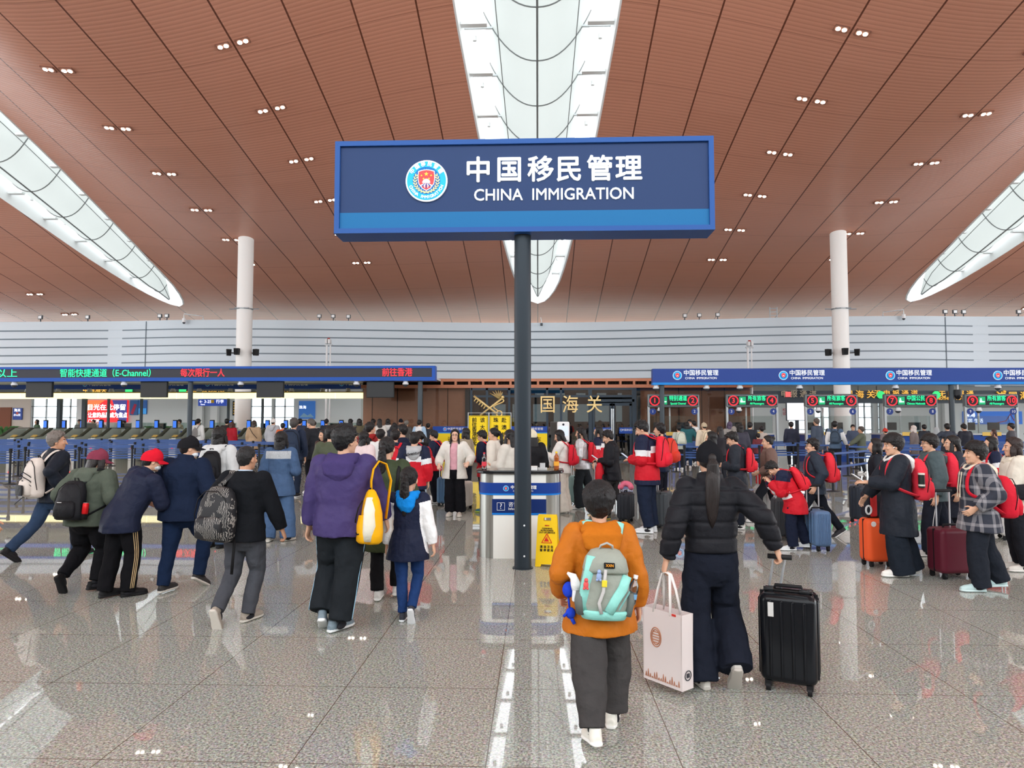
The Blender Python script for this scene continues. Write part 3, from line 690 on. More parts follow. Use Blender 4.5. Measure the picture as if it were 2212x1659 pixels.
part('worktop', G().prism([(x, y) for x, y in outline(.045)], ht, ht + .045, 'xy'), mat('black_stone', (28, 30, 32), .12), t, bevel=.012)
def dz(py): return at(1120, py, yd).z
part('band', G().prism(outline(.006), dz(1066), dz(1043), 'xy'), plain((30, 62, 140), .35), t, autos=30)
part('band_edge', G().prism(outline(.008), dz(1069.5), dz(1066), 'xy'), plain((22, 120, 210), .35), t, autos=30)
def dx(px): return at(px, 1100, yd).x - dxm
part('plaque', G().b2(dx(1063), dx(1180), -.012, 0, dz(1108), dz(1078)), plain((24, 46, 104), .35), t); part('plaque_edge', G().b2(dx(1063), dx(1180), -.012, 0, dz(1112), dz(1108)), plain((22, 120, 210), .35), t)
emblem(t, (dx(1093), -.008, dz(1055)), .036, 0, False)
for ch, px in zip('中国移民管理', (1107, 1117, 1127, 1137, 1147, 1155)): text('lettering', ch, .05, EMW, t, (dx(px), -.01, dz(1053)), .001, extrude=.002)
text('lettering', 'CHINA IMMIGRATION', .026, EMW, t, (dx(1130), -.01, dz(1060.5)), extrude=.002)
text('lettering', '?', .1, EMW, t, (dx(1082), -.015, dz(1094)), extrude=.002); text('lettering', '咨询', .065, EMW, t, (dx(1098), -.015, dz(1090)), extrude=.002, align='LEFT'); text('lettering', 'Information', .045, EMW, t, (dx(1098), -.015, dz(1099)), extrude=.002, align='LEFT')
g = G(); u = .048
for a_, b_ in (((-u, -u), (u, -u)), ((u, -u), (u, u)), ((u, u), (-u, u)), ((-u, u), (-u, -u))): g.cyl((dx(1082) + a_[0], -.014, dz(1094) + a_[1]), (dx(1082) + b_[0], -.014, dz(1094) + b_[1]), .0025, 5)
part('icon_frame', g, EMW, t)
zd = ht + .045
def bottle(px, Yo, h, liquid, cap, lab, label, group):
    q = at(px, 1000, yd + Yo); t = thing('drink_bottle', label, 'bottle', (q.x, yd + Yo, zd), 0, group); s = h / .23
    prof = [(0, .030), (.01, .033), (.09, .033), (.12, .030), (.15, .033), (.165, .031), (.19, .016), (.205, .012), (.212, .012)]
    part('body', G().tube([(0, 0, z * s) for z, _ in prof], [r_ * s for _, r_ in prof], 18), liquid, t, True)
    part('label', G().cyl((0, 0, .05 * s), (0, 0, .105 * s), .0345 * s, 18), lab, t, autos=40); part('cap', G().cyl((0, 0, .208 * s), (0, 0, .23 * s), .0145 * s, 14), cap, t, autos=40)
bottle(1046, .12, .225, glassmat('bottle_clear', (.9, .94, .95), .08), plain((200, 60, 70), .4), plain((222, 70, 84), .4), 'clear water bottle with red label on the left of the counter', 'bottles on the counter')
bottle(1202, .16, .235, mat('tea', (196, 104, 44), .15, trans=.4), plain((236, 196, 40), .4), plain((238, 170, 60), .4), 'amber tea bottle with yellow cap on the right of the counter', 'bottles on the counter')
q = at(1152, 1010, yd + .2); t = thing('paper_stack', 'white paper slips lying on the counter beside the post', 'paper', (q.x, yd + .2, zd)); part('sheets', G().box((0, 0, .02), (.11, .2, .04)), plain((238, 238, 236), .6), t)
q = at(1172, 1010, yd + .22); t = thing('card_holder', 'small white card holder on the counter near the tea bottle', 'holder', (q.x, yd + .22, zd)); part('tray', G().box((0, 0, .01), (.12, .14, .02)), plain((205, 206, 206), .4), t); part('cards', G().box((0, .02, .045), (.07, .06, .07)), plain((190, 192, 194), .5), t)
# ---------------------------------------------------------------- yellow caution board
q = ground(1180, 1222); t = thing('caution_board', 'yellow A-frame cleaning caution board standing right of the counter', 'caution sign', (q.x + .02, q.y + .05, 0), R(-9))
YEL = plain((238, 196, 16), .42)
for s in (-1, 1):
    pts = [(-.135, 0), (-.075, 0), (-.06, .03), (.06, .03), (.075, 0), (.135, 0), (.112, .62), (-.112, .62)]
    M = Matrix.Translation((0, s * .13, 0)) @ Matrix.Rotation(-s * -.19, 4, 'X')
    g = G()
    g.prism([(-.135, 0), (-.075, 0), (-.06, .03), (.06, .03), (.075, 0), (.135, 0), (.12, .545), (-.12, .545)], -.012, .012); g.prism([(-.12, .545), (-.045, .545), (-.045, .585), (-.119, .585)], -.012, .012); g.prism([(.12, .545), (.045, .545), (.045, .585), (.119, .585)], -.012, .012); g.prism([(-.119, .585), (.119, .585), (.112, .62), (-.112, .62)], -.012, .012)
    leaf = part('leaf', g.xf(M), YEL, t)
    if s < 0:
        BL = plain((30, 28, 26), .6); RD = plain((206, 40, 30), .5)
        def put(body, z, size, m, x=0, b_=.0006):
            o = text('lettering', body, size, m, leaf, M @ Vector((x, -.013, z)), b_, rot=(PI / 2 - .19, 0, 0), extrude=.001, line=.95); return o
        put('CLEANING\nIN PROGRESS\nOUT OF SERVICE', .43, .026, BL); put('注意安全', .49, .014, RD); put('清 洁 卫 生', .235, .034, BL); put('暂 停 使 用', .195, .034, BL)
        g = G(); tri = [(-.062, .285), (.062, .285), (0, .395)]
        for i in range(3): g.cyl((tri[i][0], -.014, tri[i][1]), (tri[(i + 1) % 3][0], -.014, tri[(i + 1) % 3][1]), .0045, 6)
        g.prism([(-.035, .30), (.03, .30), (.0, .335), (-.005, .36), (-.02, .33)], -.016, -.012); g.cyl((.0, -.014, .375), (.018, -.014, .31), .003, 5)
        part('pictogram', g.xf(M), RD, leaf)
for s in (-1, 1): part('side_web', G().prism([(-.1, .1), (.1, .1), (.035, .5), (-.035, .5)], s * .095, s * .1, 'yz'), YEL, t)
# ---------------------------------------------------------------- left canopy with the running-text beam
YCN = 29.5
BEAM = plain((40, 88, 178), .4)
z1 = at(600, 791, YCN).z; z0 = at(600, 823, YCN).z; xe = at(940, 800, YCN).x
t = thing('text_display_beam', 'long blue beam with running red and green LED text on the left', 'display', (xe, YCN, z0))
H = z1 - z0; Lb = 34
g = G(); g.b2(-Lb, 0, 0, .5, H - .10, H).b2(-Lb, 0, 0, .5, 0, .16).b2(-.14, 0, 0, .5, .16, H - .10).b2(-Lb, -.14, .2, .5, .16, H - .1); part('frame', g, BEAM, t)
part('screen', G().b2(-Lb, -.14, .04, .2, .16, H - .1), plain((64, 66, 74), .5), t)
GRN = mat('led_green', (30, 240, 150), .6, emit=1.5); RED = mat('led_red', (255, 40, 52), .6, emit=1.5)
def dotted(body, px0, px1, m):
    a = at(px0, 805, YCN).x - xe; b = at(px1, 805, YCN).x - xe
    o = text('lettering', body, .40, m, t, ((a + b) / 2, .035, .16 + (H - .26) / 2), 0, extrude=.004)
    bpy.context.view_layer.update(); w = o.dimensions.x; o.scale = ((b - a) / max(w, .1), 1, 1)
dotted('1.2米以上', -62, 34, GRN); dotted('智能快捷通道（E-Channel）', 134, 330, GRN); dotted('每次限行一人', 389, 484, RED); dotted('前往香港', 825, 890, RED)
for px, w_ in ((403, 'second'), (905, 'right end')):
    x = at(px, 900, YCN).x; q = thing('canopy_post', 'dark grey %s post carrying the left text beam' % w_, 'post', (x, YCN + .28, 0), 0, 'canopy posts')
    part('shaft', G().cyl((0, 0, 0), (0, 0, z0), .105, 20), plain((72, 80, 86), .4, .2), q, autos=40); part('base_plate', G().cyl((0, 0, 0), (0, 0, .02), .17, 20), DG, q)
for i, px in enumerate((80, 329, 581, 820)):
    a = at(px, 841, YCN + .1); q = thing('hanging_monitor', 'dark switched-off monitor under the left text beam, %s from the left' % ORD[i], 'monitor', (a.x, YCN + .25, a.z), 0, 'monitors under the text beam')
    part('screen', G().box((0, -.04, 0), (1.16, .02, .66)), plain((58, 60, 62), .35), q); part('case', G().box((0, .02, 0), (1.2, .1, .7)), plain((44, 46, 48), .5), q, bevel=.01); part('bracket', G().b2(-.1, .1, 0, .08, .3, z0 - a.z), DG, q)
def domecam(px, Y, ztop, label, group='dome cameras under the canopies'):
    x = at(px, 830, Y).x; q = thing('dome_camera', label, 'camera', (x, Y, ztop), 0, group)
    part('base', G().cyl((0, 0, -.08), (0, 0, 0), .1, 14), plain((235, 236, 238), .4), q, autos=40); part('collar', G().cyl((0, 0, -.15), (0, 0, -.08), .13, 16), plain((228, 230, 232), .4), q, autos=40); part('dome', G().ell((0, 0, -.15), (.11, .11, .1)), plain((64, 68, 74), .15), q, True)
for i, px in enumerate((31, 268, 520, 770, 876)): domecam(px, YCN + .2, z0, 'white dome camera below the left text beam, %s from the left' % ORD[i])
# e-channel roof: blue fascia, luminous lid
YE = 34.5
xE = at(992, 830, YE).x
za = at(600, 826, YE).z; zb2 = at(600, 840, YE).z
t = thing('gate_canopy', 'blue fascia roof with yellow-lit light trough over the e-channel gates', 'canopy', (xE, YE, zb2))
part('fascia', G().b2(-34, 0, 0, .3, 0, za - zb2), plain((40, 70, 150), .45), t); part('roof', G().b2(-34, -.6, -4.3, 0, za - zb2 - .1, za - zb2 - .02), plain((206, 212, 216), .5), t)
for px in (215, 372, 480, 640, 770): x = at(px, 829, YE).x - xE; emblem(t, (x - .75, -.01, .24), .11, 0, False); text('lettering', '中国移民管理', .2, EMW, t, (x, -.01, .24), extrude=.004)
zl = at(600, 862, YE).z - zb2; zu = at(600, 850, YE).z - zb2; xl2 = at(1018, 850, YE).x - xE
LIT = mat('trough_lit', (255, 246, 190), .5, emit=1.35)
n = 26
for i in range(n):
    x1_ = xl2 - i * 1.32
    part('light_panel', G().b2(x1_ - 1.29, x1_, -.9, -.6, zl, zu), LIT, t)
g = G()
for i in range(0, n, 4): g.b2(xl2 - i * 1.32 - .03, xl2 - i * 1.32, -.6, -.55, zl, .3)
part('hanger', g, DG, t); part('trough_edge', G().b2(xl2 - n * 1.32, xl2, -.94, -.56, zu, zu + .05), plain((180, 150, 60), .5), t)
for i, px in enumerate((128, 182, 234, 305, 493, 567, 790)):
    x = at(px, 900, YE - .75).x; q = thing('glass_screen_post', 'slim dark post under the e-channel light trough, %s from the left' % ORD[i], 'post', (x, YE - .75, 0), 0, 'posts under the light trough')
    w_ = .09 if i in (0, 1) else .05
    part('shaft', G().b2(-w_, w_, -w_, w_, 0, zb2 + zl), plain((70, 76, 80), .4, .2), q); part('foot', G().b2(-w_ - .04, w_ + .04, -w_ - .04, w_ + .04, 0, .03), DG, q)
r = random.Random(5)
for i in range(13):
    px = 60 + i * 63 + r.randint(-8, 8); domecam(px, YE - .4, zb2 + (0 if px < 990 else 0), 'small camera below the gate canopy, %s from the left' % ORD[i], 'cameras under the gate canopy')
# ---------------------------------------------------------------- e-channel gates
YG2 = 31.2
GW = plain((214, 214, 206), .4); GD = plain((34, 38, 38), .4); GG = mat('gate_glass', (178, 184, 174), .25, 0)
nums = {}
for k in range(-4, 18):
    px = 157 + 43.6 * k; x = at(px, 945, YG2).x
    num = 17 - k
    t = thing('entry_gate', 'white sloping e-channel gate cabinet, %s from the left edge' % ORD[k + 4], 'gate', (x, YG2, 0), 0, 'e-channel gates')
    t['label'] = ('white sloping e-channel gate cabinet number %s' % num) if False else t['label']
    pr = [(0, 0), (2.3, 0), (2.3, 1.42), (1.25, 1.42), (.55, 1.06), (0, 1.02)]
    part('cabinet', G().prism(pr, -.1, .1, 'yz'), GG, t)
    part('handrail', G().tube([(0, -.02, 1.04), (0, .55, 1.08), (0, 1.25, 1.45), (0, 2.35, 1.45)], [(.115, .018)] * 4, 8, ref=(1, 0, 0)), GD, t)
    part('front_block', G().b2(-.16, .16, -.12, .02, 0, .98), GW, t, bevel=.02)
    part('reader', G().box((0, .1, 1.08), (.2, .22, .05), rot=Matrix.Rotation(.4, 3, 'X')), plain((214, 176, 90), .4), t)
    part('status_lamp', G().cyl((0, -.14, .56), (0, -.115, .56), .04, 12), mat('status_red', (255, 40, 50), .5, emit=2.2), t)
    dr = part('door_panel', G().b2(.16, .8, 1.9, 1.94, .35, 1.38), mat('gate_door', (166, 172, 166), .3), t)
    part('door_label', G().b2(.28, .68, 1.88, 1.9, 1.12, 1.3), plain((40, 70, 150), .4), dr); part('number_disc', G().cyl((.48, 1.88, .86), (.48, 1.9, .86), .13, 18), plain((44, 74, 150), .4), dr)
    if 1 <= num: text('lettering', str(num), .14, EMW, dr, (.48, 1.875, .86), extrude=.002)
    tt = thing('face_terminal', 'small blue-screened face terminal behind gate %s from the left' % ORD[k + 4], 'terminal', (x + .35, YG2 + 3.0, 0), 0, 'face terminals behind the gates')
    part('stand', G().b2(-.05, .05, -.04, .04, 0, 1.45), GD, tt); part('screen', G().box((0, -.06, 1.62), (.16, .02, .34)), mat('term_blue', (50, 110, 220), .4, emit=.8), tt); part('case', G().box((0, 0, 1.62), (.22, .1, .44)), GD, tt, bevel=.015)
    if k % 2 == 0:
        d = thing('officer_counter', 'dark inspection counter with glass top behind gate %s from the left' % ORD[k + 4], 'counter', (x + .9, YG2 + 5.2, 0), 0, 'officer counters behind the gates')
        part('body', G().b2(-.7, .7, 0, .6, 0, 1.25), plain((120, 128, 126), .4), d); part('monitor', G().box((.3, .1, 1.5), (.5, .05, .32)), plain((50, 60, 70), .4), d); part('screen', G().b2(-.68, .68, -.03, -.02, 1.25, 1.7), glassmat('counter_glass', (.75, .85, .82), .1), d)
# ---------------------------------------------------------------- right canopy band
xr0 = at(1410, 810, YCN).x; zr1 = at(1600, 796, YCN).z; zr0 = at(1600, 831, YCN).z; zr2 = at(1600, 826, YCN).z
t = thing('canopy_band', 'long blue canopy band with repeated white lettering on the right', 'sign', (xr0, YCN, zr0))
part('band', G().b2(0, 30, 0, .4, zr2 - zr0, zr1 - zr0), plain((46, 74, 150), .42), t); part('lower_stripe', G().b2(0, 30, -.02, .42, 0, zr2 - zr0), plain((34, 140, 224), .42), t)
for px in (1463, 1692, 1923, 2155, 2387):
    e = at(px, 811, YCN); emblem(t, (e.x - xr0, -.0, e.z - zr0), .19, .15, False)
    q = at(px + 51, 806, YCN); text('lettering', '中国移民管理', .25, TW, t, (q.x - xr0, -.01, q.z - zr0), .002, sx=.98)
    q = at(px + 51, 817, YCN); text('lettering', 'CHINA  IMMIGRATION', .13, TW, t, (q.x - xr0, -.01, q.z - zr0), 0)
for px, w_ in ((1432, 'left'), (2063, 'right')):
    x = at(px, 900, YCN).x; q = thing('canopy_post', 'dark grey %s post carrying the right blue canopy band' % w_, 'post', (x, YCN + .2, 0), 0, 'canopy posts')
    part('shaft', G().cyl((0, 0, 0), (0, 0, zr0), .105, 20), plain((72, 80, 86), .4, .2), q, autos=40); part('base_plate', G().cyl((0, 0, 0), (0, 0, .02), .17, 20), DG, q)
for i, px in enumerate((1417, 1526, 1598, 1727, 1934, 2155)): domecam(px, YCN + .2, zr0, 'white dome camera below the right blue band, %s from the left' % ORD[i])
x = at(2082, 860, YCN - .3).x; q = thing('tracking_camera', 'black tracking camera hanging beside the right canopy post', 'camera', (x, YCN + .1, zr0), 0)
part('arm', G().b2(-.03, .03, -.03, .03, -.25, 0), plain((200, 202, 204), .4), q); part('housing', G().cyl((0, 0, -.45), (0, 0, -.22), .15, 18), plain((52, 54, 58), .4), q, autos=40); part('dome', G().ell((0, 0, -.46), (.13, .13, .17)), plain((28, 28, 32), .12), q, True)
# ---------------------------------------------------------------- immigration booths with red-number signs
YBT = 30.7
def booth(px, n1, cn, en, i):
    c = at(px, 868, YBT); zt_ = at(px, 854, YBT).z; zb_ = at(px, 877, YBT).z; w = 110 / FPX * YBT / 2
    nth = 'showing numbers %d and %d' % (n1, n1 + 1)
    t = thing('booth_sign', 'grey lane sign %s in red rings with green LED text' % nth, 'lane sign', (c.x, YBT, zb_), 0, 'lane signs over the booths'); h = zt_ - zb_
    part('frame', G().rbox((0, .1, h / 2), (2 * w, h + .12, .24), .06, rot=Matrix.Rotation(PI / 2, 3, 'X')), plain((120, 126, 128), .4, .4), t, autos=40); part('screen', G().box((0, -.025, h / 2), (2 * w - .14, .02, h - .06)), plain((44, 48, 52), .4), t)
    for s in (-1, 1):
        k = n1 + (s > 0); x = s * (w - .3)
        g = G(); g.tube([(x + .2 * math.cos(a), -.05, h / 2 + .2 * math.sin(a)) for a in np.linspace(0, 2 * PI, 25)], .022, 6); part('number_ring', g, RED, t)
        text('lettering', str(k), .3, RED, t, (x, -.045, h / 2), .002)
        part('post', G().b2(s * w - s * .09, s * w, .02, .14, -zb_, 0), plain((176, 182, 184), .35, .5), t)
        dsc = part('number_plate', G().cyl((s * (w - .22), .0, -.24), (s * (w - .22), .03, -.24), .14, 20), plain((48, 70, 140), .4), t); text('lettering', str(k), .17, EMW, dsc, (s * (w - .22), -.004, -.24), extrude=.002)
    part('icon', G().box((-.43, -.04, h / 2), (.28, .012, .34)), mat('led_green_dim', (20, 150, 96), .6, emit=.8), t)
    g = G(); g.ell((-.48, -.05, h / 2 + .07), .035); g.box((-.48, -.05, h / 2 - .03), (.1, .01, .1)); g.box((-.38, -.05, h / 2 - .05), (.12, .01, .05)); part('pictogram', g, mat('led_pale', (190, 255, 220), .6, emit=1.2), t)
    text('lettering', cn, .25, GRN, t, (.19, -.04, h / 2 + .09), 0, sx=.78); text('lettering', en, .125, GRN, t, (.19, -.04, h / 2 - .13), 0, sx=.85)
    domecam(px - 30, YBT + .1, zb_ - .06, 'dome camera under the lane sign %s' % nth, 'cameras under the lane signs')
    b = thing('inspection_booth', 'blue-fronted inspection booth under lane sign %s' % nth, 'booth', (c.x, YBT + .3, 0), 0, 'inspection booths')
    part('base', G().b2(-w + .1, w - .1, 0, 1.2, 0, 1.18), plain((38, 74, 150), .4), b); part('counter_top', G().b2(-w + .05, w - .05, -.08, 1.25, 1.18, 1.24), plain((200, 204, 206), .35), b)
    part('glazing', G().b2(-w + .15, w - .15, .05, .07, 1.24, 2.0), glassmat('booth_glass', (.86, .92, .92), .08), b)
    part('label', G().box((.1, -.085, 1.22), (.8, .01, .16)), plain((226, 190, 100), .5), b)
    for s in (-.5, .55): part('monitor', G().box((s, .5, 1.55), (.5, .05, .34)), plain((52, 58, 64), .4), b)
    part('lamp_post', G().b2(-.03, .03, .6, .66, 1.24, zb_ - .05), plain((232, 234, 234), .4), b)
for i, (px, n1, cn, en) in enumerate(((1455, 1, '特别通道', 'Special Channel'), (1625, 3, '所有旅客', 'All Passengers'), (1796, 5, '所有旅客', 'All Passengers'), (1968, 7, '中国公民', 'Chinese Nationals'), (2142, 9, '所有旅客', 'All Passengers'), (2318, 11, '所有旅客', 'All Passengers'))):
    booth(px, n1, cn, en, i)
q = at(1722, 889, 40); t = thing('lit_screen', 'glowing white screen between the third and fifth lane signs', 'screen', (q.x, 40, 0))
part('screen', G().b2(-.55, .55, 0, .06, q.z - .48, q.z + .48), mat('screen_white', (246, 250, 255), .5, emit=1.1), t); part('frame', G().b2(-.6, .6, .03, .12, q.z - .52, q.z + .52), DG, t); part('stand', G().b2(-.1, .1, .03, .1, 0, q.z - .5), DG, t)
# ---------------------------------------------------------------- yellow notices and blue-headed boards by the glass wall
YLB = plain((246, 214, 40), .5); BLK = plain((28, 26, 22), .6)
for px0, px1, body, w_ in ((1013, 1054, ('前往香港旅客', '该大厅只供'), 'left'), (1058, 1102, ('珠澳出境', '赴澳旅客请'), 'right')):
    Y = 25.5; a = at(px0, 898, Y); b = at(px1, 898, Y); x = (a.x + b.x) / 2; w = b.x - a.x
    t = thing('notice_stand', 'tall yellow notice stand with black vertical Chinese writing, %s of the pair' % w_, 'notice stand', (x, Y, 0))
    part('board', G().b2(-w / 2, w / 2, 0, .03, .45, a.z), YLB, t)
    g = G()
    for s in (-1, 1): g.cyl((s * (w / 2 + .03), .02, 0), (s * (w / 2 + .03), .02, a.z + .12), .015, 8); g.box((s * (w / 2 + .03), .02, .02), (.05, .5, .04))
    g.cyl((-w / 2 - .03, .02, a.z + .1), (w / 2 + .03, .02, a.z + .1), .012, 8); part('frame', g, plain((190, 194, 196), .3, .8), t)
    g = G(); th = .008
    for s in (-1, 1): g.box((s * (w / 2 - .03), -.004, (a.z + .45) / 2), (th, .006, a.z - .51)); g.box((0, -.004, (a.z if s > 0 else .45) - s * .03), (w - .06, .006, th))
    part('border', g, BLK, t)
    for c, col in enumerate(body):
        stp = .175 if (c == 0 and w_ == 'left') else .268
        for i, ch in enumerate(col): text('lettering', ch, .19, BLK, t, ((-.15 if c == 0 else .15), -.005, a.z - .17 - stp * i), .003, extrude=.002)
for px0, px1, cols, w_ in ((935, 1011, ['送客', '止步'], 'left of the tall yellow notice stands'), (1104, 1182, ['家车', '客层', '厅'], 'right of the sign post')):
    Y = YG - .35; a = at(px0, 921, Y); b = at(px1, 921, Y); w = b.x - a.x
    t = thing('glass_notice', 'yellow floor board with blue header %s' % w_, 'notice board', ((a.x + b.x) / 2, Y, 0))
    part('board', G().b2(-w / 2, w / 2, 0, .04, 0, a.z - .28), YLB, t); part('header', G().b2(-w / 2, w / 2, -.005, .045, a.z - .28, a.z), plain((38, 74, 160), .4), t); part('header_stripe', G().b2(-w / 2, w / 2, -.008, .045, a.z - .32, a.z - .28), plain((60, 150, 224), .4), t)
    emblem(t, (-.25, -.005, a.z - .13), .085, 0, False); text('lettering', '中国移民管理', .13, EMW, t, (.25, -.01, a.z - .12), extrude=.002)
    for i, c in enumerate(cols): text('lettering', c, .26, BLK, t, (w * .08 if len(cols) < 3 else w * .18, -.005, a.z - .62 - .38 * i), .003, extrude=.002)
    g = G()
    for s in (-1, 1): g.b2(s * w * .35 - .03, s * w * .35 + .03, .04, .3, 0, .04)
    part('foot', g, DG, t)
for px, w_ in ((1302, 'left'), (1356, 'right')):
    q = at(px, 930, YG - .08); t = thing('door_sticker', 'blue lettered strip on the %s glass door leaf' % w_, 'sticker', (q.x, YG - .06, q.z)); part('strip', G().box((0, 0, 0), (.78, .01, .28)), plain((38, 74, 160), .4), t); text('lettering', '中国移民管理', .11, EMW, t, (.06, -.008, .02), extrude=.002); emblem(t, (-.3, .0, .02), .06, 0, False)
# self-service kiosk
q = at(1217, 985, 25); t = thing('service_kiosk', 'white self-service kiosk with a pale screen right of the post', 'kiosk', (at(1217, 950, 25).x, 25, 0)); zk = at(1217, 911, 25).z
part('column', G().b2(-.17, .17, 0, .3, 0, 1.1), plain((226, 228, 230), .4), t, bevel=.03); hd = part('head', G().rbox((0, .1, (zk + 1.02) / 2), (.44, .26, zk - 1.02), .05), plain((236, 238, 240), .35), t, autos=40)
part('screen', G().box((0, -.04, 1.42), (.34, .02, .34)), mat('kiosk_screen', (196, 208, 222), .3, emit=.5), t); part('lens', G().cyl((0, -.05, zk - .1), (0, -.03, zk - .1), .04, 14), plain((60, 62, 70), .2), t); part('tray', G().box((0, -.08, 1.08), (.36, .16, .06)), plain((180, 184, 188), .4), t)
# ---------------------------------------------------------------- belt stanchions
PST = plain((36, 38, 44), .4); BLT = mat('belt_blue', (58, 88, 146), .6, var=.15, bump=.1)
pm = G().cyl((0, 0, .02), (0, 0, .96), .032, 12).mesh('post', PST); smooth_pm = None
bm_ = G().tube([(0, 0, 0), (0, 0, .015), (0, 0, .035)], [.17, .165, .05], 24).mesh('base', PST)
hm_ = G().cyl((0, 0, .88), (0, 0, 1.0), .045, 12).mesh('belt_head', plain((28, 30, 34), .5))
def stanchion(x, y, nxt, label, group):
    t = thing('belt_stanchion', label, 'stanchion', (x, y, 0), 0, group)
    link('post', pm, t); link('base', bm_, t); link('belt_head', hm_, t)
    if nxt is not None:
        d = Vector((nxt[0] - x, nxt[1] - y, 0)); L = d.length; a = math.atan2(d.y, d.x)
        for z, h in ((.945, .055), (.605, .055)):
            sag = .012; b = G().tube([(.03 + (L - .06) * u, 0, z - sag * math.sin(PI * u)) for u in (0, .25, .5, .75, 1)], [(.0025, h / 2)] * 5, 4, ref=(0, 1, 0))
            part('belt', b.xf(Matrix.Rotation(a, 4, 'Z')), BLT, t)
RWN = ['nearest', 'second nearest', 'third nearest', 'fourth nearest', 'middle', 'third farthest', 'second farthest', 'farthest']
def stanchion_row(pts, where, rname):
    for i, q in enumerate(pts):
        stanchion(q[0], q[1], pts[i + 1] if i + 1 < len(pts) else None, 'belt stanchion %s from the left, %s row %s' % (ORD[i], rname, where), 'belt stanchions %s' % where)
rowsL = [(19.3, -60, 30, 2), (20.9, -70, 172, 4), (22.5, -80, 300, 5), (24.2, -60, 360, 6), (26.0, -50, 640, 9), (27.6, -60, 650, 9), (29.2, -70, 660, 10), (31.0, -40, 670, 10)]
rowsL = [(19.0, -130, 24, 2), (20.4, -60, 172, 3), (21.8, -80, 410, 5), (23.4, -60, 560, 6), (25.2, -50, 640, 7), (27.0, -60, 650, 8), (28.8, -70, 655, 8), (30.6, -40, 660, 9)]
for i, (Y, p0, p1, n) in enumerate(rowsL):
    a = at(p0, 950, Y).x; b = at(p1, 950, Y).x
    stanchion_row([(a + (b - a) * k / (n - 1), Y) for k in range(n)], 'of the left queue maze', RWN[i])
rowsR = [(22.6, 1478, 1640, 2), (22.9, 1830, 2260, 5), (24.5, 1460, 2260, 7), (26.4, 1445, 2260, 7), (28.4, 1450, 2260, 7)]
for i, (Y, p0, p1, n) in enumerate(rowsR):
    a = at(p0, 950, Y).x; b = at(p1, 950, Y).x
    stanchion_row([(a + (b - a) * k / (n - 1), Y) for k in range(n)], 'of the right queue maze', ['near left', 'near right', 'middle', 'second farthest', 'farthest'][i])
gpts = [ground(1622, 1080), ground(1800, 1062), ground(1846, 1073)]
stanchion_row([(q.x, q.y) for q in (ground(1800, 1062), ground(1905, 1040), ground(2100, 1040))], 'of the right aisle', 'front')
# ---------------------------------------------------------------- people: builder
PEND = []
_tex = {}
def clouds(sz):
    if sz not in _tex:
        t = bpy.data.textures.new('folds_%d' % int(sz * 1000), 'CLOUDS'); t.noise_scale = sz; t.noise_depth = 2; _tex[sz] = t
    return _tex[sz]
def fuse(name, g, voxel, mats, parent=None, smooth=3, disp=0, dscale=.12, cb=None, label=None):
    o = link(name, g.mesh(name, mats), parent)
    if label: o['label'] = label
    m = o.modifiers.new('r', 'REMESH'); m.mode = 'VOXEL'; m.voxel_size = voxel
    if disp:
        d = o.modifiers.new('d', 'DISPLACE'); d.texture = clouds(dscale); d.strength = disp; d.mid_level = .5; d.texture_coords = 'LOCAL'
    s = o.modifiers.new('s', 'SMOOTH'); s.factor = .5; s.iterations = smooth
    PEND.append((o, cb)); return o
def flush():
    bpy.context.view_layer.update(); dg = bpy.context.evaluated_depsgraph_get(); out = []
    for o, cb in PEND: out.append(bpy.data.meshes.new_from_object(o.evaluated_get(dg)))
    for (o, cb), me in zip(PEND, out):
        ms = [s.material for s in o.material_slots]; old = o.data; o.modifiers.clear(); o.data = me; bpy.data.meshes.remove(old)
        me.name = o.name
        if len(me.materials) < len(ms):
            me.materials.clear()
            for m in ms: me.materials.append(m)
        n = len(me.polygons); me.polygons.foreach_set('use_smooth', [True] * n)
        if cb is not None and n:
            c = np.empty(n * 3, np.float32); me.polygons.foreach_get('center', c)
            me.polygons.foreach_set('material_index', np.asarray(cb(c.reshape(n, 3)), np.int32))
        me.update()
    PEND.clear()
SKIN = mat('skin', (214, 168, 140), .5, spec=.4); LIP = plain((186, 104, 96), .45); EYEW = plain((196, 190, 184), .4); EYED = plain((24, 18, 16), .25)
def shoe_geo():
    g = G()
    g.tube([(0, -.185, .035), (0, -.16, .04), (0, -.09, .042), (0, -.01, .042), (0, .05, .038), (0, .092, .03)], [(.024, .03), (.036, .04), (.036, .042), (.046, .042), (.045, .036), (.026, .024)], 14, ref=(1, 0, 0))
    g.tube([(0, -.135, .03), (0, -.138, .10)], [(.04, .05), (.036, .046)], 14, ref=(1, 0, 0))
    g.tube([(0, -.10, .07), (0, -.02, .06), (0, .04, .04)], [(.034, .03), (.032, .03), (.03, .02)], 12, ref=(1, 0, 0))
    g.tube([(0, -.188, .014), (0, -.15, .014), (0, -.08, .014), (0, 0, .014), (0, .055, .014), (0, .10, .016)], [(.03, .014), (.042, .014), (.042, .014), (.052, .014), (.05, .014), (.028, .012)], 14, ref=(1, 0, 0))
    return g
_so = fuse('shoe_form', shoe_geo(), .006, [plain((240, 240, 238), .5), plain((230, 230, 228), .6)], None, 3, cb=lambda c: (c[:, 2] < .026).astype(int))
_so2 = fuse('shoe_form', shoe_geo(), .014, [plain((240, 240, 238), .5), plain((230, 230, 228), .6)], None, 2, cb=lambda c: (c[:, 2] < .026).astype(int))
flush(); SHOE, SHOE2 = _so.data, _so2.data
bpy.data.objects.remove(_so); bpy.data.objects.remove(_so2)
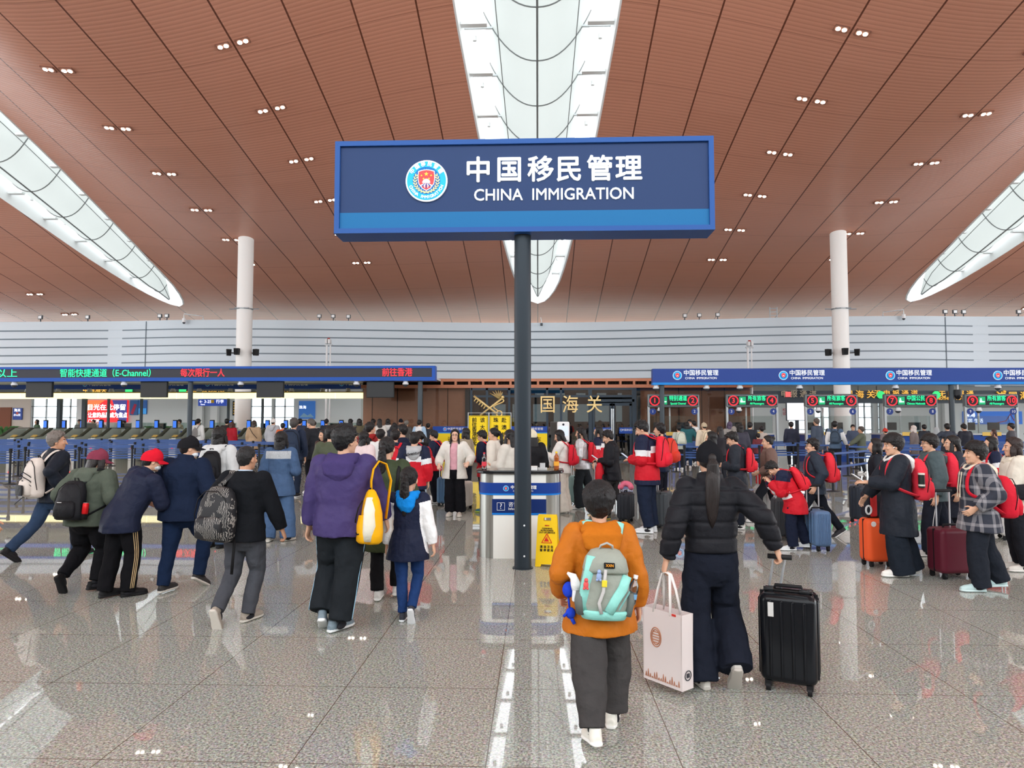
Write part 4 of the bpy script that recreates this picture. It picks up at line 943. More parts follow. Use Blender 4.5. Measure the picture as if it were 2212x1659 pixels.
def ik(a, b, l1, l2, pole):
    a, b = Vector(a), Vector(b); d = b - a; L = min(d.length, (l1 + l2) * .999)
    if L < 1e-5: return a, b
    dn = d.normalized(); b = a + dn * L
    x = (l1 * l1 - l2 * l2 + L * L) / (2 * L); h = math.sqrt(max(0, l1 * l1 - x * x))
    pv = Vector(pole); pv = pv - dn * pv.dot(dn); pv = pv.normalized() if pv.length > 1e-6 else dn.orthogonal()
    return a + dn * x + pv * h, b
TB = [(.70, .178, .13, -.01), (.80, .178, .128, -.012), (.92, .165, .118, -.012), (1.05, .148, .104, 0), (1.2, .162, .112, .006), (1.32, .172, .112, 0), (1.395, .150, .09, -.008), (1.435, .095, .07, -.01), (1.465, .062, .06, -.008)]
def tb(z, i): return float(np.interp(z, [r_[0] for r_ in TB], [r_[i] for r_ in TB]))
def hand_geo(g, w, d, th, side, k, curl):
    d = d.normalized(); th = th - d * th.dot(d); th = th.normalized() if th.length > 1e-6 else d.orthogonal().normalized()
    n = (d.cross(th) * (-1 if side > 0 else 1)).normalized(); q = k
    g.tube([w - d * .03 * q, w + d * .02 * q, w + d * .06 * q, w + d * .092 * q], [(.026 * q, .021 * q), (.034 * q, .018 * q), (.041 * q, .016 * q), (.039 * q, .012 * q)], 12, ref=th)
    for off, L, ex in ((.032, .070, .0), (.0105, .078, .06), (-.011, .072, .1), (-.031, .056, .18)):
        b = w + d * (.088 - abs(off) * .15) * q + th * off * q; pts = [b]; a = curl * .55
        for f in (.44, .32, .24):
            a2 = a + ex * curl; dir_ = d * math.cos(a2) + n * math.sin(a2) + th * off * 1.6; pts.append(pts[-1] + dir_.normalized() * L * f * q); a += curl * .8
        g.tube(pts, [.0092 * q, .0086 * q, .0078 * q, .006 * q], 8)
    b = w + d * .022 * q + th * .026 * q + n * .008 * q
    g.tube([b, b + (d * .55 + th * .7 + n * .25).normalized() * .042 * q, b + (d * .55 + th * .7 + n * .25).normalized() * .042 * q + (d * .85 + th * .25 + n * .45).normalized() * .036 * q], [.012 * q, .0105 * q, .008 * q], 8)
def head_geo(g, MH, s):
    h = G()
    h.ell((0, -.014, .028), (.074, .094, .088), 18, 12); h.ell((0, .016, -.03), (.063, .074, .082), 18, 12); h.ell((0, .058, -.088), (.03, .026, .024)); h.ell((0, .03, -.075), (.052, .05, .035))
    h.tube([(0, .086, .018), (0, .098, -.012), (0, .106, -.03)], [(.009, .01), (.012, .012), (.016, .012)], 8); h.ell((0, .108, -.03), (.0125, .012, .01))
    h.ell((0, .074, .034), (.052, .018, .012)); h.ell((0, .083, -.062), (.019, .010, .010))
    for x in (-1, 1): h.ell((x * .076, -.006, -.008), (.010, .020, .031), rot=Matrix.Rotation(x * -.3, 3, 'Z')); h.ell((x * .034, .07, -.022), (.022, .02, .02)); h.ell((x * .031, .078, .010), (.0155, .0115, .009))
    h.xf(MH @ Matrix.Scale(s, 4)); g.v, g.f, g.m = g.v + h.v, g.f + [tuple(i + len(g.v) for i in f) for f in h.f], g.m + h.m
def hair_geo(style, r=None, capped=False):
    r = r or random.Random(1); g = G(); nu, nv = 30, 20
    line = [(0, 30), (40, 26), (58, 4), (72, -30), (96, -34), (108, -58), (150, -70), (180, -72)]
    if style in ('long', 'pony', 'bob', 'bun'): line = [(0, 40), (30, 34), (55, 8), (75, -30), (100, -45), (180, -60)]
    if style == 'bangs': line = [(0, 14), (45, 12), (65, -5), (78, -20), (100, -16), (112, -40), (150, -55), (180, -58)]
    th = {'short': .019, 'bangs': .022, 'buzz': .006, 'long': .016, 'pony': .010, 'bob': .018, 'bun': .01, 'thick': .027}.get(style, .016)
    if capped: th = .003
    if style == 'thick': line = [(0, 14), (40, 10), (56, -6), (70, -36), (96, -40), (108, -60), (150, -72), (180, -74)]
    def R0(az, el):
        d = Vector((math.sin(az) * math.cos(el), math.cos(az) * math.cos(el), math.sin(el)))
        base = 1 / math.sqrt((d.x / .077) ** 2 + (d.y / .097) ** 2 + (d.z / (.091 if d.z > 0 else .12)) ** 2)
        lim = float(np.interp(abs(math.degrees((az + PI) % (2 * PI) - PI)), [q[0] for q in line], [q[1] for q in line]))
        e = (math.degrees(el) - lim) / 9
        f = max(0, min(1, .5 + e)); top = max(0, math.sin(el)); low = .22 + .78 * max(0, min(1, (math.degrees(el) + 55) / 65))
        return d * (base * (.80 + .20 * f) + th * f * low * (1 + .5 * top) + f * r.uniform(-.002, .003))
    vs = [R0(0, -PI / 2)]
    for i in range(1, nv):
        for j in range(nu): vs.append(R0(2 * PI * j / nu, -PI / 2 + PI * i / nv))
    vs.append(R0(0, PI / 2)); c0 = Vector((0, -.014, .028)); vs = [v + c0 for v in vs]
    fs = [(0, 1 + j, 1 + (j + 1) % nu) for j in range(nu)]
    for i in range(nv - 2): fs += [(1 + i * nu + j, 1 + (i + 1) * nu + j, 1 + (i + 1) * nu + (j + 1) % nu, 1 + i * nu + (j + 1) % nu) for j in range(nu)]
    L = 1 + (nv - 2) * nu; fs += [(L + j, len(vs) - 1, L + (j + 1) % nu) for j in range(nu)]
    g.add(vs, fs)
    if style == 'long':
        g.tube([(0, -.06, .04), (0, -.085, -.06), (0, -.10, -.18), (0, -.115, -.30), (0, -.115, -.42)], [(.08, .045), (.092, .045), (.098, .036), (.088, .028), (.05, .014)], 16, ref=(1, 0, 0))
        for x in (-1, 1): g.tube([(x * .072, .02, .02), (x * .082, .025, -.08), (x * .085, .035, -.18), (x * .08, .05, -.28)], [(.016, .03), (.02, .034), (.022, .034), (.012, .02)], 10, ref=(1, 0, 0))
    if style == 'bob':
        g.tube([(0, -.05, .04), (0, -.06, -.06), (0, -.07, -.15)], [(.08, .05), (.09, .055), (.075, .045)], 16, ref=(1, 0, 0))
        for x in (-1, 1): g.tube([(x * .075, .015, .02), (x * .085, .02, -.06), (x * .082, .02, -.14)], [(.016, .036), (.02, .042), (.014, .03)], 10, ref=(1, 0, 0))
    if style == 'pony':
        g.ell((0, -.118, .03), (.03, .03, .03)); g.tube([(0, -.115, .03), (0, -.15, -.02), (0, -.15, -.12), (0, -.14, -.24), (0, -.13, -.34)], [.022, (.042, .034), (.05, .034), (.042, .028), (.014, .01)], 12, ref=(1, 0, 0))
    if style == 'bun': g.ell((0, -.11, .07), (.045, .04, .042))
    if style in ('short', 'thick', 'bangs') and not capped:
        for q in range(46 if style == 'thick' else 26):
            a = r.uniform(0, 2 * PI); e = r.uniform(.25, 1.45); d = Vector((math.sin(a) * math.cos(e), math.cos(a) * math.cos(e), math.sin(e))); pnt = c0 + Vector((d.x * .078, d.y * .098, d.z * .1))
            t_ = (d + Vector((r.uniform(-.6, .6), r.uniform(-.4, .6), -.2))).normalized()
            g.tube([pnt, pnt + t_ * .018 + d * .008, pnt + t_ * .034 + d * .008 + Vector((0, 0, -.006))], [.013, .011, .004], 6)
    return g
_hairc = {}
def person(px, py, H, face, label, pose='stand', lean=0, head=(0, 0), top=None, legs=None, shoes=((235, 235, 232), (240, 240, 240)), hair='short', hairc=(22, 19, 20), cap=None, hood=None,
           glasses=False, mask=False, hands=None, feet=None, lod=1, build=1.0, skin=SKIN, collar=None, side=0, sock=(46, 46, 50), ss=1.0, hk=1.0, loc=None, curl=.5, thumbs=None, seed=0, drop=0, extra=None, inner=None):
    if H > 100: H = CH * (py - H) / (py - 911)
    k = H / 1.70; P0 = loc if loc is not None else ground(px, py)
    M = Matrix.Translation(P0) @ Matrix.Rotation(R(face), 4, 'Z') @ Matrix.Scale(k, 4)
    vb, vg_ = {0: (.0055, .010), 1: (.010, .014), 2: (.022, .026), 3: (.03, .034)}[lod]
    sw = {'walkL': ((-.085, .24, 0, 0), (.085, -.26, .0, 48)), 'walkR': ((-.085, -.26, 0, 48), (.085, .24, 0, 0)), 'stand': ((-.105, .06, 0, 0), (.105, .06, 0, 0)), 'stepL': ((-.10, .20, 0, 0), (.10, -.10, 0, 12)), 'stepR': ((-.10, -.10, 0, 12), (.10, .20, 0, 0))}[pose]
    feet = feet or sw; drop = drop or {'walkL': .035, 'walkR': .035}.get(pose, 0)
    hz = .905 - drop; hipc = Vector((0, 0, .93 - drop))
    RL = Matrix.Rotation(-R(lean), 3, 'X') @ Matrix.Rotation(R(side), 3, 'Y')
    def T(q): q = Vector(q); q.z -= drop; return hipc + RL @ (q - hipc)
    hsw = {'walkL': ((-.25, -.16, .88), (.25, .20, .92)), 'walkR': ((-.25, .20, .92), (.25, -.16, .88))}.get(pose, ((-.245 * build, .03, .86), (.245 * build, .03, .86)))
    if hands: hsw = tuple(h if h is not None else d for h, d in zip(hands, hsw))
    J = {}
    for i, sd in enumerate((-1, 1)):
        x, y, lift, pit = feet[i][:4]; pr = R(pit); an = Vector((x, y - .13 * math.cos(pr) + .08 * math.sin(pr), lift + .13 * math.sin(pr) + .08 * math.cos(pr)))
        hp = Vector((sd * .092, 0, hz)); kn, an2 = ik(hp, an, .422, .410, (sd * .12, 1, 0)); J['hip%d' % i], J['knee%d' % i], J['ank%d' % i] = hp, kn, an2
        J['shift%d' % i] = an2 - an
        sh = T((sd * .172 * build, 0, 1.385)); el, wr = ik(sh, Vector(hsw[i]), .285, .255, (sd * .55, -1, -.25)); J['sh%d' % i], J['el%d' % i], J['wr%d' % i] = sh, el, wr
    hs = hk * (1.0 if H > 1.5 else 1.02)
    MHl = Matrix.Translation(T((0, -.006, 1.46))) @ RL.to_4x4() @ Matrix.Rotation(R(head[0]), 4, 'Z') @ Matrix.Rotation(-R(head[1]), 4, 'X') @ Matrix.Translation((0, .022, .12 * hs))
    # body: one continuous surface
    g = G(); head_geo(g, MHl, hs)
    g.tube([T((0, -.01, 1.40)), MHl @ Vector((0, -.018, -.04))], [(.056, .058), (.05, .054)], 14, ref=(1, 0, 0))
    zz = [.84, .92, 1.05, 1.2, 1.32, 1.395, 1.435, 1.465]
    g.tube([T((0, tb(z, 3), z)) for z in zz], [(tb(z, 1) * .9 * build, tb(z, 2) * .9 * build) for z in zz], 18, ref=(1, 0, 0))
    for i, sd in enumerate((-1, 1)):
        g.ell(J['sh%d' % i], .052); g.tube([J['sh%d' % i], J['el%d' % i], J['wr%d' % i]], [.048, .038, .027], 10); d = (J['wr%d' % i] - J['el%d' % i]).normalized()
        thd = Vector(thumbs[i]) if thumbs and thumbs[i] is not None else Vector((0, 1, .15))
        if lod <= 1: hand_geo(g, J['wr%d' % i], d, thd, sd, 1.0, curl)
        else: hand_geo(g, J['wr%d' % i], d, thd, sd, 1.15, curl)
        g.tube([J['hip%d' % i] + Vector((0, 0, .03)), J['knee%d' % i], J['ank%d' % i]], [.078, .05, .034], 10); g.ell(J['knee%d' % i], .052)
        pr = R(feet[i][3]); g.ell(J['ank%d' % i] + Vector((0, .05 * math.cos(pr), -.035)), (.032, .09, .03), rot=Matrix.Rotation(-pr, 3, 'X'))
    MHi = (MHl @ Matrix.Scale(hs, 4)).inverted(); MHn = np.array(MHi)
    def cb(c):
        q = c @ MHn[:3, :3].T + MHn[:3, 3]; x, y, z = np.abs(q[:, 0]), q[:, 1], q[:, 2]; m = np.zeros(len(c), int)
        fr = (y > .07) & (z > -.12) & (z < .1)
        m[fr & (x < .017) & (np.abs(z + .062) < .006) & (y > .084)] = 1
        e = fr & (np.abs(x - .032) < .0135) & (np.abs(z - .0095) < .0055); m[e] = 2; m[e & (np.abs(x - .031) < .0092)] = 3
        m[c[:, 2] < .32] = 4
        m[fr & (x > .014) & (x < .05) & (np.abs(z - .031) < .0038)] = 3
        return m
    body = fuse('person', g, vb, [skin, LIP, EYEW, EYED, cloth(sock)], None, 2 if lod < 2 else 1, cb=cb); body.matrix_world = M
    tag(body, label, 'person')
    # upper garment
    tp = dict(kind='jacket', c=(40, 44, 54), t=.022, hem=.80, flare=.0, sleeve=1.0, sleevec=None, hemc=None, mats=None, cb=None, bag=0, puff=False, open=False, disp=.026, sl_t=None)
    tp.update(top or {}); t_ = tp['t']; st = tp['sl_t'] if tp['sl_t'] is not None else t_
    g = G(); zs = [tp['hem']] + [z for z in (.70, .80, .92, 1.05, 1.2, 1.32, 1.395, 1.435, 1.465) if z > tp['hem'] + .03]
    def ext(z):
        a, b = tb(z, 1), tb(z, 2)
        if z < .78: a, b = .178, .13
        f = max(0, (1.0 - z)) / max(.05, 1.0 - tp['hem']) * tp['flare']
        wst = tp['bag'] * math.exp(-((z - 1.08) / .16) ** 2)
        return ((a + t_ * (1 if z < 1.4 else .55) + f + wst) * build, (b + t_ * (1 if z < 1.4 else .6) + f * .8 + wst * .7) * build)
    def TT(q): return T(q) if q[2] >= .86 else Vector((q[0], q[1] + (T((0, 0, .86)).y), q[2] - drop))
    g.tube([TT((0, tb(z, 3), z)) for z in zs], [ext(z) for z in zs], 24, ref=(1, 0, 0))
    if tp['hem'] > .6:
        for i in (0, 1): g.ell(J['hip%d' % i] + Vector((0, 0, .02)), (.085 + t_, .10 + t_, .09)) if tp['hem'] < .86 and not tp['open'] else None
    if tp['sleeve']:
        for i, sd in enumerate((-1, 1)):
            sh, el, wr = J['sh%d' % i], J['el%d' % i], J['wr%d' % i]; e = el + (wr - el) * (.93 * tp['sleeve'])
            g.ell(sh, .060 + st * .9); g.tube([sh + (T((0, 0, 1.37)) - sh) * .3, sh, sh + (el - sh) * .5, el, el + (e - el) * .55, e], [.06 + st * .6, .060 + st * .9, .056 + st, .05 + st, .045 + st * .95, .036 + st * .7], 14)
            g.ell(el, .05 + st)
    if collar: g.tube([T((0, -.008, 1.40)), T((0, -.006, 1.455)), T((0, .0, 1.455 + collar))], [(.10 + t_ * .5, .088 + t_ * .4), (.072 + t_ * .4, .07 + t_ * .4), (.068 + t_ * .4, .07 + t_ * .4)], 18, ref=(1, 0, 0))
    tm = tp['mats'] or [(nyl if tp['kind'] == 'jacket' else cloth)(tp['c'])]
    Tn = np.array(RL.inverted()); hcn = np.array(hipc)
    shp = [np.array(J['sh%d' % i]) for i in (0, 1)]; elp = [np.array(J['el%d' % i]) for i in (0, 1)]; wrp = [np.array(J['wr%d' % i]) for i in (0, 1)]
    def tcb(c):
        q = (c - hcn) @ Tn.T + hcn; q[:, 2] += drop
        best = np.full(len(c), 9.); arm = np.zeros(len(c)); sidei = np.zeros(len(c))
        for i in (0, 1):
            for a, b, o0 in ((shp[i], elp[i], 0), (elp[i], wrp[i], .5)):
                v = b - a; u = np.clip(((c - a) @ v) / (v @ v + 1e-9), 0, 1); d = np.linalg.norm(c - a - u[:, None] * v, axis=1); kk = d < best
                best[kk] = d[kk]; arm[kk] = (o0 + u * .5)[kk]; sidei[kk] = i
        isarm = (best < .082 + st) & (np.abs(q[:, 0]) > .10 * build) & (arm > .06)
        return tp['cb'](q, isarm, arm, sidei)
    gar = fuse(tp.get('name', 'jacket' if tp['kind'] == 'jacket' else 'sweater'), g, vg_ * (.62 if tp['cb'] and lod < 2 else 1), tm, body, (6 if tp['cb'] else 3) if lod < 2 else 2, tp['disp'] if lod < 2 else .012, .13, cb=tcb if tp['cb'] else None)
    if tp['open']: gar['open'] = 1
    if tp['puff']: gar['puff'] = 1
    if inner:
        g = G(); zs = [z for z in (.93, 1.05, 1.2, 1.32, 1.395, 1.44)]
        g.tube([T((0, tb(z, 3) + .004, z)) for z in zs], [((tb(z, 1) + .012) * build * .94, (tb(z, 2) + .014) * build) for z in zs], 20, ref=(1, 0, 0)); fuse('blouse', g, vg_, [cloth(inner)], body, 3, .006, .08)
    # trousers
    lg = dict(c=(30, 32, 38), r=(.098, .076, .062), z=.09, t=.012, kind='trousers', stripe=None, cb=None, mats=None, m=None)
    lg.update(legs or {})
    g = G(); zs = [.70, .76, .82, .88, .95, 1.02]; tq = {.70: .45, .76: .78, .82: .97}
    g.tube([Vector((0, tb(z, 3) + (T((0, 0, z)).y if z > .93 else 0), z - drop)) for z in zs], [((tb(z, 1) * build * .97 + lg['t'] * .6) * tq.get(z, 1), (tb(z, 2) * build * .95 + lg['t'] * .6) * tq.get(z, 1)) for z in zs], 20, ref=(1, 0, 0))
    if lg['kind'] != 'skirt':
        for i, sd in enumerate((-1, 1)):
            hp, kn, an = J['hip%d' % i], J['knee%d' % i], J['ank%d' % i]; e = an + (kn - an).normalized() * (lg['z'] - .08); a, b, c_ = lg['r']
            bw = build ** .5
            g.tube([hp + Vector((-sd * .01, 0, .04)), hp + (kn - hp) * .35, hp + (kn - hp) * .75, kn, kn + (e - kn) * .4, kn + (e - kn) * .8, e], [a * bw, a * bw * 1.0, (a + b) / 2 * bw, b, (b + c_) / 2 * 1.06, c_ * 1.03, c_], 16)
    else:
        g.tube([(0, -.01, .92 - drop), (0, -.01, .75), (0, -.01, .5)], [(.17, .13), (.2, .16), (.22, .18)], 20, ref=(1, 0, 0))
    fuse('trousers' if lg['kind'] != 'skirt' else 'skirt', g, vg_, lg['mats'] or [lg['m'] or cloth(lg['c'])], body, 3 if lod < 2 else 1, .026 if lod < 2 else .008, .12)
    if lg['stripe']:
        for i, sd in enumerate((-1, 1)):
            hp, kn, an = J['hip%d' % i], J['knee%d' % i], J['ank%d' % i]; a, b, c_ = lg['r']
            for q in lg['stripe'][1]:
                pts = []
                for u in np.linspace(.04, .96, 12):
                    pnt = hp + (kn - hp) * (u * 2) if u < .5 else kn + (an - kn) * (u * 2 - 1); rr = float(np.interp(u, [0, .25, .5, .75, 1], [a * 1.12, a, b, (b + c_) / 2 * 1.05, c_ * 1.03])) + .004
                    pts.append(pnt + Vector((sd * rr * math.cos(q), -rr * math.sin(q), 0)))
                part('stripe', G().tube(pts, [(.004, .005)] * 12, 6), cloth(lg['stripe'][0]), body, True)
    # shoes
    for i, sd in enumerate((-1, 1)):
        x, y, lift, pit = feet[i][:4]; yaw = feet[i][4] if len(feet[i]) > 4 else -sd * 8
        o = link('shoe', SHOE if lod < 2 else SHOE2, body); o.matrix_local = Matrix.Translation(Vector((x, y, lift)) + J['shift%d' % i]) @ Matrix.Rotation(R(yaw), 4, 'Z') @ Matrix.Rotation(-R(pit), 4, 'X') @ Matrix.Scale(ss, 4)
        for q, c_ in enumerate(shoes):
            o.material_slots[q].link = 'OBJECT'; o.material_slots[q].material = plain(c_, .55)
    MW = MHl @ Matrix.Scale(hs, 4)
    if hair:
        key = (hair, lod, seed % 3)
        fuse('hair', hair_geo(hair, random.Random(seed % 3 + 1), bool(cap)).xf(MW), {0: .006, 1: .009, 2: .016, 3: .02}[lod], [hairmat(hairc)], body, 1, .010 if lod < 2 and not cap else 0, .025)
    if cap:
        cm = cloth(cap); g = G(); vs = []; n = 28
        prof = [(.0, 1.0), (.25, .985), (.5, .9), (.72, .72), (.88, .48), (.97, .22)]
        def cp(az, h, f): return Vector((.094 * f * math.sin(az), -.014 + .117 * f * math.cos(az), .018 + .124 * h - .012 * math.cos(az + PI)))
        for h, f in [(-.12, .99)] + prof:
            for j in range(n): vs.append(cp(2 * PI * j / n, h, f))
        vs.append(cp(0, 1.0, 0)); fs = [(i * n + j, i * n + (j + 1) % n, (i + 1) * n + (j + 1) % n, (i + 1) * n + j) for i in range(len(prof)) for j in range(n)] + [(len(prof) * n + j, len(prof) * n + (j + 1) % n, len(vs) - 1) for j in range(n)]
        g.add(vs, fs); g.ell((0, -.012, .145), .008); g.xf(MW); cpo = part('cap', g, cm, body, True)
        g = G(); vs = []; 
        for dz in (0, -.006):
            for rr in (0, .5, 1):
                for j in range(13):
                    a = R(-68 + 136 * j / 12); vs.append(Vector((.093 * math.sin(a) * (1 - .08 * rr), -.014 + .115 * math.cos(a) + rr * .078 * math.cos(a * .9) , .016 + dz + .012 * math.cos(a) - rr * .018 - .02 * (math.sin(a) ** 2) * rr)))
        q = lambda l, r_, j: l * 39 + r_ * 13 + j
        fs = [(q(l, r_, j), q(l, r_, j + 1), q(l, r_ + 1, j + 1), q(l, r_ + 1, j)) for l in (0, 1) for r_ in (0, 1) for j in range(12)] + [(q(0, 2, j), q(0, 2, j + 1), q(1, 2, j + 1), q(1, 2, j)) for j in range(12)]
        g.add(vs, fs); g.xf(MW); part('brim', g, cm, cpo, True)
    if hood:
        g = G(); hc_, hsz = hood
        ring = [(0, -.115, 1.44), (.085, -.085, 1.455), (.118, -.01, 1.455), (.09, .065, 1.43), (.03, .105, 1.39), (-.03, .105, 1.39), (-.09, .065, 1.43), (-.118, -.01, 1.455), (-.085, -.085, 1.455), (0, -.115, 1.44)]
        g.tube([T(v) for v in ring], [.036 * hsz] * 10, 10); g.tube([T((0, -.10, 1.46)), T((0, -.15, 1.40)), T((0, -.155, 1.32)), T((0, -.135, 1.25))], [(.10 * hsz, .04), (.125 * hsz, .052 * hsz), (.11 * hsz, .05 * hsz), (.05, .03)], 14, ref=(1, 0, 0))
        for x in (-1, 1): g.ell(T((x * .09, -.085, 1.43)), (.05 * hsz, .05, .05))
        fuse('hood', g, vg_, [cloth(hc_)], body, 3, .014, .07)
    if glasses:
        g = G()
        for x in (-1, 1):
            g.tube([Vector((x * .032 + .021 * math.cos(a), .104, .008 + .017 * math.sin(a))) for a in np.linspace(0, 2 * PI, 15)], .0022, 5); g.tube([(x * .053, .102, .012), (x * .078, .06, .014), (x * .082, -.005, .008)], .002, 5)
        g.cyl((-.011, .106, .01), (.011, .106, .01), .002, 5); part('glasses', g.xf(MW), plain((40, 42, 46), .3, .4), body)
    if mask:
        g = G(); g.ell((0, .037, -.058), (.058, .066, .042), 16, 10); part('face_mask', g.xf(MW), cloth((226, 232, 238)), body, True)
    J['M'] = M; J['T'] = T; J['RL'] = RL; J['t'] = t_; J['k'] = k; J['MH'] = MW; J['build'] = build; J['drop'] = drop; J['hipc'] = hipc; J['body'] = body
    return J
# ---------------------------------------------------------------- bags and luggage
def torsoM(J): return J['M'] @ Matrix.Translation(J['hipc']) @ J['RL'].to_4x4() @ Matrix.Translation(-J['hipc']) @ Matrix.Translation((0, 0, -J['drop']))
def sq(a, b, n=20, e=2.6):
    return [(a * math.copysign(abs(math.cos(q)) ** (2 / e), math.cos(q)), b * math.copysign(abs(math.sin(q)) ** (2 / e), math.sin(q))) for q in [2 * PI * i / n for i in range(n)]]
def sloft(g, secs, n=24, e=2.8, mi=0):            # closed loft of superellipse sections (z, a, b, yc[, xc])
    vs = []
    for s in secs: vs += [(x + (s[4] if len(s) > 4 else 0), y + s[3], s[0]) for x, y in sq(s[1], s[2], n, e)]
    k = len(secs); fs = [(i * n + j, i * n + (j + 1) % n, (i + 1) * n + (j + 1) % n, (i + 1) * n + j) for i in range(k - 1) for j in range(n)]
    fs += [tuple(reversed(range(n))), tuple(range((k - 1) * n, k * n))]; g.add(vs, fs, mi); return g
def backpack(J, label, c, c2=None, strapc=None, w=.29, h=.42, d=.15, z0=.98, dx=0, straps=(-1, 1), lod=1, m=None, pocket=True, group=None, rot=0, yoff=0, trim=(24, 22, 24), strapm=None, name='backpack', seams=True):
    c2 = c2 or c; strapc = strapc or c; ty = -(tb(1.15, 2) * J['build'] + J['t']) + yoff
    B = torsoM(J); t = bpy.data.objects.new(name, None); C.objects.link(t); t.matrix_world = B @ Matrix.Translation((dx, ty, z0)); t.empty_display_size = .1
    tag(t, label, 'backpack', group); m = m or nyl(c)
    g = G(); a = w / 2; b = d / 2; yc = -b
    secs = [(0, a * .80, b * .62, yc), (.015, a * .93, b * .88, yc), (.06, a, b, yc), (h * .45, a * 1.0, b * 1.02, yc), (h * .72, a * .93, b * .86, yc + .008), (h * .9, a * .74, b * .62, yc + .022), (h * .985, a * .5, b * .42, yc + .03), (h, a * .3, b * .25, yc + .03)]
    sloft(g, secs)
    if rot: g.xf(Matrix.Rotation(R(rot), 4, 'Y'))
    part('body', g, m, t, True)
    if pocket:
        g = G(); sloft(g, [(.03, a * .62, .03, 0), (.045, a * .74, .045, 0), (h * .28, a * .76, .055, 0), (h * .42, a * .70, .04, 0), (h * .47, a * .55, .018, .004)]); g.xf(Matrix.Translation((0, -d + .008, 0))); part('front_pocket', g, nyl(c2) if c2 != c else m, t, True)
    if seams:
        g = G(); top = [(-a * .98, yc - b * .3, .10), (-a * .97, yc - b * .55, h * .5), (-a * .78, yc - b * .55, h * .78), (-a * .35, yc - b * .55, h * .93), (a * .35, yc - b * .55, h * .93), (a * .78, yc - b * .55, h * .78), (a * .97, yc - b * .55, h * .5), (a * .98, yc - b * .3, .10)]
        g.tube(top, .005, 6); part('zip', g, plain(trim, .5), t, True)
    tk = J['t']; bw = J['build']
    for s in straps:
        g = G(); y0 = -ty; zz = -z0
        pts = [(s * .07, -.02, h * .90), (s * .10, y0 * .35, 1.40 + tk * .8 + zz), (s * .122 * bw, y0 - .015, 1.432 + tk * .95 + zz), (s * .128 * bw, y0 + .07 + tk * .7, 1.375 + tk * .5 + zz), (s * .13 * bw, y0 + .098 + tk, 1.27 + zz), (s * .148 * bw, y0 + .085 + tk, 1.14 + zz), (s * (.172 * bw + tk), y0 + .01, 1.06 + zz), (s * (a * .95), -.03, .05)]
        pts = [(x - (dx if i not in (0, 7) else 0), y, z) for i, (x, y, z) in enumerate(pts)]
        # smooth the strap path
        P = [Vector(q) for q in pts]; out = []
        for i in range(len(P) - 1):
            p0, p1, p2, p3 = P[max(0, i - 1)], P[i], P[i + 1], P[min(len(P) - 1, i + 2)]
            for u in (0, .25, .5, .75):
                out.append(.5 * ((2 * p1) + (p2 - p0) * u + (2 * p0 - 5 * p1 + 4 * p2 - p3) * u * u + (3 * p1 - p0 - 3 * p2 + p3) * u ** 3))
        out.append(P[-1])
        g.tube(out, [(.027, .009)] * len(out), 8, ref=(1, 0, 0)); part('strap', g, strapm or nyl(strapc), t, True)
    part('handle', G().tube([(-.03, -.03, h * .96), (-.022, -.05, h + .03), (.022, -.05, h + .03), (.03, -.03, h * .96)], .007, 6), plain(trim, .6), t, True)
    return t
def suitcase(loc, rz, w, d, h, c, label, ext=.0, tilt=0, ribs=7, group=None, trim=(30, 30, 32), metal=0, gloss=.35, tag_c=None):
    t = thing('suitcase', label, 'suitcase', loc, rz, group); t.rotation_euler = (tilt, 0, rz)
    m = plain(c, gloss, metal); g = G(); z0 = .06
    g.rbox((0, 0, z0 + (h - z0) / 2), (w, d, h - z0), min(.055, d * .28), n=5)
    sh = part('shell', g, m, t, True)
    if ribs:
        g = G()
        for i in range(ribs):
            x = (-.5 + (i + .5) / ribs) * w * .78
            for s in (-1, 1): g.rbox((x, s * (d / 2), z0 + (h - z0) / 2), (w * .055, .018, (h - z0) * .86), .008, n=2)
        part('groove', g, m, t, True)  # raised ribs on the front and back of the shell
        for s in (-1, 1):
            g = G()
            for i in range(3): g.rbox((s * w / 2, (-.5 + (i + .5) / 3) * d * .7, z0 + (h - z0) / 2), (.018, d * .08, (h - z0) * .86), .008, n=2)
            part('side_groove', g, m, t, True)
    part('zip', G().b2(-w / 2 - .004, w / 2 + .004, -.006, .006, z0 + .02, h - .01), plain(trim, .5), t)
    for sx in (-1, 1):
        for sy in (-1, 1):
            wl = part('wheel', G().cyl((sx * (w / 2 - .05) - .014, sy * (d / 2 - .045), .028), (sx * (w / 2 - .05) + .014, sy * (d / 2 - .045), .028), .028, 16), plain(trim, .5), t, autos=40)
            part('fork', G().b2(sx * (w / 2 - .05) - .02, sx * (w / 2 - .05) + .02, sy * (d / 2 - .045) - .018, sy * (d / 2 - .045) + .018, .035, .075), plain(trim, .5), wl)
    part('carry_handle', G().tube([(-.09, 0, h - .01), (-.08, 0, h + .03), (.08, 0, h + .03), (.09, 0, h - .01)], .012, 8), plain(trim, .5), t, True)
    if ext:
        hd = part('pull_handle', G().rbox((0, d / 2 - .04, h + ext), (.24, .035, .035), .015), plain(trim, .5), t, True)
        for s in (-1, 1): part('rod', G().cyl((s * .085, d / 2 - .04, h - .02), (s * .085, d / 2 - .04, h + ext), .009, 10), plain((206, 210, 214), .25, .35), hd, autos=40)
    if tag_c: part('luggage_tag', G().box((-w * .28, -d / 2 - .012, h - .10), (.035, .006, .09)), plain(tag_c, .5), t)
    return t
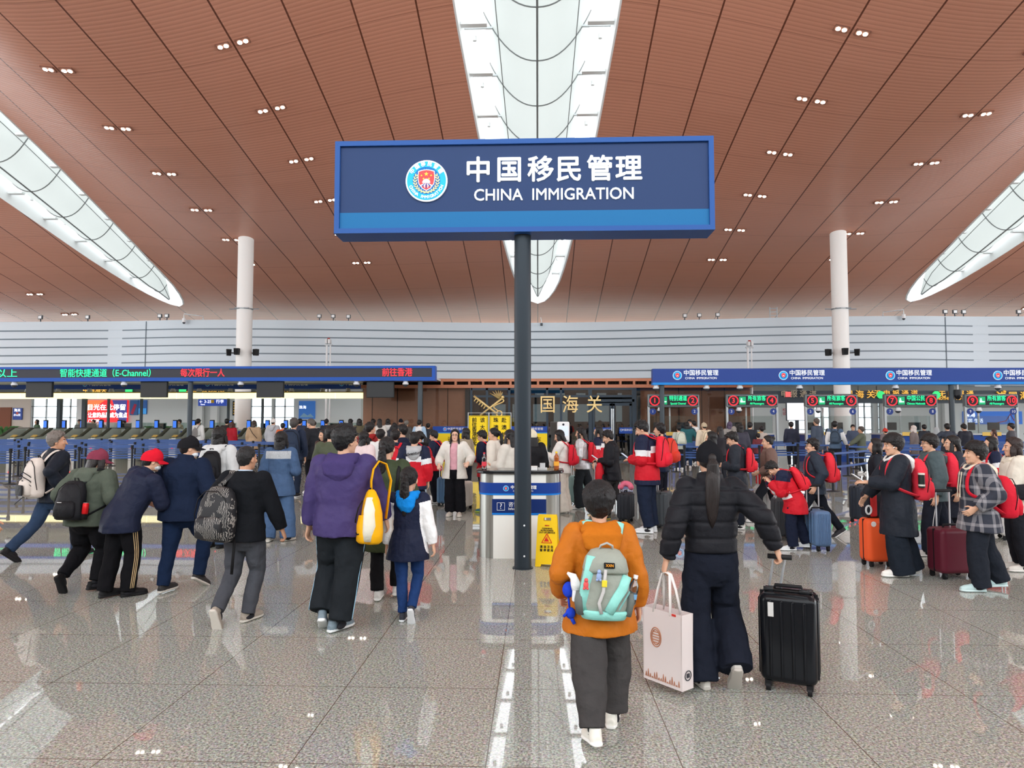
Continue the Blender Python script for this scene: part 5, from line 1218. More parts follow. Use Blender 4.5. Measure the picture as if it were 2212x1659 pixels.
# ---------------------------------------------------------------- the people near the camera
NAVY_ = (28, 36, 58); BLK_ = (26, 27, 31); DKBL = (30, 36, 50)
def uniform(q, arm, t, sidei):        # school jacket: navy yoke and sleeve tops, white slanted chest band, red below
    z = q[:, 2]; ax = np.abs(q[:, 0]); m = np.full(len(q), 2)
    m[z > 1.21 - .10 * (ax - .1)] = 1; m[z > 1.31] = 0
    m[arm] = 2; m[arm & (t < .40)] = 1; m[arm & (t < .24)] = 0
    m[z < .80] = 0
    return m
def uniform2(q, arm, t, sidei):       # navy top half, red below, navy sleeves
    z = q[:, 2]; m = np.full(len(q), 2); m[z > 1.16] = 0; m[arm & (t < .55)] = 0; m[arm & (t > .8)] = 0
    return m
UNI = [nyl((30, 36, 60)), nyl((226, 228, 230)), nyl((196, 30, 44))]
def uni(**k): return dict(dict(mats=UNI, cb=uniform, t=.034, hem=.76, sleevec=None), **k)
REDP = (206, 34, 50)
# boy in the orange jacket
J = person(1297, 1577, 1060, 4, 'boy in an orange hooded jacket and baggy charcoal trousers walking away', head=(-8, 2), hk=1.13, lod=0, build=1.02,
    feet=((-.10, -.20, 0, 12, 6), (.125, .20, .0, 0, -14)), hands=((-.27, .10, .93), (.285, .02, .86)), drop=.01,
    top=dict(c=(186, 106, 28), t=.05, hem=.72, flare=.035, disp=.03, sl_t=.036), hood=((188, 108, 30), 1.18), legs=dict(c=(68, 66, 66), r=(.122, .130, .088), z=.10, t=.03), hair='thick', hairc=(20, 18, 20), shoes=((232, 230, 220), (240, 240, 236)), ss=1.12, curl=.9)
BOY = J
B = torsoM(J); ty = -(tb(1.15, 2) + J['t']); z0 = .86
t = bpy.data.objects.new('backpack', None); C.objects.link(t); t.matrix_world = B @ Matrix.Translation((-.012, ty + .01, z0)) @ Matrix.Rotation(R(3), 4, 'Y'); tag(t, 'grey and mint children backpack worn by the boy in orange', 'backpack')
GRY = nyl((150, 156, 146)); MINT = nyl((146, 214, 204)); DKG = nyl((104, 110, 106))
g = G(); sloft(g, [(0, .12, .05, -.07), (.02, .155, .075, -.075), (.10, .172, .088, -.082), (.24, .168, .088, -.082), (.36, .146, .07, -.072), (.43, .118, .05, -.055), (.455, .085, .03, -.05)]); bd = part('body', g, GRY, t, True)
g = G(); sloft(g, [(-.012, .10, .04, -.075), (0, .148, .078, -.08), (.05, .174, .094, -.085), (.062, .172, .09, -.083)]); part('base_panel', g, MINT, t, True)
for s, pts in ((-1, [(-.15, -.135, .06), (-.145, -.15, .2), (-.12, -.145, .33), (-.105, -.12, .42)]), (1, [(.02, -.178, .06), (.06, -.176, .14), (.11, -.168, .22), (.14, -.14, .30)])):
    part('side_panel', G().tube(pts, [(.034, .014)] * 4, 10, ref=(1, 0, 0)), MINT, t, True)
part('seam', G().tube([(.085, -.19, .08), (.125, -.182, .15), (.16, -.15, .2)], [(.006, .004)] * 3, 6), plain((110, 160, 156), .6), t)
g = G(); sloft(g, [(.31, .152, .085, -.08), (.33, .158, .096, -.085), (.40, .142, .082, -.07), (.455, .10, .05, -.05), (.47, .06, .02, -.045)]); part('lid', g, GRY, t, True)
part('patch', G().rbox((.01, -.176, .372), (.075, .012, .038), .006, rot=Matrix.Rotation(R(-22), 3, 'X')), plain((24, 24, 22), .6), t); text('lettering', 'XXN', .024, plain((236, 160, 40), .5), t, (.01, -.188, .372), .0006, rot=(PI / 2 - R(22), 0, 0), extrude=.002)
part('lid_strap', G().tube([(-.015, -.18, .345), (-.02, -.19, .28), (-.025, -.19, .2), (-.05, -.185, .12), (-.03, -.18, .05)], [(.012, .004)] * 5, 6, ref=(1, 0, 0)), plain((196, 194, 192), .7), t, True); part('buckle', G().rbox((-.022, -.197, .255), (.036, .012, .045), .005), plain((226, 208, 60), .5), t)
part('handle', G().tube([(-.05, -.05, .44), (-.04, -.09, .49), (0, -.10, .51), (.04, -.09, .49), (.05, -.05, .44)], .008, 8), plain((176, 178, 174), .6), t, True)
for s in (-1, 1): part('side_pocket', G().tube([(s * .16, -.085, .03), (s * .172, -.085, .12), (s * .168, -.085, .18)], [(.03, .07), (.036, .078), (.03, .068)], 14, ref=(1, 0, 0)), DKG, t, True)
for s in (-1, 1):
    y0 = -ty; P = [(s * .05, -.03, .42), (s * .085, .02, .50), (s * .115, .09, 1.485 - z0), (s * .125, y0 + .03, 1.475 - z0), (s * .13, y0 + .14, 1.40 - z0), (s * .14, y0 + .17, 1.25 - z0), (s * .18, y0 + .10, 1.08 - z0), (s * .15, -.04, .06)]
    part('strap', G().tube(P, [(.036, .008)] * 8, 8, ref=(1, 0, 0)), MINT, t, True)
for (x, z, c_, n_) in ((-.06, .30, (150, 170, 210), 'charm'), (-.145, .24, (220, 90, 90), 'charm')):
    part(n_, G().ell((x, -.19, z), (.018, .01, .028)).ell((x, -.192, z + .032), .014).ell((x - .012, -.19, z - .024), .009).ell((x + .012, -.19, z - .024), .009), plain(c_, .5), t, True)
q = t.matrix_world
def carried(name, label, cat, M): o = bpy.data.objects.new(name, None); C.objects.link(o); o.matrix_world = M; return tag(o, label, cat)
b_ = carried('drink_bottle', 'clear water bottle in the right side pocket of the mint backpack', 'bottle', q @ Matrix.Translation((.185, -.085, .10)) @ Matrix.Rotation(R(8), 4, 'Y'))
part('body', G().tube([(0, 0, z) for z in (0, .01, .06, .10, .135, .155, .17, .18)], [.028, .032, .031, .034, .03, .018, .013, .013], 16), glassmat('bottle_clear'), b_, True); part('cap', G().cyl((0, 0, .178), (0, 0, .2), .016, 14), plain((238, 240, 240), .4), b_, autos=40); part('label', G().cyl((0, 0, .04), (0, 0, .075), .033, 16), plain((120, 170, 210), .4), b_, autos=40)
b_ = carried('tissue_pack', 'white tissue sticking out of the left side pocket of the mint backpack', 'tissue', q @ Matrix.Translation((-.19, -.08, .17)))
part('sheet', G().tube([(0, 0, 0), (-.01, 0, .05), (-.03, 0, .10), (-.07, .01, .12)], [(.03, .02), (.035, .022), (.025, .02), (.008, .008)], 10), cloth((238, 238, 238)), b_, True); part('pack', G().rbox((0, 0, -.03), (.06, .04, .08), .012), plain((225, 228, 232), .5), b_, True)
b_ = carried('plush_toy', 'blue plush toy hanging at the left side of the boy in orange', 'toy', q @ Matrix.Translation((-.235, .0, .09)))
for n_, gg in (('head', G().ell((0, 0, .07), (.045, .045, .055))), ('body', G().ell((.02, 0, -.09), (.035, .03, .04))), ('arm', G().tube([(.02, 0, -.07), (-.03, -.02, -.11)], [.012, .01], 8)), ('leg', G().tube([(.02, 0, -.11), (.05, -.01, -.16)], [.014, .012], 8)), ('tail', G().tube([(.0, 0, .02), (.01, 0, -.05)], .008, 6))): part(n_, gg, cloth((40, 70, 200)), b_, True)
# woman in the black padded jacket
def puff(q, arm, t, s): return np.zeros(len(q), int)
WJ = person(1540, 1478, 957, 2, 'woman in a black padded jacket and wide trousers with long ponytail and black cap', head=(-6, 0), lod=0, cap=(26, 27, 31), hair='pony', hairc=(30, 24, 24), build=.94,
    feet=((-.10, .06, 0, 0, 8), (.12, -.12, .03, 50, -6)), hands=((-.33, -.06, .88), (.43, -.10, .96)), drop=.012, top=dict(c=(30, 31, 36), t=.048, hem=.94, flare=-.02, disp=.012, bag=.0, sl_t=.028, puff=True), collar=.05, legs=dict(c=(29, 33, 44), r=(.106, .108, .114), z=.05, t=.012), shoes=((214, 208, 200), (190, 184, 176)), thumbs=((0, 1, .2), (0, .4, 1)), curl=1.5)
part('ponytail_end', G().tube([WJ['MH'] @ Vector(v) for v in ((0, -.135, .0), (-.005, -.165, -.12), (-.01, -.17, -.25), (-.012, -.165, -.37), (-.015, -.155, -.46))], [(.03, .03), (.052, .03), (.05, .026), (.036, .02), (.008, .006)], 12, ref=(1, 0, 0)), hairmat((34, 27, 26)), WJ['body'], True)
for z_, x_, c_ in ((.055, .005, (220, 222, 224)), (-.02, .045, (120, 124, 126))): part('cap_mark', G().xf(Matrix()).ell((x_, -.118 + abs(x_) * .1, z_ + .03), (.012, .006, .008)), plain(c_, .6), WJ['body'])
# her suitcase and shopping bag
wh = WJ['M'] @ WJ['wr1']; sc = ground(1722, 1503)
SCW = (sc.x, sc.y + .12, 0)
s_ = suitcase(SCW, R(-24), .35, .26, .635, (22, 24, 28), 'large glossy black suitcase pulled by the woman in the padded jacket', ext=0, ribs=4, gloss=.16, tag_c=(206, 206, 204))
hpos = WJ['M'] @ (WJ['wr1'] + (WJ['wr1'] - WJ['el1']).normalized() * .06); inv = s_.matrix_basis.inverted() if False else (Matrix.Translation(SCW) @ Matrix.Rotation(R(-24), 4, 'Z')).inverted()
hl = inv @ hpos; hd = part('pull_handle', G().tube([hl + Vector((-.075, 0, 0)), hl + Vector((.075, 0, 0))], .017, 10), plain((34, 34, 36), .5), s_, True)
for dx_ in (-.035, .035): part('rod', G().cyl((-.1 + dx_, .08, .6), hl + Vector((dx_, 0, 0)), .0085, 10), plain((206, 210, 214), .25, .35), hd, autos=40)
part('top_panel', G().rbox((0, -.0, .638), (.30, .10, .02), .009), plain((12, 12, 14), .2), s_, True)
for x_ in (-.12, .1): part('recess', G().tube([(x_ - .03, -.05, .645), (x_ + .03, -.04, .645)], .016, 8), plain((40, 42, 44), .15), s_, True)
lh = WJ['M'] @ (WJ['wr0'] + (WJ['wr0'] - WJ['el0']).normalized() * .09)
bt = thing('shopping_bag', 'translucent white shopping bag with brown print in the left hand of the padded-jacket woman', 'bag', (lh.x + .01, lh.y - .06, lh.z - .70), R(-50))
BAGM = mat('bag_film', (238, 228, 226), .4, alpha=.82)
part('front_sheet', G().prism([(-.155, 0), (.155, -.0), (.165, .47), (-.165, .47)], -.055, -.05), BAGM, bt); part('back_sheet', G().prism([(-.155, 0), (.155, 0), (.165, .47), (-.165, .47)], .05, .055), BAGM, bt)
for s in (-1, 1): part('side_sheet', G().prism([(-.055, 0), (.055, 0), (.055, .47), (-.055, .47)], s * .155, s * .160, 'yz'), BAGM, bt)
part('bottom_sheet', G().b2(-.155, .155, -.052, .052, 0, .006), BAGM, bt)
part('contents', G().rbox((0, 0, .2), (.26, .08, .36), .02), cloth((232, 206, 208)), bt, True)
for s in (-1, 1): part('handle', G().tube([(-.07, s * .052, .45), (-.05, s * .03, .60), (-.03, s * .006, .70), (.0, s * .004, .71), (.03, s * .006, .70), (.05, s * .03, .60), (.07, s * .052, .45)], [(.003, .014)] * 7, 6), plain((242, 238, 234), .6), bt, True)
BR = plain((186, 120, 84), .6); g = G()
for r_ in (.062, .048): g.tube([(-.05 + r_ * math.cos(a) * .7, -.057, .29 + r_ * math.sin(a)) for a in np.linspace(0, 2 * PI, 21)], .003, 5)
for k in range(5): g.box((-.05, -.057, .255 + .017 * k), (.05, .003, .005))
part('round_print', g, BR, bt)
g = G()
for k in range(16): g.tube([(-.14 + .018 * k, -.057, .02), (-.135 + .018 * k, -.057, .05 + .02 * math.sin(k * 1.7)), (-.13 + .018 * k, -.057, .02)], .0025, 4)
part('border_print', g, BR, bt)
g = G(); g.tube([(.164, .0 + .03 * math.cos(a), .09 + .03 * math.sin(a)) for a in np.linspace(0, 2 * PI, 17)], .003, 5); g.box((.164, 0, .09), (.004, .026, .026)); part('stamp', g, plain((60, 60, 66), .6), bt)
part('red_tab', G().box((.1, -.056, .462), (.03, .006, .014)), plain((210, 60, 50), .5), bt)
# big man in the purple jacket
J = person(738, 1358, 926, -2, 'large man in a purple hooded jacket with yellow bag on his right shoulder', pose='stand', head=(-32, 0), lod=0, build=1.14, hk=1.08, glasses=True, hair='short', hairc=(20, 20, 22),
    feet=((-.15, -.02, .015, 30, 12), (.02, .02, 0, 0, -26)), hands=((-.32, .04, .82), (.33, .22, .86)), top=dict(c=(66, 56, 102), t=.055, hem=.80, flare=-.01, disp=.03, sl_t=.042), hood=((68, 58, 104), 1.15), legs=dict(c=(34, 38, 42), r=(.122, .105, .098), z=.10, t=.03, stripe=((150, 190, 214), (.2,))), shoes=((120, 136, 146), (226, 230, 230)), thumbs=((.1, 1, 0), None), curl=.7)
PUR = J
B = torsoM(J); by = carried('backpack', 'yellow and cream backpack hung on the right shoulder of the purple jacket man', 'backpack', B @ Matrix.Translation((.29, -.13, .74)) @ Matrix.Rotation(R(-62), 4, 'Z') @ Matrix.Rotation(R(-6), 4, 'Y'))
YW = nyl((236, 172, 20)); g = G(); sloft(g, [(0, .11, .05, 0), (.02, .135, .075, 0), (.10, .145, .085, 0), (.25, .14, .08, 0), (.36, .115, .06, 0), (.43, .06, .035, 0), (.45, .03, .02, 0)]); part('body', g, YW, by, True)
g = G(); sloft(g, [(.01, .09, .03, 0), (.03, .11, .05, 0), (.16, .112, .05, 0), (.24, .09, .03, 0)]); part('front_pocket', g.xf(Matrix.Translation((.01, -.075, 0))), YW, by, True)
part('cream_panel', G().tube([(.10, -.05, .03), (.125, -.045, .15), (.115, -.04, .28), (.085, -.03, .38)], [(.03, .05), (.034, .055), (.034, .05), (.02, .03)], 12, ref=(1, 0, 0)), nyl((226, 222, 204)), by, True)
for pts in ([(-.12, -.05, .05), (-.125, -.06, .2), (-.10, -.05, .33), (-.05, -.03, .42)], [(-.07, -.125, .12), (0, -.135, .2), (.04, -.12, .30), (.03, -.08, .36)], [(-.06, -.125, .11), (.02, -.128, .085), (.07, -.12, .09)]): part('zip', G().tube(pts, .006, 6), plain((26, 26, 28), .5), by, True)
part('white_tag', G().box((-.085, -.12, .145), (.035, .006, .04), rot=Matrix.Rotation(.5, 3, 'Y')), plain((240, 240, 238), .5), by)
part('strap', G().tube([(0, 0, .43), (0, .0, .52), (-.0, .02, .62), (.0, .07, .685), (0, .13, .66), (.0, .17, .52), (0, .12, .2)], [(.034, .008)] * 7, 8, ref=(1, 0, 0)), YW, by, True); part('buckle', G().box((0, 0, .45), (.05, .02, .03)), plain((28, 28, 30), .5), by)
# girl beside him and the woman in the green coat
J = person(880, 1340, 1020, 0, 'girl in a navy waistcoat over white sleeves with bright blue hood', head=(-6, 4), hk=1.16, lod=0, hair='pony', feet=((-.05, .10, 0, 0, 0), (.07, -.14, .01, 62, 0)), hands=((-.25, .02, .84), (.30, -.02, .84)), hood=((24, 130, 214), .95),
    top=dict(t=.04, hem=.70, flare=.03, mats=[nyl((28, 34, 56)), cloth((236, 238, 240))], cb=lambda q, a, t, s: (a & (t > .02)).astype(int), sl_t=.026), legs=dict(c=(34, 58, 104), r=(.088, .068, .055), z=.10), shoes=((60, 62, 70), (224, 226, 228)), curl=.8)
J = person(832, 1290, 946, 2, 'woman in a dark green coat and skirt with low ponytail beside the purple man', head=(-10, 0), lod=0, hair='pony', feet=((-.06, -.02, 0, 0, 4), (.12, .10, 0, 10, 0)), top=dict(c=(58, 68, 48), t=.04, hem=.98, sl_t=.03), legs=dict(kind='trousers', c=(24, 24, 26), r=(.085, .072, .07), z=.1), shoes=((214, 214, 210), (236, 236, 232)), hands=((-.26, .08, .9), (.3, .08, .92)))
g = G(); g.tube([(0, -.0, 1.0), (0, 0, .85), (0, 0, .62), (0, 0, .5)], [(.17, .13), (.205, .16), (.235, .19), (.24, .195)], 20, ref=(1, 0, 0)); fuse('skirt', g, .014, [cloth((60, 68, 46))], J['body'], 2, .015, .1)
part('bag_strap', G().tube([J['T']((.13, -.14, 1.1)), J['T']((.15, -.12, 1.35)), J['T']((.15, 0, 1.475)), J['T']((.15, .12, 1.3))], [(.018, .006)] * 4, 8), plain((24, 24, 26), .6), J['body'], True)
# man in the black sweater with the patterned backpack
J = person(524, 1342, 961, -8, 'man in a black sweater and grey trousers carrying a patterned backpack', head=(-14, 0), lod=0, build=1.06, hair='buzz', hairc=(30, 29, 30), feet=((-.09, -.30, .02, 66, 4), (.06, .12, 0, 0, -10)), drop=.02, hands=((-.28, .05, .95), (.33, .14, .84)), top=dict(kind='sweater', c=(26, 28, 32), t=.03, hem=.80, disp=.014), legs=dict(c=(72, 74, 80), r=(.098, .078, .066), z=.08, t=.018), shoes=((158, 148, 136), (206, 200, 190)), curl=1.2, thumbs=(None, (-.3, 1, 0)), collar=None, skin=mat('skin_tan', (196, 146, 116), .5))
part('shirt_collar', G().tube([J['T']((0, -.008, 1.435)), J['T']((0, -.004, 1.475))], [(.078, .076), (.064, .064)], 20, ref=(1, 0, 0)), cloth((176, 196, 216)), J['body'], True)
def pattern_mat():
    m = mat('patterned_nylon', (30, 31, 34), .6); nt = m.node_tree; b = nt.nodes['Principled BSDF']; L = nt.links.new
    tc = nt.nodes.new('ShaderNodeTexCoord'); v = nt.nodes.new('ShaderNodeTexVoronoi'); v.inputs['Scale'].default_value = 16
    w = nt.nodes.new('ShaderNodeTexWave'); w.inputs['Scale'].default_value = 22; w.inputs['Distortion'].default_value = 9; w.inputs['Detail'].default_value = 3
    n = nt.nodes.new('ShaderNodeTexNoise'); n.inputs['Scale'].default_value = 9; r = nt.nodes.new('ShaderNodeValToRGB'); r.color_ramp.interpolation = 'CONSTANT'
    r.color_ramp.elements[0].color = lin((26, 27, 31)) + (1,); r.color_ramp.elements[1].position = .78; r.color_ramp.elements[1].color = lin((150, 146, 140)) + (1,)
    mm = nt.nodes.new('ShaderNodeMath'); mm.operation = 'MULTIPLY'; gt = nt.nodes.new('ShaderNodeMath'); gt.operation = 'GREATER_THAN'; gt.inputs[1].default_value = .47
    for x in (v, w, n): L(tc.outputs['Object'], x.inputs['Vector'])
    L(n.outputs['Fac'], gt.inputs[0]); L(w.outputs['Fac'], mm.inputs[0]); L(gt.outputs[0], mm.inputs[1]); L(mm.outputs[0], r.inputs[0]); L(r.outputs[0], b.inputs['Base Color']); return m
PM = pattern_mat()
t = backpack(J, 'black backpack with grey scribble pattern slung on the black sweater man', (30, 31, 34), m=PM, strapm=PM, w=.36, h=.50, d=.22, z0=.83, dx=-.15, straps=(-1,), rot=5, trim=(26, 26, 28))
part('loose_strap', G().tube([(.15, -.02, .06), (.16, -.05, -.1), (.15, -.06, -.32)], [(.016, .004)] * 3, 6), plain((20, 20, 22), .7), t, True)
# man in navy with cap and mask
J = person(390, 1275, 946, -10, 'man in a navy fleece and dark jeans with black cap, glasses and face mask', head=(-42, 4), lod=0, build=1.22, glasses=True, mask=True, cap=(30, 30, 33), hair='buzz', feet=((-.09, -.05, 0, 0, 0), (.12, .22, .02, 30, -8)), hands=((-.30, .20, .98), (.33, .16, .96)), top=dict(kind='sweater', c=(27, 37, 58), t=.042, hem=.78, disp=.02), collar=.05, legs=dict(c=(26, 40, 66), r=(.105, .08, .068), z=.07, t=.02), shoes=((56, 54, 54), (210, 206, 198)), lean=4)
# leaning person with red cap and striped track trousers
J = person(262, 1288, 1.50, -28, 'person in a red cap and navy jacket leaning forward in striped black track trousers', head=(-20, -14), lod=0, build=1.16, cap=(206, 30, 48), hair='buzz', lean=24, side=12, feet=((-.08, -.02, 0, 0, 0), (.10, .14, 0, 0, -14)), hands=((-.26, .44, 1.02), (.20, .50, 1.0)), top=dict(c=(31, 37, 58), t=.04, hem=.74), collar=.03, legs=dict(c=(22, 22, 25), r=(.108, .09, .082), z=.07, t=.02, stripe=((196, 170, 130), (-.12, .08, .28))), shoes=((28, 28, 30), (30, 30, 32)), mask=True)
# person with the maroon cap, grey-green hoodie, black backpack
J = person(184, 1275, 968, -8, 'person in a maroon cap and grey-green hoodie with a black backpack', head=(-30, 8), lod=0, build=1.2, cap=(128, 58, 76), hair='bob', hairc=(40, 36, 36), lean=8, feet=((-.14, -.22, .04, 64, 2), (.14, .10, 0, 6, -16)), drop=.03, hands=((-.34, .06, .92), (.34, .14, .92)), top=dict(c=(82, 90, 80), t=.045, hem=.80, kind='sweater', disp=.022), hood=((88, 96, 86), 1.05), legs=dict(c=(24, 24, 27), r=(.115, .098, .072), z=.11, t=.02), shoes=((26, 26, 28), (28, 28, 30)))
t = backpack(J, 'plain black backpack with a drink can in its pocket on the maroon-capped person', (28, 29, 33), w=.36, h=.46, d=.17, z0=.86, trim=(20, 20, 22), dx=-.02)
part('logo', G().box((-.02, -.232, .2), (.06, .004, .008)), plain((200, 202, 204), .5), t); part('mesh_pocket', G().tube([(.18, -.06, .02), (.195, -.07, .14)], [(.035, .04), (.04, .045)], 12), nyl((30, 30, 32)), t, True)
c_ = carried('drink_can', 'red drink can in the side pocket of the plain black backpack', 'can', t.matrix_world @ Matrix.Translation((.21, -.09, .075))); part('body', G().tube([(0, 0, 0), (0, 0, .01), (0, 0, .115), (0, 0, .128)], [.028, .034, .034, .028], 18), plain((204, 30, 34), .3, .2), c_, True); part('lid', G().cyl((0, 0, .127), (0, 0, .131), .029, 18), plain((200, 202, 204), .3, .8), c_, autos=40)
# man with pale backpack
J = person(112, 1205, 922, -30, 'grey-haired man in a dark jacket and jeans striding with a pale backpack', head=(-30, 0), lod=0, build=1.02, hair='short', hairc=(112, 104, 98), feet=((-.08, -.42, .02, 40, 0), (.09, .38, 0, -4, 0)), drop=.075, hands=((-.26, .12, .9), (.28, -.06, .92)), top=dict(c=(27, 32, 42), t=.035, hem=.80), collar=.03, legs=dict(c=(46, 62, 86), r=(.095, .075, .066), z=.09), shoes=((28, 28, 30), (32, 32, 34)), skin=mat('skin_tan', (196, 146, 116), .5))
PALE = (206, 196, 188)
t = backpack(J, 'pale beige and black backpack on the grey-haired striding man', PALE, w=.33, h=.50, d=.20, z0=.88, strapc=PALE)
for z_, w_ in ((.30, .12), (.24, .13), (.19, .13)): part('zip', G().tube([(-w_, -.13, z_ - .09), (-w_ * .9, -.20, z_ - .02), (0, -.232, z_ + .03), (w_ * .9, -.20, z_ - .02), (w_, -.13, z_ - .09)], .006, 6), plain((24, 24, 26), .5), t, True)
part('black_panel', G().rbox((0, -.262, .1), (.17, .02, .13), .01), nyl((34, 34, 36)), t, True); part('loose_strap', G().tube([(-.15, -.05, .05), (-.21, -.14, -.02), (-.26, -.20, -.10)], [(.013, .004)] * 3, 6), plain((20, 20, 22), .7), t, True)
# person entering at the left edge
person(0, 0, 1.60, -80, 'person in a light orange padded jacket cut off by the left edge', loc=Vector((-5.0, 6.0, 0)), lod=0, top=dict(c=(224, 150, 78), t=.055, hem=.86, sl_t=.05), legs=dict(c=(50, 50, 56)), hands=((-.25, .0, .9), (.29, .34, .93)), thumbs=(None, (-.3, .8, .4)), curl=1.0, skin=mat('skin_tan', (196, 146, 116), .5))
# ---------------------------------------------------------------- people standing in the middle distance
def phone(J, i, label, c=(40, 42, 46), dz=.05):
    w = J['wr%d' % i] + (J['wr%d' % i] - J['el%d' % i]).normalized() * .10; o = carried('mobile_phone', label, 'phone', J['M'] @ Matrix.Translation(w + Vector((0, .01, dz))) @ Matrix.Rotation(R(-55), 4, 'X'))
    part('case', G().rbox((0, 0, 0), (.075, .010, .155), .005), plain(c, .35), o); part('screen', G().box((0, -.006, 0), (.066, .002, .14)), mat('phone_screen', (200, 215, 235), .2, emit=.5), o)
PHN = ((-.09, .23, 1.10), (.09, .23, 1.10)); PTH = ((1, .1, .4), (-1, .1, .4))
LTR = (24, 24, 28)
# left group
J = person(468, 1182, 928, -4, 'person in a light grey hooded jacket with black backpack and black beanie', lod=0, hair='bob', cap=None, top=dict(c=(196, 198, 198), t=.04, hem=.78), hood=((200, 202, 202), 1.0), legs=dict(c=(60, 76, 98), r=(.1, .085, .08), z=.05), hk=1.06, shoes=((26, 26, 28), (28, 28, 30)))
backpack(J, 'black backpack on the person in the light grey hooded jacket', LTR, w=.30, h=.40, d=.13, z0=1.0)
J = person(603, 1168, 936, 0, 'woman in a denim boiler suit with a pale patterned yoke seen from behind', lod=0, hair='bob', hk=1.05, feet=((-.14, 0, 0, 0, 6), (.16, .06, 0, 0, -24)), hands=((-.16, .2, 1.06), (.16, .2, 1.06)), top=dict(t=.04, hem=.72, flare=.03, mats=[cloth((70, 92, 124)), mat('lace', (168, 172, 176), .9, var=.35, bscale=60)], cb=lambda q, a, t, s: ((q[:, 2] > 1.30) & (np.abs(q[:, 0]) < .2) & (q[:, 2] < 1.42)).astype(int)), collar=.03, legs=dict(c=(74, 98, 132), r=(.112, .115, .118), z=.06, t=.025), shoes=((206, 200, 190), (226, 220, 210)))
J = person(632, 1074, 905, 6, 'man with a large dark blue backpack standing beside an older man', top=dict(c=(36, 46, 66), t=.035), legs=dict(c=(34, 42, 58)), shoes=((34, 34, 38), (210, 210, 210)), hair='short', hairc=(70, 66, 64))
backpack(J, 'large dark blue backpack on the man beside the maze', (40, 52, 72), w=.40, h=.56, d=.24, z0=.92)
J = person(674, 1066, 903, 62, 'older man in a dark tracksuit looking down beside the large blue backpack', head=(10, 22), top=dict(c=(34, 36, 42), t=.035, hem=.76), hair='buzz', hairc=(84, 78, 74), legs=dict(c=(30, 31, 36)), hands=((-.24, .12, .9), (.24, .14, .92)))
J = person(712, 1160, 922, -6, 'person in an olive jacket half hidden behind the purple jacket man', head=(-10, 0), top=dict(c=(78, 84, 66), t=.03), legs=dict(c=(40, 42, 44)), hair='short')
J = person(696, 1085, 930, 150, 'person in dark brown with raised hand left of the olive jacket', lod=2, top=dict(c=(66, 50, 48)), hair='bob', hands=((-.2, .2, 1.3), None))
J = person(797, 1100, 914, -6, 'person in a red hooded jacket with a black backpack facing the counters', top=dict(c=(152, 44, 44), t=.035), hood=((156, 46, 46), 1.0), legs=dict(c=(40, 40, 44)), head=(-40, 0)); backpack(J, 'black backpack on the person in the red hooded jacket', LTR, w=.30, h=.44)
J = person(784, 1130, 934, -30, 'person in a pale pink jacket beside the purple man\'s shoulder', top=dict(c=(224, 204, 204), t=.035), legs=dict(c=(40, 40, 44)), hair='bob')
J = person(820, 1105, 929, 10, 'child in a white top in front of the red hooded jacket', top=dict(c=(226, 226, 224)), legs=dict(c=(40, 42, 50)))
J = person(852, 1118, 930, 8, 'boy in navy with red backpack left of the taller navy boy', top=dict(c=NAVY_), legs=dict(c=(26, 30, 42))); backpack(J, 'red backpack on the navy boy left of the taller boy', REDP, w=.30, h=.42)
J = person(868, 1108, 919, 40, 'taller boy in navy looking aside behind the grey-hooded uniform boy', head=(40, 0), top=dict(c=NAVY_), legs=dict(c=(26, 30, 42)))
J = person(893, 1150, 936, 6, 'boy in a navy, white and red school jacket with a grey lettered hood', head=(-6, 8), top=dict(mats=UNI, cb=uniform, t=.045, hem=.74), hood=((176, 178, 180), 1.0), legs=dict(c=(26, 30, 42)))
text('lettering', 'Adventure', .075, plain((40, 40, 44), .7), J['body'], J['T']((0, -.218, 1.36)), .001, rot=(PI / 2, -.15, 0), extrude=.002)
J = person(905, 1105, 932, 76, 'girl in black with ponytail and red backpack facing left behind the uniform boys', top=dict(c=(34, 34, 40)), hair='pony', legs=dict(c=(30, 30, 36))); backpack(J, 'red backpack on the girl in black with ponytail', REDP, w=.28, h=.40)
J = person(940, 1086, 931, 74, 'boy with glasses in navy and red school jacket checking his phone, yellow board behind', glasses=True, head=(8, 16), hands=PHN, thumbs=PTH, top=uni(cb=uniform2), legs=dict(c=(24, 26, 34), r=(.1, .09, .085), z=.05)); backpack(J, 'red backpack on the bespectacled boy before the yellow board', REDP, w=.28, h=.40)
PW = person(982, 1115, 929, 176, 'woman in a pink top, open white jacket and wide black trousers facing the camera', glasses=True, head=(6, -6), lod=0, hair='long', top=dict(c=(226, 222, 214), t=.05, hem=.74, flare=.03, open=True, sl_t=.04), inner=(222, 168, 178), legs=dict(c=(26, 26, 30), r=(.105, .105, .105), z=.09, t=.02), hands=((-.30, .22, 1.06), (.28, .20, 1.02)), thumbs=((1, .3, .5), (-1, .3, .5)), curl=.9, shoes=((206, 198, 186), (222, 216, 206)), skin=mat('skin_light', (226, 182, 158), .5))
J = person(1006, 1078, 926, 60, 'person in a beige hooded coat behind the pink-top woman', lod=2, top=dict(c=(150, 138, 118)), hair='bob')
J = person(1047, 1106, 930, 66, 'boy with glasses in a red and navy jacket and neon trainers left of the counter', glasses=True, lod=0, head=(10, 22), hands=PHN, thumbs=PTH, top=uni(cb=uniform2, hem=.74), legs=dict(c=(26, 27, 32), r=(.09, .075, .06), z=.12), shoes=((70, 120, 130), (190, 220, 60)), feet=((-.1, .06, 0, 0), (.1, .0, 0, 0))); backpack(J, 'red backpack on the boy with neon trainers by the counter', REDP, w=.30, h=.42, d=.17)
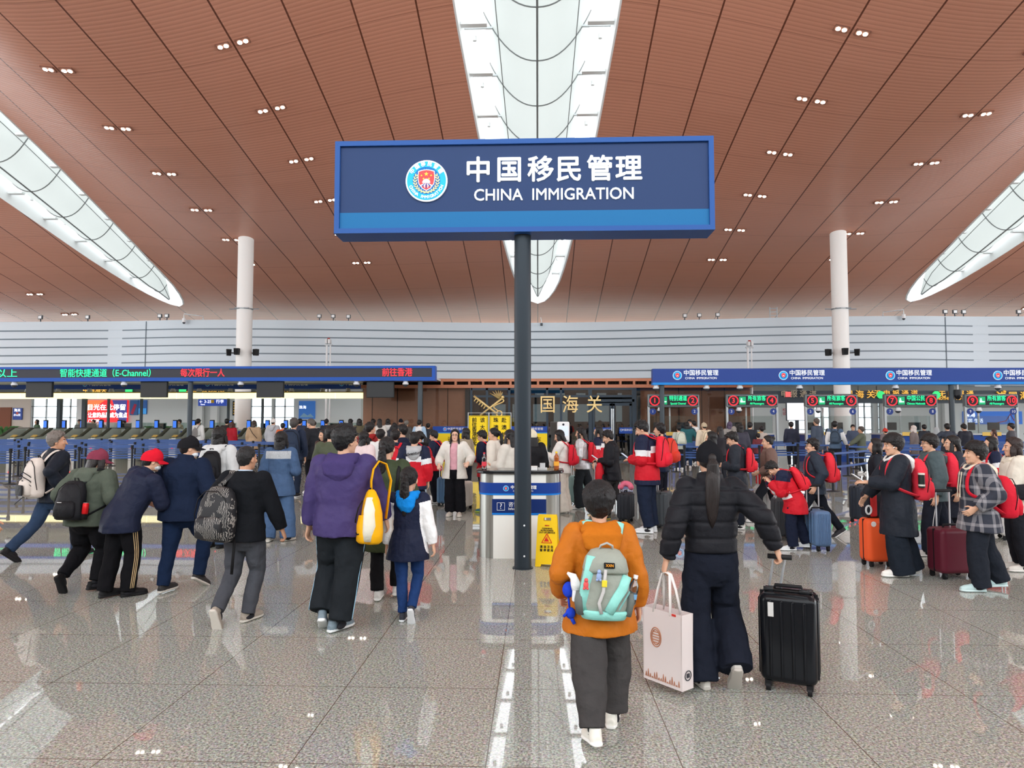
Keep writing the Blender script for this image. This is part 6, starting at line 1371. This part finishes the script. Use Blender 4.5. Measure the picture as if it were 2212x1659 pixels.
q = ground(1003, 1100); suitcase((q.x, q.y, 0), R(70), .36, .24, .56, (214, 206, 198), 'cream suitcase between the pink-top woman and the neon-trainer boy', ext=.42)
q = ground(960, 1092); suitcase((q.x, q.y, 0), R(80), .36, .24, .60, (84, 116, 148), 'blue ribbed suitcase behind the pink-top woman', ext=.3)
J = person(1069, 1118, 925, 70, 'girl in cream with long ponytail and fluffy white bag behind the counter', head=(10, 6), hair='pony', top=dict(c=(224, 216, 204), t=.035), legs=dict(c=(226, 216, 214), r=(.11, .11, .11)))
fb = carried('shoulder_bag', 'fluffy white bag with a framed picture on the ponytail girl behind the counter', 'bag', torsoM(J) @ Matrix.Translation((.14, -.24, .93))); part('body', G().rbox((0, 0, .1), (.26, .14, .22), .05), cloth((226, 214, 190)), fb, True); part('picture', G().rbox((.02, -.078, .1), (.17, .01, .15), .004).xf(Matrix.Rotation(R(0), 4, 'Z')), plain((226, 206, 204), .4), fb); part('picture', G().rbox((.135, .0, .1), (.01, .11, .15), .004), plain((226, 206, 204), .4), fb)
part('strap', G().tube([(0, 0, .2), (-.06, .06, .5), (-.08, .2, .56), (-.06, .3, .4)], [(.012, .004)] * 4, 6), cloth((226, 214, 190)), fb)
J = person(1102, 1146, 930, 60, 'woman in a light jacket half hidden left of the sign post', hair='long', top=dict(c=(212, 206, 196), t=.035), legs=dict(c=(28, 28, 32)), hands=((-.1, .3, 1.1), None))
J = person(1150, 1128, 930, 20, 'person in a black jacket with white arm stripes and cream cap right of the post', cap=(222, 214, 190), hair='long', top=dict(c=(26, 26, 30), t=.04), legs=dict(c=(26, 26, 30)))
for a_ in (-.014, 0, .014): part('stripe', G().tube([J['sh1'] + Vector((.09, -.035, .02 + a_)), J['sh1'] * .5 + J['el1'] * .5 + Vector((.085 + 0, -.05 + a_, 0)), J['el1'] + Vector((.075, -.05 + a_, 0))], .005, 5), plain((236, 236, 236), .6), J['body'])
J = person(1215, 1108, 929, 74, 'girl in a white sweater and wide cream trousers holding a phone', head=(10, 22), lod=0, hair='bob', hands=((-.10, .34, 1.20), (.10, .32, .92)), thumbs=PTH, top=dict(kind='sweater', c=(232, 230, 224), t=.035, hem=.82), legs=dict(c=(220, 212, 200), r=(.108, .108, .112), z=.04, t=.02), shoes=((226, 220, 210), (236, 234, 230))); phone(J, 0, 'black phone held up by the girl in the white sweater', (24, 24, 28))
backpack(J, 'red backpack with black buckle on the girl in the white sweater', (214, 36, 54), w=.30, h=.42, d=.16)
q = ground(1180, 1128); suitcase((q.x, q.y, 0), R(60), .38, .25, .62, (230, 222, 208), 'cream suitcase with brown handle behind the counter', ext=.38, trim=(96, 60, 44))
J = person(1258, 1100, 924, 72, 'girl in a silver jacket and wide black trousers with a phone at her side', head=(4, 8), lod=0, hair='long', hands=((-.22, .2, .98), (.22, .14, .90)), top=dict(c=(196, 196, 198), t=.035, hem=.84, mats=[mat('silver_cloth', (196, 197, 200), .32, .25, bump=.3, bscale=14)]), legs=dict(c=(38, 42, 46), r=(.10, .10, .105), z=.05, t=.02), feet=((-.08, .16, 0, 0), (.09, -.16, 0, 14)), shoes=((226, 226, 222), (236, 236, 234))); phone(J, 0, 'white phone held low by the girl in the silver jacket', (226, 228, 230), 0)
backpack(J, 'red backpack on the girl in the silver jacket', REDP, w=.30, h=.42, d=.16)
q = ground(1246, 1090); suitcase((q.x, q.y, 0), R(72), .40, .26, .62, (128, 158, 156), 'mint green suitcase behind the girl in the silver jacket', ext=.4)
J = person(1294, 1078, 922, 70, 'girl in navy and white jacket behind the black-jacket boy', hair='long', lod=2, top=dict(mats=UNI, cb=uniform)); 
J = person(1322, 1122, 927, 74, 'boy in a black jacket using a phone with olive and yellow trainers', head=(14, 26), lod=0, hands=PHN, thumbs=PTH, top=dict(c=(30, 31, 36), t=.04, hem=.76), collar=.04, legs=dict(c=(58, 56, 56), r=(.105, .09, .075), z=.09, t=.02), feet=((-.08, .20, 0, 0), (.09, -.26, 0, 34)), shoes=((96, 100, 84), (220, 186, 80)), drop=.02); phone(J, 1, 'phone held by the boy in the black jacket', (200, 202, 206))
q = ground(1297, 1122); sb = suitcase((q.x, q.y, 0), R(75), .36, .24, .60, (30, 30, 34), 'black suitcase with red backpack on its handle beside the black-jacket boy', ext=.44)
o = thing('backpack', 'red and black backpack slung on the suitcase handle of the black-jacket boy', 'backpack', (q.x - .02, q.y - .13, .60), R(75)); part('body', sloft(G(), [(0, .10, .05, 0), (.03, .13, .075, 0), (.25, .13, .075, 0), (.38, .09, .05, 0), (.42, .04, .02, 0)]), nyl((196, 34, 46)), o, True); part('front_pocket', sloft(G(), [(.03, .08, .02, -.07), (.05, .10, .035, -.07), (.18, .10, .035, -.07), (.22, .07, .015, -.07)]), nyl((30, 28, 32)), o, True)
J = person(1398, 1150, 908, 62, 'tall boy in a navy, white and red school jacket reading a phone, white trainers', head=(16, 26), lod=0, build=1.08, hands=PHN, thumbs=PTH, top=uni(t=.05, hem=.73), legs=dict(c=(32, 40, 58), r=(.115, .10, .085), z=.10, t=.02), shoes=((226, 230, 232), (240, 242, 244))); phone(J, 0, 'phone held by the tall school-jacket boy', (60, 62, 70))
backpack(J, 'red backpack on the tall school-jacket boy in white trainers', (222, 40, 58), w=.32, h=.46, d=.18, z0=1.0)
q = ground(1432, 1143); suitcase((q.x, q.y, 0), R(70), .38, .25, .62, (70, 74, 78), 'dark grey suitcase behind the tall school-jacket boy', ext=.3)
q = ground(1352, 1128); cs = suitcase((q.x, q.y, 0), R(70), .34, .24, .52, (44, 46, 52), 'small dark suitcase with pink neck pillow in front of the tall boy', ext=.2)
o = thing('neck_pillow', 'pink neck pillow resting on the small dark suitcase', 'pillow', (q.x, q.y - .04, .60)); part('cushion', G().tube([(.09 * math.cos(a), .05 * math.sin(a), .07 * math.sin(a)) for a in np.linspace(-.3, PI + .3, 13)], [.035] + [.05] * 11 + [.035], 12), cloth((232, 120, 146)), o, True)
J = person(1428, 1112, 916, 56, 'boy in navy carrying a patterned orange-red backpack behind the tall boy', head=(10, 0), top=dict(c=NAVY_), legs=dict(c=(30, 32, 42))); backpack(J, 'orange-red patterned backpack with white charms behind the tall boy', (216, 62, 46), w=.32, h=.46, d=.2)
# right group
J = person(1593, 1142, 933, 70, 'boy in a black hooded coat with lowered head behind the padded-jacket woman', head=(8, 24), lod=0, hands=PHN, thumbs=PTH, top=dict(c=(42, 46, 54), t=.05, hem=.70), hood=((44, 48, 56), .95), legs=dict(c=(34, 38, 48))); backpack(J, 'red backpack on the black-coated boy behind the padded-jacket woman', (214, 44, 56), w=.28, h=.42, d=.16, z0=1.0)
J = person(1540, 1128, 934, 66, 'girl with black hair and white collar beside the black-coated boy', hair='bob', top=dict(c=(212, 200, 202)), legs=dict(c=(30, 30, 36)), lod=2)
J = person(1664, 1128, 935, 82, 'woman in a brown jacket and black trousers striding left', head=(0, 4), hair='bun', lod=1, feet=((-.08, .36, 0, 0), (.09, -.34, .0, 40)), drop=.06, top=dict(c=(112, 88, 80), t=.045, hem=.80), legs=dict(c=(34, 36, 42), r=(.10, .085, .075)), hands=((-.2, .22, .95), (.24, .0, .85)))
q = ground(1648, 1120); suitcase((q.x, q.y, 0), R(80), .36, .25, .60, (190, 190, 190), 'silver suitcase pulled beside the brown-jacket woman', ext=.42)
o = thing('tote_bag', 'red printed bag on the silver suitcase of the brown-jacket woman', 'bag', (q.x, q.y, .62), R(10)); part('body', G().rbox((0, 0, .12), (.2, .12, .24), .02), nyl((206, 44, 50)), o, True); part('print', G().box((0, -.062, .1), (.12, .004, .08)), plain((236, 224, 206), .6), o)
J = person(1715, 1187, 985, 80, 'boy bending forward in a red school jacket with white chest panel', head=(6, 30), lod=0, lean=26, hands=((-.08, .40, 1.22), (.06, .42, 1.24)), thumbs=((1, 0, 1), (-1, 0, 1)), curl=1.3, top=dict(mats=UNI, t=.06, hem=.66, flare=.04, cb=lambda q, a, t, s: np.where(a, np.where(t < .16, 0, 2), np.where(q[:, 2] > 1.28, 0, np.where((q[:, 1] > .02) & (q[:, 2] > .98), 1, 2)))), legs=dict(c=(30, 36, 54), r=(.11, .1, .095), z=.08, t=.02), feet=((-.12, .16, 0, 0), (.12, -.12, 0, 0)), shoes=((224, 230, 232), (238, 240, 242)))
backpack(J, 'red backpack on the boy bending forward', (220, 44, 58), w=.32, h=.46, d=.19)
q = ground(1768, 1187); suitcase((q.x, q.y, 0), R(4), .235, .36, .54, (92, 120, 156), 'steel-blue ribbed suitcase beside the bending boy', ext=.32, ribs=9)
q = ground(1690, 1165); suitcase((q.x, q.y, 0), R(80), .38, .26, .62, (56, 58, 62), 'dark suitcase behind the legs of the bending boy', ext=.44)
J = person(1762, 1160, 943, 78, 'boy with glasses in a dark jacket behind the bending boy', glasses=True, head=(4, 4), lod=0, top=dict(c=(44, 52, 64), t=.04, hem=.78), collar=.05, legs=dict(c=(30, 34, 42)), feet=((-.09, .26, 0, 0), (.09, -.36, .0, 36)), drop=.05, shoes=((60, 60, 64), (222, 222, 222)))
backpack(J, 'large red backpack on the bespectacled boy behind the bending boy', (220, 48, 60), w=.34, h=.50, d=.21)
CO = (35, 40, 49)
J = person(1942, 1243, 943, 80, 'boy in a long black coat with white hood and earbud, wide trousers and white trainers', head=(6, 6), lod=0, hair='thick', build=1.04, hk=1.05, hands=((-.12, .36, 1.14), (.20, .30, .93)), thumbs=((1, .2, .4), (-.4, .5, .6)), top=dict(c=CO, t=.05, hem=.50, flare=.03), hood=((226, 226, 224), 1.05), legs=dict(c=(33, 39, 48), r=(.12, .125, .135), z=.045, t=.025), feet=((-.1, .12, 0, 0), (.1, -.05, 0, 0)), shoes=((238, 236, 230), (242, 242, 238)), ss=1.1)
part('earbud', G().ell((.082, .005, -.004), (.006, .008, .009)).tube([(.083, .008, -.006), (.08, .03, -.02)], .004, 6).xf(J['MH'] @ Matrix.Scale(-1, 4, (1, 0, 0))), plain((244, 244, 244), .3), J['body']); phone(J, 0, 'small white phone in the hands of the long-coat boy', (230, 230, 228))
t = backpack(J, 'red backpack with a striped flask in its pocket on the long-coat boy', (226, 56, 72), w=.32, h=.50, d=.2, z0=.93)
c_ = carried('flask', 'black and white flask in the side pocket of the long-coat boy backpack', 'flask', t.matrix_world @ Matrix.Translation((-.185, -.06, .16))); part('body', G().cyl((0, 0, 0), (0, 0, .15), .036, 18), plain((40, 48, 46), .4), c_, autos=40)
for z_ in (.02, .155): part('ring', G().cyl((0, 0, z_), (0, 0, z_ + .02), .038, 18), plain((226, 222, 210), .4), c_, autos=40)
q = ground(1893, 1222); suitcase((q.x, q.y, 0), R(8), .32, .24, .58, (240, 96, 50), 'orange suitcase in front of the long-coat boy', ext=.0, ribs=0, gloss=.4)
o = bpy.data.objects['suitcase.%03d' % max([int(x.name[9:]) for x in bpy.data.objects if x.name.startswith('suitcase.')])]
hd = part('pull_handle', G().rbox((.02, .08, 1.0), (.2, .03, .03), .012), plain((40, 40, 44), .5), o, True)
for s in (-.05, .05): part('rod', G().b2(s + .01, s + .03, .07, .09, .56, 1.0), plain((206, 206, 204), .3, .8), hd)
part('sticker', G().cyl((-.1, -.121, .52), (-.1, -.126, .52), .032, 16), plain((236, 230, 226), .5), o)
o = thing('holdall', 'black and red holdall with keyring resting on the orange suitcase', 'bag', (q.x - .01, q.y + .02, .585), R(10)); part('body', G().rbox((0, 0, .16), (.26, .17, .32), .05), nyl((40, 42, 50)), o, True); part('side_panel', G().rbox((-.05, -.07, .16), (.09, .05, .29), .02), nyl((206, 52, 52)), o, True); part('charm', G().tube([(-.13 + .035 * math.cos(a), -.1, .1 + .05 * math.sin(a)) for a in np.linspace(0, 2 * PI, 13)], .012, 6), plain((226, 230, 232), .5), o); part('yellow_label', G().box((.0, -.02, .325), (.1, .06, .008)), plain((232, 206, 60), .5), o)
q = ground(1862, 1128); suitcase((q.x, q.y, 0), R(30), .38, .26, .64, (48, 54, 64), 'dark suitcase standing left of the orange one, farther back', ext=.0)
J = person(1898, 1165, 950, 70, 'person in black standing behind the long-coat boy', lod=2, top=dict(c=(32, 36, 44), hem=.6), legs=dict(c=(32, 36, 44)), hair='bob')
J = person(2018, 1200, 941, 80, 'boy with glasses in a grey-green hoodie and side-striped trousers', glasses=True, lod=0, head=(2, 2), hair='thick', top=dict(c=(74, 88, 92), t=.05, hem=.78), hood=((80, 92, 94), 1.0), legs=dict(c=(34, 38, 48), r=(.115, .11, .10), z=.06, t=.02, stripe=((222, 224, 226), (.0,))), feet=((-.10, .22, 0, 0), (.10, -.24, 0, 16)), shoes=((190, 186, 182), (206, 204, 200)))
backpack(J, 'red backpack on the boy in the grey-green hoodie', (222, 46, 66), w=.32, h=.48, d=.19, z0=.98)
J = person(2066, 1185, 943, 78, 'girl in a long dark coat with black hair between the hoodie boy and plaid boy', lod=1, hair='long', top=dict(c=(44, 48, 60), t=.045, hem=.48, flare=.03), legs=dict(c=(36, 38, 46)))
def plaid_mat():
    m = mat('plaid_flannel', (52, 56, 66), .85); nt = m.node_tree; b = nt.nodes['Principled BSDF']; L = nt.links.new
    tc = nt.nodes.new('ShaderNodeTexCoord'); sp = nt.nodes.new('ShaderNodeSeparateXYZ'); L(tc.outputs['Object'], sp.inputs[0]); outs = []
    for ax, f in (('Y', 7.5), ('Z', 7.0), ('X', 7.5)):
        a = nt.nodes.new('ShaderNodeMath'); a.operation = 'MULTIPLY'; a.inputs[1].default_value = f; L(sp.outputs[ax], a.inputs[0])
        s = nt.nodes.new('ShaderNodeMath'); s.operation = 'PINGPONG'; s.inputs[1].default_value = .5; L(a.outputs[0], s.inputs[0])
        g_ = nt.nodes.new('ShaderNodeMath'); g_.operation = 'GREATER_THAN'; g_.inputs[1].default_value = .38; L(s.outputs[0], g_.inputs[0]); outs.append(g_.outputs[0])
    ad = nt.nodes.new('ShaderNodeMath'); ad.operation = 'ADD'; L(outs[0], ad.inputs[0]); L(outs[1], ad.inputs[1]); a2 = nt.nodes.new('ShaderNodeMath'); a2.operation = 'ADD'; L(ad.outputs[0], a2.inputs[0]); L(outs[2], a2.inputs[1])
    dv = nt.nodes.new('ShaderNodeMath'); dv.operation = 'MULTIPLY'; dv.inputs[1].default_value = .33; L(a2.outputs[0], dv.inputs[0])
    r = nt.nodes.new('ShaderNodeValToRGB'); r.color_ramp.elements[0].color = lin((44, 48, 60)) + (1,); r.color_ramp.elements[1].color = lin((170, 168, 172)) + (1,); L(dv.outputs[0], r.inputs[0]); L(r.outputs[0], b.inputs['Base Color']); return m
J = person(2118, 1275, 961, 80, 'boy in a plaid flannel jacket with cream hood and pale mint trainers', lod=0, head=(2, -2), hair='thick', hk=1.06, build=1.05, top=dict(t=.055, hem=.70, flare=.04, mats=[plaid_mat()]), hood=((226, 216, 196), 1.1), legs=dict(c=(36, 40, 48), r=(.118, .105, .10), z=.06, t=.02), feet=((-.1, .16, 0, 0), (.1, -.14, 0, 6)), shoes=((186, 212, 212), (206, 226, 226)), hands=((-.26, .12, .98), (.28, -.06, .92)))
for x_ in (-.03, .03): part('drawstring', G().tube([J['T']((x_, .165, 1.38)), J['T']((x_, .19, 1.2)), J['T']((x_ * 1.2, .195, 1.08))], .006, 6), plain((226, 214, 190), .8), J['body'])
backpack(J, 'crimson backpack hanging low on the plaid jacket boy', (206, 32, 52), w=.36, h=.48, d=.23, z0=.86)
q = ground(2085, 1258); suitcase((q.x, q.y + .25, 0), R(10), .42, .28, .56, (96, 36, 50), 'maroon suitcase behind the plaid jacket boy', ext=.4, ribs=0)
J = person(2148, 1150, 946, 78, 'girl in a white and red school jacket behind the plaid boy, black bob hair', lod=1, hair='bob', top=uni()); backpack(J, 'red backpack on the bob-haired school-jacket girl', REDP, w=.28, h=.4)
J = person(2200, 1232, 948, 76, 'girl with brown hair in a cream hoodie at the right edge', lod=0, hair='bob', hairc=(46, 34, 32), top=dict(c=(222, 216, 202), t=.045, hem=.76), hood=((222, 214, 196), 1.0), legs=dict(c=(36, 38, 44), r=(.1, .095, .09)), hands=((-.1, .3, 1.0), (.2, .2, 1.0)), shoes=((222, 218, 210), (232, 228, 222)))
o = carried('shoulder_bag', 'black shoulder bag on the cream hoodie girl at the right edge', 'bag', torsoM(J) @ Matrix.Translation((-.24, .05, .95))); part('body', G().rbox((0, 0, .08), (.12, .26, .2), .04), nyl((34, 34, 40)), o, True); part('strap', G().tube([(0, .0, .17), (.06, -.02, .42), (.1, -.02, .53)], [(.014, .004)] * 3, 6), nyl((34, 34, 40)), o)
q = ground(2178, 1165); suitcase((q.x, q.y, 0), R(70), .36, .24, .58, (222, 222, 220), 'white suitcase between the plaid boy and the right edge', ext=.3)
# ---------------------------------------------------------------- people far back in the queues
SK2 = mat('skin_tan', (196, 146, 116), .5)
FARP = []
def far(px, topy, Y, face, label, hair='short', lod=2, **kw):
    while any(abs(a - at(px, 911, Y).x) < .5 and abs(b - Y) < .5 for a, b in FARP): Y += .3
    q = at(px, 911, Y); FARP.append((q.x, Y)); H = at(px, topy, Y).z; H = max(1.25, min(1.86, H))
    return person(px, 0, H, face, label, lod=lod, loc=Vector((q.x, Y, 0)), hair=hair, **kw)
DK = dict(c=(44, 48, 56)); J1 = dict(c=(40, 42, 48))
# counters beyond the left maze
A = far
J = A(428, 904, 30.3, -10, 'person in a white hooded top with a grey bag at the gates', top=dict(c=(228, 230, 228), t=.035), legs=J1); backpack(J, 'grey sling bag on the person in white at the gates', (150, 148, 146), w=.24, h=.36, d=.1, straps=(1,), pocket=False, seams=False)
A(470, 920, 30.2, 0, 'person in dark clothes left of the red coat at the gates', top=DK, legs=J1, lod=3); A(490, 903, 30.5, 10, 'tall dark-haired person behind the red coat at the gates', top=dict(c=(60, 52, 52)), legs=J1)
A(501, 912, 30.2, -20, 'person in a red coat at the counter', hairc=(80, 48, 38), hair='bob', top=dict(c=(166, 30, 44), t=.035, hem=.7), legs=J1)
J = A(549, 909, 28.0, 6, 'person in a beige trench coat with dark crossbody strap', hair='bob', hairc=(60, 48, 42), top=dict(c=(176, 150, 120), t=.035, hem=.6, flare=.03), legs=J1)
part('bag_strap', G().tube([J['T']((-.12, -.16, 1.42)), J['T']((.0, -.19, 1.22)), J['T']((.17, -.16, 1.02))], .012, 6), plain((50, 42, 40), .6), J['body'])
A(590, 905, 28.0, -4, 'person in a light grey hooded jacket and pale cap at the counter', cap=(214, 212, 208), top=dict(c=(176, 180, 186), t=.04), hood=((180, 184, 190), 1.0), legs=J1)
A(611, 915, 27.6, 8, 'person in an orange jacket beside the light grey hooded jacket', top=dict(c=(206, 104, 64), t=.03), legs=J1); A(648, 905, 29.4, -8, 'person in dark blue behind the large blue backpack', top=dict(c=(48, 56, 74)), legs=J1)
A(679, 910, 29.8, 14, 'person in pale grey with a bun behind the older man', hair='bun', top=dict(c=(196, 190, 180)), legs=J1); A(705, 902, 30.4, -4, 'person in a dark printed jacket above the olive jacket', top=dict(c=(48, 52, 62)), legs=J1, cap=(50, 50, 54))
A(776, 904, 29.6, 30, 'person in brown and green above the red hooded jacket', hair='bob', top=dict(c=(98, 92, 72)), legs=J1); A(806, 906, 30.4, 0, 'dark-haired person right above the red hooded jacket', top=DK, legs=J1, lod=3)
A(820, 905, 29.0, 20, 'woman with long black hair and white sleeve in the counter queue', hair='long', top=dict(c=(214, 210, 204)), legs=J1); A(838, 905, 29.8, 6, 'person with a white hood beside the long-haired woman in the queue', hair='bob', top=dict(c=(60, 60, 66)), hood=((210, 210, 208), .9), legs=J1)
A(866, 904, 31.0, 176, 'officer in a dark cap facing the hall', cap=(34, 36, 44), top=dict(c=(46, 52, 66)), legs=J1); A(878, 909, 30.2, -10, 'grey-haired person beside the officer in a dark cap', hairc=(120, 116, 110), top=dict(c=(86, 84, 82)), legs=J1); A(852, 914, 27.5, 12, 'dark-haired person in front of the capped officer', hair='bob', top=DK, legs=J1)
A(906, 908, 28.5, -8, 'person in a light blue shirt with white vest near the right end post', top=dict(c=(160, 188, 214), t=.03, mats=[cloth((160, 188, 214)), cloth((226, 228, 230))], cb=lambda q, a, t, s: ((~a) & (q[:, 2] > .95) & (np.abs(q[:, 0]) < .13)).astype(int)), legs=J1); A(925, 915, 30.0, 10, 'dark-haired person right of the light blue shirt', top=DK, legs=J1, lod=3)
A(790, 925, 21.0, 4, 'woman in beige before the brown wall left of the navy boys', hair='bob', top=dict(c=(150, 140, 132)), legs=J1); A(757, 906, 29.5, 0, 'person in a pale jacket behind the purple man', top=dict(c=(190, 196, 204)), legs=J1)
# officers behind the gates
for i, (px, ty, hr, c_) in enumerate(((80, 905, 'bob', (70, 96, 72)), (172, 903, 'short', (60, 66, 80)), (202, 904, 'bun', (70, 74, 88)), (219, 900, 'short', (150, 150, 140)), (268, 909, 'short', (214, 214, 214)), (301, 909, 'bob', (226, 226, 222)), (388, 903, 'short', (222, 206, 186)))):
    A(px, ty, 38.5, 180 if i % 2 else 150, 'person seated behind the gates, %s from the left' % ORD[i], hair=hr, lod=3, top=dict(c=c_), legs=J1, mask=(i == 3))
# right hand queue
J = A(1484, 912, 26.6, -8, 'person in a teal sweater with hand on the belt', hair='bob', top=dict(kind='sweater', c=(50, 98, 104), t=.03), legs=dict(c=(44, 62, 92)), hands=(None, (.4, .2, .98)))
J = A(1466, 920, 25.6, 10, 'person with a pale green and white backpack left of the teal sweater', top=dict(c=(190, 196, 186)), legs=J1); backpack(J, 'pale green and white backpack beside the teal sweater', (206, 212, 196), w=.34, h=.5, d=.2)
A(1499, 910, 29.3, 40, 'person in black with white collar above the teal sweater', top=DK, legs=J1, hood=((226, 226, 224), .9)); A(1490, 907, 29.6, 160, 'masked officer in the first booth', mask=True, top=dict(c=(60, 66, 80)), legs=J1, lod=3)
J = A(1521, 914, 24.0, 12, 'person in a beige cap and cream jacket in the right queue', cap=(188, 172, 146), top=dict(c=(214, 200, 180), t=.04), legs=dict(c=(150, 140, 126))); backpack(J, 'cream backpack on the beige-capped person', (222, 206, 178), w=.32, h=.46, d=.18)
A(1555, 922, 20.5, 16, 'woman with long dark hair behind the beige-capped person', hair='long', hairc=(34, 26, 26), top=dict(c=(40, 38, 44)), legs=J1); A(1576, 912, 26.5, 4, 'person in a purple knitted hat in the right queue', hairc=(84, 70, 96), hair='bob', top=dict(c=(150, 146, 142)), legs=J1)
A(1585, 922, 25.0, -12, 'grey-haired woman with white collar in the right queue', hair='bob', hairc=(150, 144, 138), top=dict(c=(206, 200, 192)), legs=J1); A(1599, 917, 21.5, 8, 'person in a dark hooded jacket in the right queue', hair='bob', top=dict(c=(62, 62, 74), t=.04), legs=J1)
A(1620, 913, 25.5, -30, 'man in a black jacket facing the booths left of the striped jumper', top=DK, legs=J1); A(1645, 922, 26.0, 16, 'child in a striped pale jumper at the second booth', top=dict(c=(190, 180, 172)), legs=J1); A(1637, 937, 25.0, 0, 'child in dark red in the right queue', top=dict(c=(110, 50, 56)), legs=J1)
A(1709, 912, 27.4, -6, 'man in black with back turned at the fourth lane', top=dict(c=(46, 50, 66)), legs=J1); J = A(1764, 904, 26.5, 30, 'tall man in a dark coat at the fifth lane', top=dict(c=(70, 80, 96), hem=.6), legs=dict(c=(80, 96, 116)), hairc=(90, 80, 74))
A(1788, 927, 25.0, 20, 'woman in a speckled blue top beside the tall man', hair='bob', top=dict(c=(96, 110, 136)), legs=J1); J = A(1803, 911, 24.5, -24, 'person in a blue waistcoat and white sleeves leaning on the belt', top=dict(mats=[cloth((84, 104, 128)), cloth((232, 234, 236))], cb=lambda q, a, t, s: a.astype(int), t=.03), legs=J1, hands=(None, (.34, .2, .9))); backpack(J, 'dark backpack on the person in the blue waistcoat', (62, 76, 92), w=.3, h=.42)
A(1860, 922, 24.0, 66, 'man in an olive jacket reaching over the belt', hairc=(70, 62, 56), top=dict(c=(92, 98, 84), t=.04), legs=J1, hands=((-.3, .45, 1.0), None), skin=SK2); A(1842, 918, 29.4, 170, 'officer seated in the third booth', top=dict(c=(70, 80, 100)), legs=J1, lod=3)
A(1912, 926, 27.0, 10, 'person in a red hat in the right queue', cap=(206, 70, 60), top=dict(c=(120, 110, 112)), legs=J1, lod=3); A(1973, 920, 25.5, 40, 'woman in a white headscarf in the right queue', hair='bob', hairc=(216, 206, 200), top=dict(c=(120, 110, 108), hem=.6), legs=J1); A(1996, 918, 28.5, 0, 'person in dark clothes between the two headscarves', top=DK, legs=J1, lod=3)
A(2022, 924, 24.5, -40, 'woman in a grey headscarf and blue coat in the right queue', hair='bob', hairc=(176, 182, 186), top=dict(c=(112, 132, 156), t=.04, hem=.6), legs=J1); A(2046, 916, 24.0, -10, 'man in a dark jacket with arm raised near the right canopy post', top=dict(c=(58, 64, 76)), legs=J1, hands=((-.22, .2, 1.3), None)); A(2084, 916, 24.5, 6, 'man in black right of the right canopy post', top=dict(c=(44, 46, 56)), legs=J1, head=(0, 20))
A(2146, 929, 25.0, 70, 'woman with auburn hair in a tan coat in the right queue', hair='long', hairc=(70, 44, 38), top=dict(c=(176, 140, 124)), legs=J1); A(2184, 915, 23.5, 60, 'man in a dark grey jacket at the far right of the queue', top=dict(c=(82, 82, 88), t=.04), legs=J1, skin=SK2)
A(2040, 945, 20.0, 78, 'person with dark hair behind the hoodie boy shoulder', hair='long', top=dict(c=(50, 52, 62)), legs=J1)
# seen through the lobby glass
A(1252, 916, 33.4, 170, 'person in a yellow coat behind the lobby glass', hair='long', lod=3, top=dict(c=(206, 190, 110), hem=.6), legs=J1); A(1337, 914, 33.6, 176, 'woman in a cream headscarf behind the right glass door', hair='bob', hairc=(226, 212, 190), lod=3, top=dict(c=(44, 44, 50)), legs=J1); A(1296, 909, 33.8, 176, 'person in black behind the left glass door', lod=3, top=DK, legs=J1); A(1309, 912, 34.6, 160, 'second dark figure behind the left glass door', lod=3, top=dict(c=(70, 60, 56)), legs=J1)
flush()
for o in list(bpy.data.objects):
    if o.get('open'):
        bm = bmesh.new(); bm.from_mesh(o.data)
        bmesh.ops.delete(bm, geom=[f for f in bm.faces if f.calc_center_median().y > .03 and abs(f.calc_center_median().x) < .075 and f.calc_center_median().z < 1.47], context='FACES'); bm.to_mesh(o.data); bm.free(); del o['open']
        s = o.modifiers.new('cloth', 'SOLIDIFY'); s.thickness = .012; s.offset = -1
    if o.get('puff'):
        me = o.data; n = len(me.vertices); co = np.empty(n * 3, np.float32); me.vertices.foreach_get('co', co); co = co.reshape(n, 3)
        no = np.empty(n * 3, np.float32); me.vertex_normals.foreach_get('vector', no); no = no.reshape(n, 3)
        u = (co[:, 2] + .03 * np.abs(co[:, 0])) / .115; d = np.abs(u - np.round(u)); off = -.012 * np.exp(-(d / .09) ** 2) + .003
        me.vertices.foreach_set('co', (co + no * off[:, None]).ravel()); me.update(); del o['puff']
# ---------------------------------------------------------------- lettering becomes plain mesh
bpy.context.view_layer.update()
_dg = bpy.context.evaluated_depsgraph_get()
_cache = {}
for o, bold in TEXTS:
    c = o.data; key = (c.body, round(c.size, 4), round(bold, 5), c.align_x, round(c.extrude, 4), c.materials[0].name, round(c.space_character, 3), round(c.space_line, 3))
    me = _cache.get(key)
    if me is None:
        me = bpy.data.meshes.new_from_object(o.evaluated_get(_dg)); _cache[key] = me
        if bold:
            bm = bmesh.new()
            for q_, (dx, dy) in enumerate(((bold, 0), (-bold, 0), (0, bold), (0, -bold))):
                nb = len(bm.verts); bm.from_mesh(me); bm.verts.ensure_lookup_table(); bmesh.ops.translate(bm, verts=bm.verts[nb:], vec=(dx, dy, .0012 * (q_ + 1)))
            bm.to_mesh(me); bm.free()
    n = o.name; ob = bpy.data.objects.new('tmp', me)
    C.objects.link(ob); ob.parent = o.parent; ob.matrix_parent_inverse = o.matrix_parent_inverse.copy()
    ob.location = o.location; ob.rotation_euler = o.rotation_euler; ob.scale = o.scale
    for k in ('label', 'category', 'group', 'kind'):
        if k in o: ob[k] = o[k]
    bpy.data.objects.remove(o); ob.name = n
